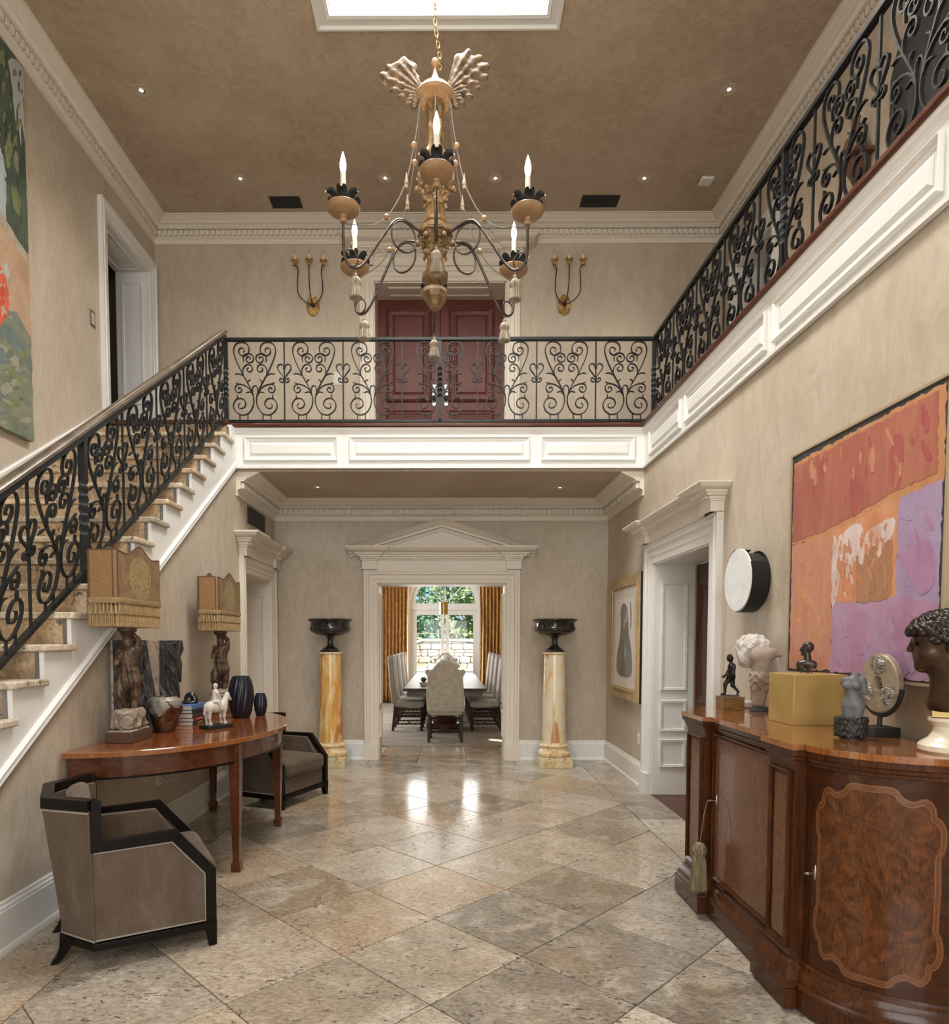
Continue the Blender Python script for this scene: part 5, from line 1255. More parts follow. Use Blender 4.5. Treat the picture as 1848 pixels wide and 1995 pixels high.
# lamps with carved figures
CARVE = mottled('gilded_carved_wood', [(.3,(.035,.018,.010)),(.5,(.085,.05,.028)),(.65,(.17,.115,.068)),(.82,(.34,.26,.17))], 11, .42, .2, bmp=.3, bscale=30)
ROCK = mottled('pale_carved_wood', [(.3,(.14,.10,.07)),(.55,(.29,.235,.18)),(.8,(.46,.39,.32))], 12, .75, bmp=.4, bscale=30)
LBASE = plain('brown_lamp_base', (.085,.045,.028), .35)
def parchment():
    m, nt, b = newmat('painted_parchment'); v = coords(nt, 'Object'); f = noise(nt, v, 9, 6, .6, 1.5)
    nt.links.new(ramp(nt, f, [(.3,(.15,.09,.042)),(.5,(.235,.15,.075)),(.7,(.32,.215,.115))]), b.inputs['Base Color']); b.inputs['Roughness'].default_value = .6; return m
PARCH = parchment(); PARCH2 = mottled('linen_shade', [(.3,(.23,.12,.045)),(.7,(.33,.19,.08))], 90, .75, bmp=.15)
SHTRIM = plain('shade_trim', (.10,.05,.03), .6); FRNG = mottled('gold_fringe', [(.3,(.20,.125,.055)),(.6,(.37,.25,.12)),(.8,(.52,.37,.20))], 70, .6, stretch=(1,1,.25))
MEDAL = mottled('painted_medallion', [(.35,(.17,.13,.065)),(.5,(.31,.225,.10)),(.7,(.40,.31,.16))], 26, .6, dist=3)
fig = [('e',(.0,0,.44),(.032,.034,.042)),('c',(.005,0,.40),(.01,0,.385),.02,.022),('c',(.012,0,.36),(.0,0,.25),.058,.046),('c',(-.045,-.01,.375),(-.065,-.025,.30),.024,.020),('c',(-.065,-.025,.30),(-.035,-.045,.36),.019,.016),('c',(.060,0,.375),(.062,.01,.45),.023,.018),('c',(.062,.01,.45),(.02,.01,.50),.017,.014),
 ('c',(.0,0,.25),(.008,0,.19),.052,.066),('c',(.02,0,.19),(.035,0,.10),.045,.036),('c',(.035,0,.10),(.03,0,.01),.030,.022),('c',(-.012,-.01,.19),(-.045,0,.10),.046,.040),('c',(-.045,0,.10),(-.02,0,.01),.034,.022),('c',(-.05,.02,.15),(-.055,.02,.02),.03,.022)]
def figf(X,Y,Z):
    d = union(X,Y,Z,fig,.011); w = np.clip((.30-Z)/.05,0,1); d = d+w*.0055*np.sin(np.arctan2(Y,X)*9+Z*24)+.002*lump(X,Y,Z,70)
    w2 = np.exp(-((Z-.255)/.012)**2); return np.maximum(d-.006*w2, -Z)
FIGME = sculpt(figf, (-.12,-.10,-.006), (.12,.10,.53), .005)
def rocks(X,Y,Z):
    d = sbox(X,Y,Z,(0,0,.065),(.072,.105,.065),.03)
    return np.maximum(d+.012*lump(X,Y,Z,48,1)+.005*np.sin(np.sqrt((X-.04)**2+(Z-.06)**2)*220)*np.exp(-((Y+.1)/.05)**2), -Z)
ROCKME = sculpt(rocks, (-.11,-.15,-.006), (.11,.15,.16), .0068)
def lamp(label, loc, flip):
    L = thing('table_lamp', label, 'lamp', loc, 0, 'figural lamps with fringed shades')
    MB().box(-.085,.085,-.14,.14,0,.065).build('base', LBASE, L, bev=.003)
    MB().box(-.075,.075,-.13,.13,.065,.078).build('base_moulding', ROCK, L, bev=.006)
    link('rockwork', ROCKME, ROCK, L).location = (0,0,.076)
    f = link('figure', FIGME, CARVE, L); f.location = (.0,0,.195); f.rotation_euler = (0,0,.5)
    MB().tube([(-.035,.03,.1),(-.035,.03,.62)], .006, 8).build('lamp_rod', BLACKP, L)
    MB().lathe([(.022,.60),(.026,.62),(.030,.66),(.045,.69),(.058,.70),(.058,.715),(.03,.72)], n=24).build('capital', CARVE, L)
    hx, hy, zb, zt = .088, .305, .872, 1.172
    sh = thing('shade', None, None); sh.parent = L
    ch = .020
    # faces: two long painted faces with a scalloped crest, two plain ends, chamfer strips
    def crest(u): 
        a = abs(u)
        return zt+.055*math.exp(-(u/.32)**2)-.012*math.exp(-((a-.62)/.22)**2)
    for s in (-1,1):
        N = 24; top = [((-1+2*i/N)*(hy-ch), crest(-1+2*i/N)) for i in range(N+1)]
        MB().prism([(-(hy-ch),zb),((hy-ch),zb)]+top[::-1], (s*hx,0,0), UY, ZV, UX, -.003, .003).build('painted_face', PARCH, sh)
        el = [(.62*(hy-ch)*math.cos(a)*.85, (zb+zt)/2+.005+.135*math.sin(a)) for a in [2*PI*i/28 for i in range(28)]]
        MB().prism(el, (s*(hx+.0032),0,0), UY, ZV, UX, -.0006, .0008).build('medallion', MEDAL, sh)
        MB().tube([(s*hx,y,z) for y,z in top], .005, 6).build('crest_trim', SHTRIM, sh)
        MB().box(-hx+ch,hx-ch,s*hy-.003,s*hy+.003,zb,zt).build('end_face', PARCH2, sh)
        MB().tube([(-hx+ch,s*hy,zt),(hx-ch,s*hy,zt)], .005, 6).build('end_trim', SHTRIM, sh)
        for q in (-1,1):
            a, b = Vector((q*(hx-ch),s*hy,0)), Vector((q*hx,s*(hy-ch),0))
            MB().add([a+Vector((0,0,zb)),b+Vector((0,0,zb)),b+Vector((0,0,crest(1))),a+Vector((0,0,zt))], [(0,1,2,3)]).build('corner_face', PARCH2, sh)
            MB().tube([a+Vector((0,0,zb)),a+Vector((0,0,zt))], .004, 6).build('corner_trim', SHTRIM, sh)
            MB().tube([b+Vector((0,0,zb)),b+Vector((0,0,crest(1)))], .004, 6).build('corner_trim', SHTRIM, sh)
    out = [(-hx+ch,-hy),(hx-ch,-hy),(hx,-hy+ch),(hx,hy-ch),(hx-ch,hy),(-hx+ch,hy),(-hx,hy-ch),(-hx,-hy+ch)]
    MB().sweep([(-.006,zb-.012),(-.010,zb),(-.006,zb+.022),(0.0,zb+.022),(.0,zb-.012),(-.006,zb-.012)], out, (0,0,0), UX, UY, ZV, True).build('gimp_band', FRNG, sh)
    per = []
    for i in range(8):
        a, b = Vector((*out[i],0)), Vector((*out[(i+1)%8],0)); m = max(1,int((b-a).length/.021))
        per += [(a+(b-a)*(k+.5)/m, (b-a).normalized()) for k in range(m)]
    fr = MB(); fr2 = MB()
    for p, d in per:
        fr.lathe([(.003,zb-.008),(.0045,zb-.02),(.008,zb-.03),(.0095,zb-.075),(.006,zb-.078)], (p.x,p.y,0), 7)
        c = p+d*.0105
        fr2.lathe([(.003,zb-.055),(.0045,zb-.08),(.0035,zb-.085),(.0055,zb-.09),(.0045,zb-.125),(.006,zb-.13),(.0065,zb-.15),(.003,zb-.152)], (c.x*.99,c.y*.99,0), 6)
        fr2.lathe([(.003,zb-.055),(.0045,zb-.08),(.0035,zb-.085),(.0055,zb-.09),(.0045,zb-.125),(.006,zb-.13),(.0065,zb-.15),(.003,zb-.152)], (p.x*.99,p.y*.99,0), 6)
    tag(fr.build('fringe_tassels', FRNG, sh), kind='stuff'); tag(fr2.build('fringe_drops', FRNG, sh), kind='stuff')
    MB().box(-hx,hx,-.004,.004,.80,.808).box(-.004,.004,-hy,hy,.80,.808).tube([(0,0,.715),(0,0,1.1)], .005, 8).build('shade_carrier', BRASS, sh)
    MB().lathe([(0,1.20),(.012,1.195),(.016,1.18),(.008,1.165),(.004,1.09),(0,1.09)], n=12).build('finial', BRASS, sh)
    return L
lamp('carved figure lamp with fringed parchment shade nearest the viewer', (-2.03,4.22,TZ), 1)
lamp('carved figure lamp with fringed parchment shade at the far end of the table', (-2.01,5.90,TZ), 1)
# bronze pot
POTM = mottled('bronze_pot', [(.3,(.05,.022,.012)),(.5,(.13,.055,.026)),(.65,(.20,.13,.085)),(.8,(.34,.32,.27))], 9, .32, .6, bmp=.3, bscale=20)
t = thing('bronze_pot', 'swirled bronze jar with pale rim beside the first lamp', 'jar', (-1.98,4.64,TZ))
MB().lathe([(0,0),(.058,0),(.068,.01),(.090,.08),(.108,.15),(.112,.19),(.104,.22),(.085,.238),(.070,.246),(.062,.240),(.075,.215),(.085,.15),(.04,.02),(0,.02)], n=48, rad=lambda a, v: 1+.03*math.sin(a*5+v*14)*math.sin(v*PI)).build('body', POTM, t)
PATINA = mottled('grey_patina', [(.3,(.16,.15,.12)),(.7,(.34,.33,.28))], 12, .5, .4)
def drape(u, v):
    a = u*2*PI; zl = .150+.030*math.sin(2*a+2.2)+.014*math.sin(5*a); z_ = zl+(.247-zl)*v
    rr = np.interp(z_, [.08,.15,.19,.22,.238,.247], [.090,.108,.112,.104,.085,.070])+.0035+.0018*math.sin(a*11+v*6)
    return (rr*math.cos(a), rr*math.sin(a), z_)
MB().grid(drape, 72, 12, True).build('shoulder_drape', PATINA, t)
for i in range(9):
    a = i*.9; r_ = .111; z_ = .06+.11*((i*37)%10)/10
    k_ = .07+.045*min(1,z_/.16)
    MB().tube([(k_*1.03*math.cos(a+.16*math.cos(q)), k_*1.03*math.sin(a+.16*math.cos(q)), z_+.02*math.sin(q)) for q in [2*PI*j/14 for j in range(14)]], .0042, 5, True).build('swirl', POTM, t)
# books
bm_ = [((.035,.030,.03),.030,'black','black'),((.16,.028,.034),.026,'dark red','red'),((.05,.035,.028),.034,'dark brown','brown'),((.025,.025,.03),.026,'black','black'),((.10,.20,.42),.034,'blue','blue')]
PAGES = mottled('book_pages', [(.3,(.58,.55,.48)),(.7,(.74,.71,.65))], 60, .9, stretch=(1,1,20))
z = TZ; blabels = ['black spined book at the bottom of the stack on the console table','black book with a red title, second from the bottom of the stack','thick pale-paged book in the middle of the stack','slim dark book just under the blue book','blue covered book on top of the stack on the console table']
texts = {0: ('Joan Miro', (.55,.42,.10)), 1: ('MOORE', (.75,.10,.12)), 2: None}
for i, (c, h, _, _) in enumerate(bm_):
    w, d = .205-.006*i, .29-.008*i
    bk = thing('book', blabels[i], 'book', (-1.995+random.uniform(-.004,.004),5.08,z), random.uniform(-.03,.03), 'books stacked on the console table')
    cm = plain('book_cover_%d' % i, c, .35)
    MB().box(-w/2,w/2,-d/2,d/2,0,.003).box(-w/2,w/2,-d/2,d/2,h-.003,h).box(w/2-.003,w/2,-d/2,d/2,0,h).build('cover', cm, bk, bev=.001)
    MB().box(-w/2+.004,w/2-.003,-d/2+.004,d/2-.004,.003,h-.003).build('pages', PAGES, bk)
    if i in (0,):
        cu = bpy.data.curves.new('spine_title', 'FONT'); cu.body = texts[i][0]; cu.size = .024; cu.extrude = .0003; cu.align_x = 'CENTER'; cu.align_y = 'CENTER'
        tmp = bpy.data.objects.new('spine_title_curve', cu); tme = bpy.data.meshes.new_from_object(tmp); bpy.data.objects.remove(tmp); o = link('spine_title', tme, None, bk); o.location = (w/2+.0004,0,h/2); o.rotation_euler = (PI/2,0,PI/2); tme.materials.clear(); tme.materials.append(plain('title_gold', texts[i][1], .5))
    if i == 1:
        MB().box(w/2,w/2+.0005,-.07,.07,h/2-.006,h/2+.006).build('spine_band', plain('title_red', texts[1][1], .5), bk)
    z += h+.0004
t = thing('small_sculpture', 'small glossy dark looped sculpture on top of the books', 'sculpture', (-1.985,5.10,z), .2)
BLK_G = plain('glossy_black_brown', (.02,.015,.014), .12, 0, .5, .5)
def loop_(X,Y,Z):
    d = ell(X,Y,Z,(0,0,.012),(.062,.038,.014))
    for i in range(14):
        a0, a1 = PI*i/14, PI*(i+1)/14
        d = smin(d, caps(X,Y,Z,(.035*math.cos(a0)+.008,0,.014+.058*math.sin(a0)),(.035*math.cos(a1)+.008,0,.014+.058*math.sin(a1)),.011+.012*(1-i/14)), .006)
    d = smin(d, caps(X,Y,Z,(.012,0,.01),(.014,0,.06),.007), .006); return np.maximum(d, -Z)
link('body', sculpt(loop_, (-.075,-.055,-.003), (.085,.055,.11), .0042), BLK_G, t)
# horse and rider
t = thing('horse_figurine', 'cream ceramic horse and rider on a black base', 'figurine', (-1.685,4.83,TZ), .95)
MB().box(-.105,.105,-.06,.06,0,.026).build('base', BLACKP, t, bev=.002)
HB = .026
horse = [('e',(0,0,HB+.125),(.078,.040,.042)),('e',(-.055,0,HB+.13),(.040,.040,.042)),('e',(.055,0,HB+.13),(.036,.036,.044)),('c',(.065,0,HB+.15),(.095,0,HB+.205),.030,.019),('c',(.092,0,HB+.208),(.125,0,HB+.175),.017,.010),
 ('c',(.100,.008,HB+.222),(.098,.008,HB+.232),.004),('c',(.100,-.008,HB+.222),(.098,-.008,HB+.232),.004),('c',(-.088,0,HB+.14),(-.100,0,HB+.08),.012,.008)]
for x in (-.065,.058):
    for y in (-.022,.022): horse += [('c',(x,y,HB+.11),(x-.006,y,HB+.055),.017,.010),('c',(x-.006,y,HB+.055),(x+.002,y,HB+.008),.009,.008),('c',(x+.002,y,HB+.006),(x+.010,y,HB+.004),.010,.009)]
IVORY = mottled('ivory_ceramic', [(.3,(.46,.42,.35)),(.6,(.62,.58,.51)),(.8,(.70,.67,.61))], 16, .45)
link('horse', sculpt(lambda X,Y,Z: np.maximum(union(X,Y,Z,horse,.012), HB-.002-Z), (-.13,-.07,HB-.008), (.15,.07,HB+.25), .0042), IVORY, t)
rider = [('c',(-.005,0,HB+.165),(-.005,0,HB+.235),.028,.024),('e',(-.003,0,HB+.282),(.018,.017,.021)),('c',(-.005,0,HB+.25),(-.004,0,HB+.262),.010,.010),('c',(0,.030,HB+.165),(.02,.045,HB+.11),.014,.010),('c',(0,-.030,HB+.165),(.02,-.045,HB+.11),.014,.010),('c',(-.005,.026,HB+.228),(.022,.028,HB+.185),.011,.008),('c',(-.005,-.026,HB+.228),(.022,-.028,HB+.185),.011,.008),('e',(-.005,0,HB+.168),(.042,.040,.012))]
link('rider', sculpt(lambda X,Y,Z: union(X,Y,Z,rider,.008), (-.06,-.07,HB+.09), (.07,.07,HB+.32), .004), IVORY, t)
# blue-black fluted vases
NAVY = plain('midnight_glass', (.006,.008,.014), .3, 0, .5, .0)
def fvase(label, loc, R, Hh):
    v = thing('fluted_vase', label, 'vase', loc, 0, 'midnight blue fluted vases')
    MB().lathe([(0,0),(R*.62,0),(R*.68,Hh*.03),(R*.86,Hh*.2),(R*.98,Hh*.42),(R,Hh*.55),(R*.95,Hh*.72),(R*.82,Hh*.88),(R*.66,Hh*.98),(R*.62,Hh),(R*.56,Hh*.98),(R*.7,Hh*.85),(R*.8,Hh*.5),(R*.5,Hh*.1),(0,Hh*.08)], n=120, rad=lambda a, q: 1-.06*abs(math.sin(a*9))*(1 if q < .68 else 0), twist=1.2).build('body', NAVY, v, 60)
    return v
fvase('large midnight blue fluted vase near the far lamp', (-1.70,5.47,TZ), .105, .345)
fvase('small midnight blue fluted vase at the far edge of the table', (-1.585,5.63,TZ), .056, .19)
# black relief sculpture leaning at the wall
t = thing('relief_sculpture', 'torn black and stone relief panel standing behind the table objects', 'sculpture', (-2.165,4.88,TZ))
SLATE = mottled('torn_black_slate', [(.35,(.010,.011,.013)),(.55,(.035,.037,.04)),(.68,(.16,.17,.19)),(.76,(.42,.44,.46))], 10, .35, bmp=.9, bscale=26, stretch=(1,1,.4), dist=1.5, bdist=.02)
MARB = mottled('veined_tan_stone', [(.3,(.17,.14,.12)),(.5,(.36,.29,.23)),(.7,(.50,.43,.36))], 6, .35, dist=2.5)
MB().box(-.018,.0,-.58,.50,0,.640).build('back_panel', MARB, t, bev=.002)
def slab(poly, name, d):
    mb = MB().prism(poly, (0,0,0), UY, ZV, UX, .0, d); return mb.build(name, SLATE, t, bev=.004)
slab([(-.585,.0),(.06,.0),(-.16,.641),(-.585,.641)], 'slate_slab', .03)
slab([(.10,.0),(.20,.0),(.36,.45),(.44,.30),(.46,.45),(.43,.50),(.50,.56),(.48,.64),(.12,.638)], 'slate_slab', .035)
slab([(.42,.12),(.445,.14),(.44,.28),(.42,.26)], 'slate_slab', .02)
def rip(X,Y,Z):
    c = -.25-.10*Z; return sbox(X,Y,Z,(.034,-.27,.32),(.010,.07,.29),.008)+.012*lump(X,Y,Z*.5,42,3)+.006*lump(X,Y,Z,120)
link('torn_ridge', sculpt(rip, (.015,-.40,.0), (.07,-.14,.64), .008), SLATE, t)
def rip2(X,Y,Z): return sbox(X,Y,Z,(.038,.25+.0*Z,.40),(.012,.10,.22),.008)+.014*lump(X,Y*.8+Z*.5,Z*.6,38,5)+.006*lump(X,Y,Z,110)
link('torn_ridge', sculpt(rip2, (.018,.10,.15), (.08,.42,.635), .008), SLATE, t)
# ------------------------------------------------------------------ chandelier
GILT = mottled('aged_gilding', [(.3,(.085,.048,.02)),(.5,(.19,.115,.047)),(.7,(.31,.205,.095)),(.85,(.42,.30,.16))], 18, .42, .2, bmp=.35, bscale=30)
PALEW = mottled('limed_wood', [(.3,(.27,.15,.068)),(.7,(.38,.235,.12))], 10, .45)
TASW = mottled('silvered_tassel', [(.3,(.17,.135,.095)),(.5,(.31,.26,.19)),(.8,(.50,.44,.35))], 30, .5, .2, stretch=(1,1,.2))
ARMI = mottled('brown_iron', [(.3,(.045,.036,.03)),(.7,(.11,.092,.078))], 20, .35, .7)
ROPEM = mottled('grey_rope', [(.3,(.12,.105,.09)),(.7,(.26,.23,.20))], 120, .8)
WAX = plain('candle_sleeve', (.78,.74,.62), .45)
BULB, _nt, _b = newmat('lit_bulb'); _b.inputs['Base Color'].default_value = (1,1,1,1); _b.inputs['Emission Color'].default_value = (1,.93,.80,1); _b.inputs['Emission Strength'].default_value = 9
CX, CY = -.08, 4.5
ch = thing('chandelier', 'gilded wooden chandelier with six candle arms, wings and tassels', 'chandelier', (CX,CY,0))
o8 = dict(n=8, ang=PI/8)
MB().lathe([(0,3.722),(.03,3.728),(.075,3.79),(.083,3.825),(.076,3.85),(.05,3.87),(.045,3.885),(.066,3.90),(.088,3.915),(.090,3.945),(.082,3.958),(.062,3.965)], **o8).build('bottom_finial', GILT, ch, 20)
MB().lathe([(.060,3.96),(.060,4.05),(.058,4.06)], n=40, rad=lambda a, v: 1+.07*math.cos(a*10)).build('lower_stem', GILT, ch)
def capital(z0, h, r0, r1):
    def f(X,Y,Z):
        r = np.sqrt(X**2+Y**2); a = np.arctan2(Y,X); t = np.clip((Z-z0)/h,0,1)
        R = r0+(r1-r0)*t**1.6+.010*np.cos(a*6)*t-.012*np.exp(-((t-.86)/.05)**2)
        R = R+.007*np.sin(a*12+6*np.sin(t*9))*np.sin(t*PI)+.005*np.cos(t*40)*np.cos(a*6)*np.sin(t*PI)
        d = (r-R)*.8
        for k in range(6):
            q = k*PI/3; d = smin(d, np.sqrt((X-(r0+.052)*math.cos(q))**2+(Y-(r0+.052)*math.sin(q))**2+(Z-(z0+h*.62))**2)-.019, .012)
            d = smin(d, np.sqrt((X-(r0+.012)*math.cos(q+PI/6))**2+(Y-(r0+.012)*math.sin(q+PI/6))**2+(Z-(z0+h*.16))**2)-.017, .012)
        return np.maximum(np.maximum(d, z0-Z), Z-z0-h)
    return sculpt(f, (-.18,-.18,z0-.01), (.18,.18,z0+h+.01), .0066)
link('lower_capital', capital(4.05,.155,.064,.115), GILT, ch)
MB().lathe([(.105,4.204),(.112,4.21),(.112,4.235),(.085,4.245),(.075,4.262),(.082,4.27),(.082,4.292),(.07,4.30)], **o8).build('collar', GILT, ch, 20)
MB().lathe([(.062,4.295),(.060,4.38)], n=40, rad=lambda a, v: 1+.07*math.cos(a*10)).build('middle_stem', GILT, ch)
link('upper_capital', capital(4.375,.19,.066,.118), GILT, ch)
MB().lathe([(.108,4.562),(.118,4.572),(.11,4.59),(.06,4.60)], n=32).build('upper_collar', GILT, ch)
def stemf(X,Y,Z):
    r = np.sqrt(X**2+Y**2); a = np.arctan2(Y,X); R = .052+.006*np.cos(a*8)+.016*np.exp(-((Z-4.70)/.035)**2)+.010*np.exp(-((Z-5.0)/.03)**2)
    R = R+.010*np.exp(-((Z-4.70)/.04)**2)*np.cos(a*5)+.006*np.sin(a*3+Z*60)*np.exp(-((Z-4.9)/.09)**2)
    return np.maximum(np.maximum((r-R)*.8, 4.59-Z), Z-5.05)
link('carved_stem', sculpt(stemf, (-.10,-.10,4.58), (.10,.10,5.06), .007), GILT, ch)
MB().lathe([(.05,5.03),(.085,5.04),(.120,5.055),(.126,5.075),(.120,5.09),(.108,5.098),(.105,5.112),(.085,5.122),(.05,5.14),(.028,5.18),(.014,5.22),(.011,5.25),(.0,5.26)], n=40).build('crown_disc', PALEW, ch)
MB().lathe([(0,5.245),(.014,5.25),(.024,5.27),(.026,5.285),(.02,5.305),(0,5.314)], n=20).build('crown_ball', PALEW, ch)
def wing(s, lift):
    fe = [((.10,.0,5.08),(.16,0,5.24+lift),.034,.036),((.16,0,5.24+lift),(.215,0,5.295+lift),.036,.026),((.18,0,5.25+lift),(.29,0,5.27+lift),.030,.026),((.17,0,5.23+lift),(.335,0,5.225+lift),.030,.024),((.16,0,5.20+lift),(.325,0,5.175+lift*.8),.030,.022),((.15,0,5.175+lift*.5),(.275,0,5.125+lift*.5),.030,.022),((.14,0,5.15),(.225,0,5.075),.030,.022),((.13,0,5.12),(.175,0,5.03),.028,.022),((.115,0,5.09),(.135,0,5.00),.024,.020)]
    def f(X,Y,Z):
        d = None; Xa = X*s; Yb = Y/.55+.03*np.sin(Xa*14)
        for a, b, r0, r1 in fe:
            q = caps(Xa,Yb,Z,a,b,r0,r1); d = q if d is None else smin(d, q, .02)
        return d*.6+.0028*np.sin(np.arctan2(Z-5.05,Xa-.05)*34)+.002*lump(Xa,Y,Z,95)
    x0, x1 = sorted((s*.05, s*.38)); return sculpt(f, (x0,-.05,4.96), (x1,.05,5.40), .006)
WINGM = mottled('worn_gilt_feathers', [(.3,(.05,.026,.012)),(.5,(.12,.07,.032)),(.7,(.22,.14,.066)),(.85,(.34,.235,.12))], 22, .5, .1, bmp=.4, bscale=40)
for s, l in ((-1,0),(1,.045)): link('wing', wing(s, l), WINGM, ch)
# chain to the lantern
lk = MB().tube([(.011*math.cos(a), 0, .021*math.sin(a)) for a in [2*PI*i/16 for i in range(16)]], .0035, 6, True).mesh('chain_link')
z = 5.24; i = 0
while z < 7.3:
    o = link('chain_link', lk, BRASS, ch); o.location = (.03 if z < 5.3 else .0+.03*max(0,(5.5-z)/.2), 0, z+.021); o.rotation_euler = (0,0,(i%2)*PI/2+.3); z += .0345; i += 1
# arms
arm = spline([(.075,4.17),(.16,4.205),(.24,4.222),(.305,4.19),(.40,4.05),(.50,3.89),(.565,3.832),(.62,3.845),(.645,3.91),(.647,4.07)], 6)
loop1 = [(.235+.088*math.cos(a), 4.118+.095*math.sin(a)) for a in [2*PI*k/36 for k in range(36)]]
loop2 = [(.598+.044*math.cos(a), 3.884+.048*math.sin(a)) for a in [2*PI*k/24 for k in range(24)]]
arm_me = MB().tube([(r,0,z) for r,z in arm], .0085, 10).tube([(r,.004,z) for r,z in loop1], .006, 8, True).tube([(r,.004,z) for r,z in loop2], .005, 8, True).mesh('arm')
cup_me = MB().lathe([(0,4.075),(.018,4.078),(.026,4.092),(.018,4.108),(.022,4.118),(.05,4.124),(.078,4.134),(.096,4.150),(.102,4.166),(.097,4.172),(.08,4.166),(.06,4.158),(0,4.155)], n=36).mesh('bobeche')
pm_ = MB()
for k in range(6):
    a = k*PI/3; c, s = math.cos(a), math.sin(a)
    def pet(u, v, c=c, s=s):
        r = .022+.088*u; w = (.010+.022*math.sin(PI*min(1,u*.8+.12)))*(1 if u < .85 else .8); t_ = (v-.5)*2
        z = 4.155+.085*math.sin(u*2.0)-.012*(1-t_*t_)+.006*math.cos(t_*7)*u; return (r*c-w*t_*s, r*s+w*t_*c, z)
    pm_.grid(pet, 7, 7)
pet_me = pm_.mesh('petals', 60)
slv_me = MB().lathe([(.0,4.15),(.0165,4.15),(.0165,4.36),(.010,4.364),(0,4.364)], n=20).mesh('candle')
bul_me = MB().lathe([(.008,4.362),(.013,4.372),(.019,4.40),(.0195,4.42),(.014,4.45),(.006,4.478),(.0015,4.492),(0,4.493)], n=20).mesh('bulb')
tas_me = MB().tube([(0,0,3.832),(0,0,3.80)], .003, 6).lathe([(0,3.806),(.008,3.80),(.012,3.79),(.010,3.782),(.020,3.775),(.032,3.755),(.034,3.74),(.026,3.722),(.030,3.712),(.036,3.68),(.041,3.655),(.036,3.650),(0,3.655)], n=60, rad=lambda a, v: 1+(.06*math.cos(a*15) if v > .3 else 0)).mesh('tassel')
st = spline([(.105,5.05),(.13,4.86),(.160,4.70),(.205,4.50),(.27,4.34),(.355,4.205),(.45,4.125),(.55,4.095),(.63,4.075)], 5)
str_me = MB().tube([(r,0,z) for r,z in st], .0035, 6).mesh('swag_cord')
bead_me = MB().lathe([(0,-.017),(.012,-.014),(.020,0),(.012,.014),(0,.017)], n=14).mesh('bead')
drop_me = MB().lathe([(0,-.05),(.010,-.046),(.014,-.036),(.008,-.026),(.014,-.018),(.010,.01),(.004,.05),(0,.052)], n=14).mesh('drop')
petal_m = plain('black_tole', (.016,.018,.02), .4, .3)
for k in range(6):
    a = -PI/2+k*PI/3+.03
    A = link('arm', arm_me, ARMI, ch); A.rotation_euler = (0,0,a); A.location = (0,0,0)
    for nm, me, mt in (('bobeche',cup_me,PALEW),('petals',pet_me,petal_m),('candle',slv_me,WAX),('bulb',bul_me,BULB)):
        o = link(nm, me, mt, A); o.location = (.647,0,0)
    o = link('tassel', tas_me, TASW, A); o.location = (.567,0,0)
    S = link('swag_cord', str_me, ROPEM, ch); S.rotation_euler = (0,0,a)
    for r, z, me, mt in ((.157,4.715,bead_me,PALEW),(.355,4.205,bead_me,PALEW),(.212,4.475,drop_me,TASW)):
        o = link('bead' if me is bead_me else 'drop', me, mt, S); o.location = (r,0,z)
    light('chandelier_glow', 'POINT', (CX+.647*math.cos(a), CY+.647*math.sin(a), 4.53), 5, (1,.82,.58), radius=.03)

# ------------------------------------------------------------------ upper wall sconces
CLEAR = thin_glass('bulb_glass', (.95,.95,.93)); GILT2 = mottled('bright_gilding', [(.3,(.30,.17,.05)),(.5,(.50,.32,.11)),(.75,(.66,.47,.20))], 22, .32, .6, bmp=.3, bscale=40)
def sconce(label, x, offs):
    s = thing('wall_sconce', label, 'sconce', (x,YB,5.73), 0, 'three-candle sconces beside the upper door')
    def plate(X,Y,Z):
        d = np.sqrt((X/.082)**2+(Z/.125)**2)*.09-.09; d = np.maximum(d, np.abs(Y+.012)-.012-.006*np.sin(np.arctan2(Z,X)*8+np.sqrt(X**2+Z**2)*120)); return d
    link('backplate', sculpt(plate, (-.10,-.045,-.14), (.10,.004,.14), .006), GILT2, s)
    MB().lathe([(0,0),(.026,0),(.024,.02),(.012,.032),(0,.036)], n=16).xf(Matrix.Translation((0,-.024,0)) @ Matrix.Rotation(PI/2,4,'X')).build('boss', BLACKP, s)
    for dx, zt in offs:
        if abs(dx) > .05: p = spline([(dx*.05,-.04,0),(dx*.45,-.07,.02),(dx*.85,-.10,.11),(dx*.88,-.12,.24),(dx*.82,-.13,.36),(dx*.92,-.13,.42),(dx*1.12,-.13,.435)], 6)
        else: p = spline([(dx*.1,-.04,0),(dx*.6,-.12,.08),(dx,-.14,.25),(dx,-.14,zt-.01)], 6)
        A = MB().tube(p, .0065, 8).build('arm', BLACKP, s)
        c = (dx,-.13,zt-.012)
        MB().lathe([(0,0),(.012,.004),(.016,.018),(.012,.028),(.026,.04),(.046,.052),(.049,.064),(.04,.066),(.02,.056),(0,.056)], c, 24).build('cup', GILT2, A)
        MB().lathe([(0,.056),(.0095,.056),(.0095,.125),(0,.126)], c, 12).build('candle', WAX, A)
        MB().lathe([(.005,.126),(.011,.145),(.010,.165),(.003,.185),(0,.187)], c, 12).build('bulb', CLEAR, A)
    return s
sconce('three-candle gilt sconce left of the upper double door', -1.68, ((-.195,.44),(-.022,.445),(.155,.44)))
sconce('three-candle gilt sconce right of the upper double door', 1.462, ((-.145,.44),(.035,.445),(.205,.44)))

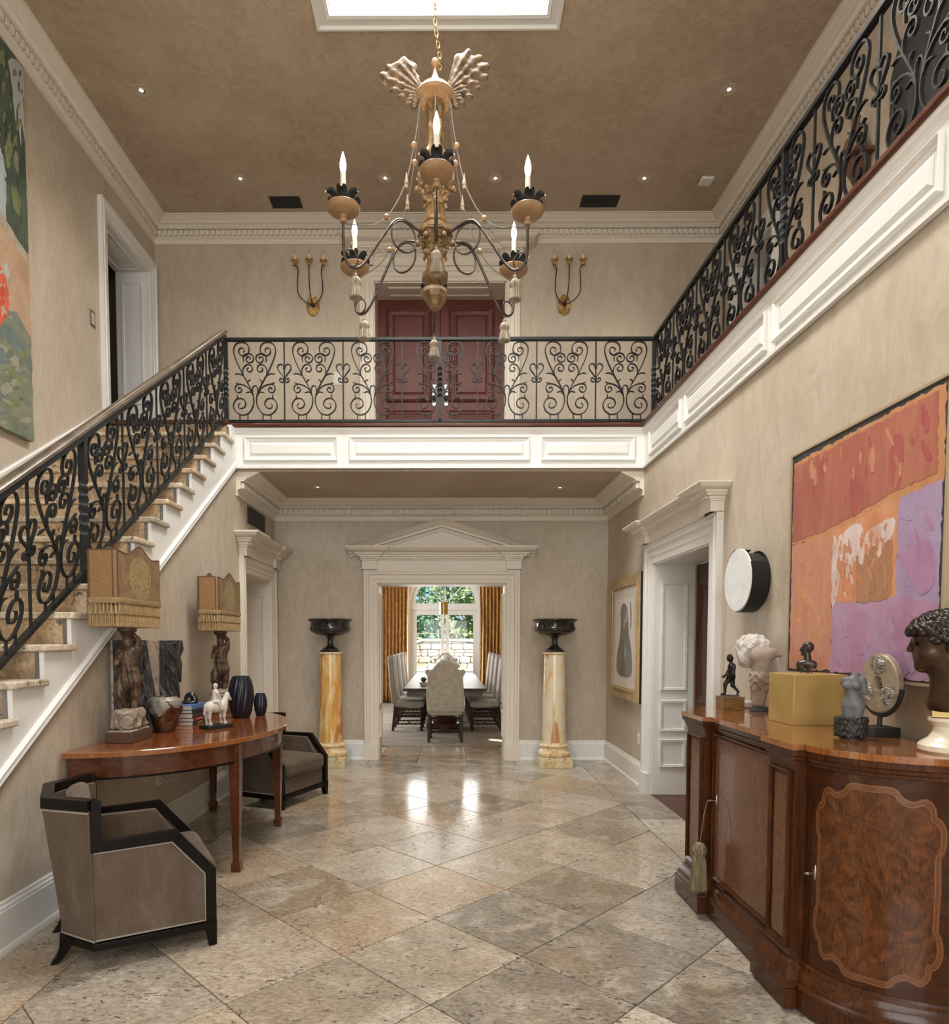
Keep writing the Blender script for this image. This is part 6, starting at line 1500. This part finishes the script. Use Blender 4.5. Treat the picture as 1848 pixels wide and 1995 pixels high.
# ------------------------------------------------------------------ paintings
def paint(name, c0, c1, c2=None, sc=6, stretch=(1,1,.5)):
    return mottled(name, [(.32,c0),(.55,c1),(.75,c2 or c1)], sc, .55, bmp=.35, bscale=sc*3, stretch=stretch, detail=7, dist=1.5, bdist=.008)
def ragged(poly, amp, n, seed, open_=False):
    r = random.Random(seed); out = []
    for i in range(len(poly)):
        a, b = poly[i], poly[(i+1)%len(poly)]; L = math.hypot(b[0]-a[0], b[1]-a[1]); m = max(1,int(L/n))
        for k in range(m):
            t = k/m; out.append((a[0]+(b[0]-a[0])*t+r.uniform(-amp,amp)*(k > 0), a[1]+(b[1]-a[1])*t+r.uniform(-amp,amp)*(k > 0)))
    return out
ap = thing('abstract_painting', 'large abstract painting of orange, lavender and brown blocks above the sideboard', 'painting', (XR,0,0))
y0_, y1_, z0_, z1_ = 2.715, 3.925, 1.367, 2.605
MB().box(-.045,-.004,y0_,y1_,z0_,z1_).build('canvas', paint('charcoal_ground', (.02,.022,.025), (.045,.047,.05)), ap)
FRT = plain('tan_strip_frame', (.40,.31,.20), .45)
MB().sweep([(.001,0.004),(.001,.052),(-.012,.052),(-.012,0.004)], [(y0_,z0_),(y1_,z0_),(y1_,z1_),(y0_,z1_)], (0,0,0), UY, ZV, (-1,0,0), True).build('strip_frame', FRT, ap)
PT = [('salmon_edge',[(3.905,2.565),(2.735,2.585),(2.73,2.19),(3.0,2.165),(3.49,2.085),(3.905,2.10)],paint('ochre_paint',(.47,.20,.09),(.53,.26,.12),(.56,.31,.16)),.046),
 ('brick_red_field',[(3.90,2.545),(2.775,2.565),(2.77,2.235),(3.02,2.215),(3.30,2.165),(3.42,2.15),(3.62,2.125),(3.90,2.115)],paint('brick_paint',(.35,.105,.075),(.42,.145,.10),(.48,.20,.12),5,(1,1,.25)),.0475),
 ('salmon_column',[(3.905,2.098),(3.50,2.095),(3.485,1.39),(3.905,1.385)],paint('salmon_paint',(.48,.205,.125),(.53,.25,.16),(.55,.30,.19)),.047),
 ('lavender_column',[(3.01,2.178),(2.735,2.20),(2.735,1.38),(3.01,1.385)],paint('lavender_paint',(.35,.24,.37),(.39,.29,.44),(.38,.32,.47),4),.0465),
 ('mauve_field',[(3.485,1.755),(3.0,1.75),(2.74,1.70),(2.74,1.38),(3.485,1.383)],paint('mauve_paint',(.40,.20,.33),(.44,.26,.40),(.42,.30,.45),4),.0475),
 ('orange_block',[(3.50,2.105),(3.0,2.185),(3.0,1.74),(3.40,1.735),(3.49,1.755)],paint('orange_paint',(.56,.22,.10),(.63,.29,.15),(.58,.34,.23)),.0480),
 ('white_stroke',[(3.49,2.08),(3.44,2.02),(3.455,1.92),(3.42,1.88),(3.45,1.76),(3.49,1.74)],paint('chalk_paint',(.55,.36,.30),(.68,.58,.55)),.0488),
 ('white_stroke',[(3.40,2.09),(3.26,2.11),(3.255,1.98),(3.33,1.93),(3.40,1.96)],MATS['chalk_paint'],.0488),
 ('white_stroke',[(3.22,2.06),(3.03,2.10),(3.03,2.02),(3.10,1.98),(3.20,1.98)],MATS['chalk_paint'],.0489),
 ('brown_square',[(3.29,1.975),(3.16,1.99),(3.03,2.00),(3.02,1.77),(3.06,1.735),(3.28,1.732)],paint('sienna_paint',(.36,.175,.095),(.42,.215,.115),(.47,.27,.13),7,(1,1,.3)),.0495),
 ('crimson_streak',[(3.36,2.33),(3.31,2.36),(3.29,2.20),(3.34,2.17)],paint('crimson_paint',(.34,.07,.07),(.40,.10,.09)),.0485),
 ('crimson_streak',[(3.06,2.45),(2.98,2.44),(2.99,2.24),(3.05,2.25)],MATS['crimson_paint'],.0485),
 ('orchid_patch',[(2.96,1.92),(2.80,1.97),(2.76,1.80),(2.84,1.74),(2.92,1.84)],paint('orchid_paint',(.38,.18,.31),(.41,.23,.37)),.0485),
 ('orchid_patch',[(3.03,1.69),(2.90,1.68),(2.88,1.42),(2.99,1.44)],MATS['orchid_paint'],.0489),
 ('orchid_patch',[(3.30,1.66),(3.20,1.68),(3.18,1.52),(3.26,1.48)],MATS['orchid_paint'],.0489)]
for i, (nm, poly, mt, d) in enumerate(PT):
    MB().prism(ragged(spline(poly, 3, True), .006, .03, i) if nm in ('orchid_patch','crimson_streak','white_stroke') else ragged(poly, .007, .022, i), (0,0,0), UY, ZV, (-1,0,0), .044, d).build(nm, mt, ap)
def strokes(parent, O, U, N, region, mats, n, seed, d0, vertical=.8, size=(.02,.09)):
    r = random.Random(seed); by = {}
    for i in range(n):
        x, z = r.uniform(region[0],region[1]), r.uniform(region[2],region[3]); L = r.uniform(*size); w = L*r.uniform(.12,.3); a = PI/2*vertical+r.uniform(-.5,.5)
        c, s_ = math.cos(a), math.sin(a); pts = []
        for k in range(10):
            t = k/9; e = w*(math.sin(PI*min(1,max(0,t*.9+.05)))**.5)*r.uniform(.6,1.1); pts.append((t*L-L/2, e))
        pts += [(q, -e*r.uniform(.6,1.1)) for q, e in pts[::-1]]
        poly = [(x+q*c-e*s_, z+q*s_+e*c) for q, e in pts]
        if any(not (region[0]-.01 < q[0] < region[1]+.01 and region[2]-.01 < q[1] < region[3]+.01) for q in poly): continue
        m = r.choice(mats); by.setdefault(m.name, (m, MB()))[1].prism(poly, O, U, ZV, N, .044, d0+r.uniform(0,.0015))
    for m, mb in by.values(): tag(mb.build('brush_strokes', m, parent), kind='stuff')
CH_, BR_, OC_, SA_, LA_, MA_, ORC, ORG, CRI, SI_ = [MATS[k] for k in ('chalk_paint','brick_paint','ochre_paint','salmon_paint','lavender_paint','mauve_paint','orchid_paint','orange_paint','crimson_paint','sienna_paint')]
nl_ = (-1,0,0)
strokes(ap, (0,0,0), UY, nl_, (2.80,3.88,2.22,2.54), [BR_,OC_,CRI,BR_,SA_], 60, 1, .0478, .9, (.04,.14))
strokes(ap, (0,0,0), UY, nl_, (3.53,3.88,1.41,2.07), [SA_,OC_,SA_,ORG], 40, 2, .0473, .6, (.03,.11))
strokes(ap, (0,0,0), UY, nl_, (2.76,2.99,1.74,2.14), [LA_,ORC,MA_,LA_], 26, 3, .0470, .5, (.03,.10))
strokes(ap, (0,0,0), UY, nl_, (2.78,3.46,1.41,1.70), [MA_,ORC,LA_,MA_], 50, 4, .0479, .6, (.03,.11))
strokes(ap, (0,0,0), UY, nl_, (3.06,3.47,1.92,2.09), [CH_,CH_,ORG,SA_], 60, 5, .0490, .95, (.03,.09))
strokes(ap, (0,0,0), UY, nl_, (3.30,3.47,1.76,1.95), [CH_,ORG,SA_], 26, 6, .0490, .8, (.02,.07))
strokes(ap, (0,0,0), UY, nl_, (3.05,3.26,1.76,1.96), [SI_,OC_,SI_,SA_], 26, 7, .0498, .9, (.03,.10))
# landscape on the stair wall
lp = thing('landscape_painting', 'tall unframed landscape painting with a red draped figure above the staircase', 'painting', (XUL,0,0))
ly0, ly1, lz0, lz1 = 3.35, 5.885, 3.275, 6.42
MB().box(.004,.055,ly0,ly1,lz0,lz1).build('canvas', paint('moss_ground',(.10,.125,.09),(.16,.185,.13),(.22,.24,.17),3), lp)
LP = [('sky_passage',[(5.88,6.41),(4.2,6.41),(4.6,5.75),(5.88,5.70)],paint('pale_sky',(.36,.38,.37),(.44,.45,.43),None,3),.0562),
 ('dark_trees',[(5.80,6.41),(ly0,6.41),(ly0,5.1),(5.88,4.86),(5.88,5.75),(5.845,5.95),(5.82,5.70),(5.79,6.05),(5.765,5.78),(5.72,6.15),(5.68,6.30)],paint('cypress_green',(.035,.055,.045),(.075,.105,.075),(.13,.165,.10),6),.0568),
 ('waterfall_passage',[(5.62,5.40),(5.52,5.62),(5.38,5.66),(5.22,5.45),(5.25,5.15),(5.60,4.98)],paint('water_blue',(.26,.34,.36),(.40,.47,.46),None,8,(1,1,.2)),.0574),
 ('sunlit_leaves',[(5.80,5.25),(5.74,5.38),(5.68,5.30),(5.70,5.14),(5.78,5.12)],paint('leaf_yellow',(.14,.17,.075),(.20,.22,.10)),.0574),
 ('sunlit_leaves',[(5.72,5.62),(5.66,5.72),(5.61,5.62),(5.66,5.50)],MATS['leaf_yellow'],.0574),
 ('wall_coping',[(5.885,4.86),(ly0,5.9),(ly0,5.78),(5.885,4.77)],paint('coping_paint',(.36,.29,.22),(.44,.37,.29)),.0578),
 ('stone_wall_passage',[(5.885,4.775),(ly0,5.78),(ly0,4.2),(5.885,4.12)],paint('terracotta_wall',(.36,.22,.13),(.46,.31,.20),(.50,.38,.27),3),.0572),
 ('grass_passage',[(5.885,4.16),(5.70,4.30),(5.5,4.22),(ly0,4.35),(ly0,lz0+.002),(5.885,lz0+.002)],paint('grey_grass',(.13,.16,.13),(.20,.22,.16),(.27,.27,.18),5,(1,.5,1)),.0576),
 ('blue_shadow',[(5.885,4.0),(5.6,4.12),(5.2,4.05),(5.2,3.92),(5.6,3.98),(5.885,3.86)],paint('slate_blue',(.10,.14,.14),(.15,.19,.18)),.0580),
 ('pale_rock',[(5.84,3.86),(5.72,3.92),(5.40,3.86),(5.45,3.80),(5.72,3.84)],paint('chalk_rock',(.25,.25,.19),(.31,.30,.22)),.0582),
 ('red_drapery',[(5.60,4.40),(5.57,4.50),(5.50,4.57),(5.38,4.60),(5.26,4.52),(5.18,4.34),(5.10,4.12),(5.16,3.98),(5.30,3.94),(5.42,4.02),(5.50,4.10),(5.57,4.20),(5.60,4.30)],paint('vermilion_paint',(.46,.06,.03),(.62,.12,.07)),.0584),
 ('figure_head',[(5.62,4.56),(5.585,4.63),(5.55,4.60),(5.56,4.53),(5.60,4.51)],MATS['pale_sky'],.0586)]
for i, (nm, poly, mt, d) in enumerate(LP):
    MB().prism(ragged(poly, .010, .06, i+40), (0,0,0), UY, ZV, UX, .054, d).build(nm, mt, lp)
ul_ = (1,0,0); LM = lambda *k: [MATS[q] for q in k]
strokes(lp, (0,0,0), UY, ul_, (3.4,5.86,5.2,6.35), LM('cypress_green','grey_grass','cypress_green','leaf_yellow'), 420, 11, .0582, .9, (.04,.16))
strokes(lp, (0,0,0), UY, ul_, (3.4,5.86,3.3,4.05), LM('grey_grass','slate_blue','chalk_rock','moss_ground','leaf_yellow'), 560, 12, .0584, .25, (.05,.2))
strokes(lp, (0,0,0), UY, ul_, (3.4,5.86,4.2,4.74), LM('terracotta_wall','coping_paint'), 110, 13, .0580, .1, (.04,.12))
strokes(lp, (0,0,0), UY, ul_, (5.24,5.56,4.08,4.5), LM('vermilion_paint','terracotta_wall','vermilion_paint'), 24, 14, .0590, .7, (.04,.14))
# framed print near the doorway
fp = thing('framed_print', 'gold framed abstract print with a grey figure by the side doorway', 'framed print', (XR,0,0))
fy0, fy1, fz0, fz1 = 6.885, 8.11, .885, 2.255
GFR = mottled('pale_gilt_frame', [(.3,(.34,.22,.09)),(.7,(.52,.37,.18))], 12, .4, .4)
MB().box(-.058,-.003,fy0,fy1,fz0,fz1).build('frame_box', BLACKP, fp)
R_ = [(fy0,fz0),(fy1,fz0),(fy1,fz1),(fy0,fz1)]
MB().sweep([(0,.052),(0,.062),(.095,.064),(.10,.074),(.112,.076),(.118,.064),(.135,.058),(.135,.05)], R_, (0,0,0), UY, ZV, (-1,0,0), True).build('gilt_frame', GFR, fp)
MB().box(-.0595,-.052,fy0+.12,fy1-.12,fz0+.12,fz1-.12).build('mat_board', plain('mat_board', (.56,.50,.44), .8), fp)
pr = MB().box(-.0610,-.058,fy0+.25,fy1-.25,fz0+.26,fz1-.24).build('print_sheet', plain('print_paper', (.62,.57,.50), .8), fp)
PRG = paint('print_grey',(.13,.12,.11),(.19,.175,.16)); PRB = plain('print_blue', (.30,.36,.42), .7); PRY = plain('print_ochre', (.50,.34,.15), .7); PRD = plain('print_dark', (.05,.055,.05), .7)
def blob(pts, mat, d, nm): MB().prism(spline(pts, 5, True), (0,0,0), UY, ZV, (-1,0,0), .060, d).build(nm, mat, pr)
blob([(7.75,1.16),(7.20,1.16),(7.18,1.40),(7.30,1.62),(7.34,1.80),(7.40,1.92),(7.55,1.96),(7.66,1.88),(7.64,1.70),(7.70,1.52),(7.80,1.36)], PRG, .0618, 'printed_shape')
blob([(7.42,1.86),(7.36,1.82),(7.38,1.74),(7.48,1.76)], PRB, .0622, 'printed_shape')
blob([(7.50,1.78),(7.46,1.74),(7.48,1.68),(7.53,1.70)], PRY, .0626, 'printed_shape')
blob([(7.44,1.48),(7.40,1.42),(7.43,1.34),(7.48,1.40)], PRB, .0622, 'printed_shape')
blob([(7.26,1.96),(7.22,1.88),(7.21,1.74),(7.25,1.66),(7.24,1.78)], PRD, .0622, 'printed_shape')
# gallery: dark panel and bracket with vase
gp = thing('dark_wood_panel', 'dark weathered wooden panel on the upper gallery wall', 'panel', (XUR,0,0))
MB().prism([(5.30,4.7),(5.30,5.80),(5.24,5.95),(5.12,6.06),(4.95,6.12),(3.4,6.12),(3.4,4.7)], (0,0,0), UY, ZV, (-1,0,0), .004, .06).build('panel', mottled('charred_wood', [(.3,(.03,.032,.036)),(.6,(.07,.07,.072)),(.8,(.15,.125,.09))], 5, .6, stretch=(1,1,.2), bmp=.3), gp, bev=.006)
TERRA = plain('bracket_brown', (.13,.06,.035), .45)
bk = thing('wall_bracket', 'brown wooden wall bracket on the gallery wall', 'shelf', (XUR,5.66,5.5))
MB().box(-.18,-.002,-.13,.13,-.03,0).build('shelf_board', TERRA, bk, bev=.006)
MB().prism([(0,0),(-.15,0),(-.13,-.08),(-.05,-.2),(0,-.26)], (0,0,-.03), UX, ZV, UY, -.06, .06).build('corbel', TERRA, bk)
MB().lathe([(0,-.33),(.012,-.325),(.018,-.31),(.012,-.295),(0,-.29)], (-.03,0,0), 12).build('finial', GILT, bk)
gv = MB().lathe([(0,0),(.05,0),(.075,.03),(.085,.08),(.075,.13),(.04,.17),(.032,.20),(.032,.29),(.038,.30),(.028,.30),(0,.28)], n=32).build('gold_vase', GILT); gv.location = (XUR-.10,5.66,5.5005); tag(gv, 'gold mosaic bottle vase on the gallery wall bracket', 'vase')

# ------------------------------------------------------------------ disc wall light
dl = thing('disc_wall_light', 'white alabaster disc wall light with black metal band', 'wall light', (XR,4.44,1.945))
ALAB = mottled('alabaster', [(.3,(.72,.74,.75)),(.7,(.84,.86,.87))], 14, .5)
def ringx(mb, r0, r1, x0, x1, a0, a1, n=30):
    P = []; full_ = abs(a1-a0-2*PI) < 1e-6
    for i in range(n+1):
        a = a0+(a1-a0)*i/n; c, s = math.cos(a), math.sin(a)
        P += [(x0,r0*c,r0*s),(x0,r1*c,r1*s),(x1,r1*c,r1*s),(x1,r0*c,r0*s)]
    return mb.add(P, [(i*4+k, i*4+(k+1)%4, i*4+4+(k+1)%4, i*4+4+k) for i in range(n) for k in range(4)]+[(3,2,1,0),(n*4,n*4+1,n*4+2,n*4+3)])
MB().prism([(.205*math.cos(2*PI*i/56), .205*math.sin(2*PI*i/56)) for i in range(56)], (0,0,0), UY, ZV, (-1,0,0), .118, .13).build('disc', ALAB, dl, bev=.003)
SATB = plain('satin_black_metal', (.018,.019,.019), .38, .4)
ringx(MB(), .168, .176, -.118, -.006, 0, 2*PI, 56).build('drum', SATB, dl)
ringx(MB(), .2055, .214, -.126, -.022, PI*.84, PI*1.52).build('outer_band', SATB, dl)
ringx(MB(), .2055, .214, -.126, -.022, -PI*.10, PI*.42).build('outer_band', SATB, dl)
MB().prism([(.19*math.cos(2*PI*i/40), .19*math.sin(2*PI*i/40)) for i in range(40)], (0,0,0), UY, ZV, (-1,0,0), .0, .008).build('backplate', SATB, dl)

# ------------------------------------------------------------------ downlights, vents, detector, plates
CHROME = plain('chrome_reflector', (.75,.73,.68), .12, 1); RINGM = plain('warm_ring', (.55,.47,.33), .35, .3)
CANB, _nt, _b = newmat('downlight_lamp'); _b.inputs['Base Color'].default_value = (1,1,1,1); _b.inputs['Emission Color'].default_value = (1,.88,.7,1); _b.inputs['Emission Strength'].default_value = .9
def downlight(label, x, y, zc_, watt, sz=1.0, grp='recessed ceiling lights'):
    d = thing('downlight', label, 'downlight', (x,y,zc_), 0, grp)
    MB().lathe([(.052*sz,-.002),(.070*sz,-.006),(.076*sz,-.003),(.076*sz,0),(.052*sz,0)], n=32).build('ring', RINGM, d)
    MB().lathe([(.052*sz,-.001),(.045*sz,-.003),(.036*sz,-.0015),(.034*sz,-.004),(.022*sz,-.0025),(.020*sz,-.0015)], n=32).build('reflector', CHROME, d)
    MB().lathe([(.021*sz,-.0015),(.018*sz,-.005),(.010*sz,-.007),(0,-.0075)], n=20).build('lamp', CANB, d)
    l = light('downlight_beam', 'SPOT', (x,y,zc_-.03), watt, (1,.83,.62), spot=math.radians(85), blend=.8, radius=.04)
for lb, x, y in (('recessed light in the ceiling nearest the landscape painting',-2.886,6.514),('leftmost recessed light of the back ceiling row',-2.325,7.72),('recessed light just left of the chandelier stem in the back row',-.698,7.72),('recessed light just right of the chandelier stem in the back row',.54,7.73),('rightmost recessed light of the back ceiling row',2.21,7.74),('recessed light in the ceiling nearest the gallery railing',2.649,6.535)):
    downlight(lb, x, y, ZC2, 30)
downlight('left recessed light under the balcony', -1.485, 7.72, ZC1, 16, .8); downlight('right recessed light under the balcony', 1.296, 7.75, ZC1, 16, .8)
def flat(name, label, cat, bx_, mat, bev=.002, group=None): return tag(MB().box(*bx_).build(name, mat, None, bev=bev), label, cat, group)
for x0, x1, sd in ((-2.09,-1.73,'left'),(1.575,2.02,'right')):
    v = thing('ceiling_vent', 'black slot air vent in the ceiling on the %s' % sd, 'vent', ((x0+x1)/2,8.125,ZC2), 0, 'black ceiling vents'); w = (x1-x0)/2
    MB().box(-w,w,-.105,.105,-.006,0).build('frame', BLACKP, v)
    for i in range(7): MB().box(-w+.015,w-.015,-.09+.03*i-.004,-.09+.03*i+.004,-.010,-.006).build('slat', BLACKP, v)
flat('smoke_detector', 'white smoke detector in the ceiling corner by the gallery', 'detector', (2.91-.075,2.91+.075,7.76-.075,7.76+.075,ZC2-.035,ZC2-.0005), WHITE, .02)
v = thing('wall_vent', 'dark slatted air vent above the doorway left of the dining room', 'vent', (XL,7.74,2.935))
MB().box(.0005,.012,-.34,.34,-.095,.095).build('frame', BLACKP, v)
for i in range(5): MB().box(.010,.02,-.31,.31,-.07+.034*i-.006,-.07+.034*i+.006).build('slat', BLACKP, v)
PLATE = plain('ivory_plate', (.62,.58,.51), .4)
def plate(name, label, cat, loc, ax, w, h, nsw, mat=PLATE):
    t_ = thing(name, label, cat, loc)
    if ax == 'x+': f = lambda u0,u1,z0,z1,d0,d1: MB().box(d0,d1,u0,u1,z0,z1)
    elif ax == 'x-': f = lambda u0,u1,z0,z1,d0,d1: MB().box(-d1,-d0,u0,u1,z0,z1)
    else: f = lambda u0,u1,z0,z1,d0,d1: MB().box(u0,u1,-d1,-d0,z0,z1)
    f(-w/2,w/2,-h/2,h/2,.0005,.008).build('cover_plate', mat, t_, bev=.002)
    for i in range(nsw):
        z = (i-(nsw-1)/2)*(h*.7/max(1,nsw)); f(-w*.28,w*.28,z-h*.26/nsw,z+h*.26/nsw,.008,.012).build('button', WHITE if mat is PLATE else PLATE, t_)
    return t_
plate('switch_plate', 'dark switch plate on the staircase wall beside the landing door', 'switch', (XUL,7.02,4.862), 'x+', .10, .16, 4, plain('bronze_plate', (.25,.20,.14), .35, .6))
plate('keypad', 'ivory keypad on the wall left of the upper double door', 'keypad', (-1.384,YB,4.842), 'y', .12, .17, 5)
plate('outlet', 'white outlet on the wall under the framed print', 'outlet', (XR,7.07,.495), 'x-', .08, .12, 2, WHITE)
ot = plate('outlet', 'white outlet with a cord under the console table', 'outlet', (XL,5.02,.50), 'x+', .08, .12, 2, WHITE)
cd = MB().tube(spline([(XL+.014,5.03,.50),(XL+.05,5.06,.46),(XL+.06,5.2,.45),(XL+.05,5.36,.49),(XL+.03,5.42,.58),(XL+.02,5.43,.73)], 8), .004, 6).build('power_cord', WHITE); tag(cd, 'white lamp cord looping up from the outlet under the table', 'cord')
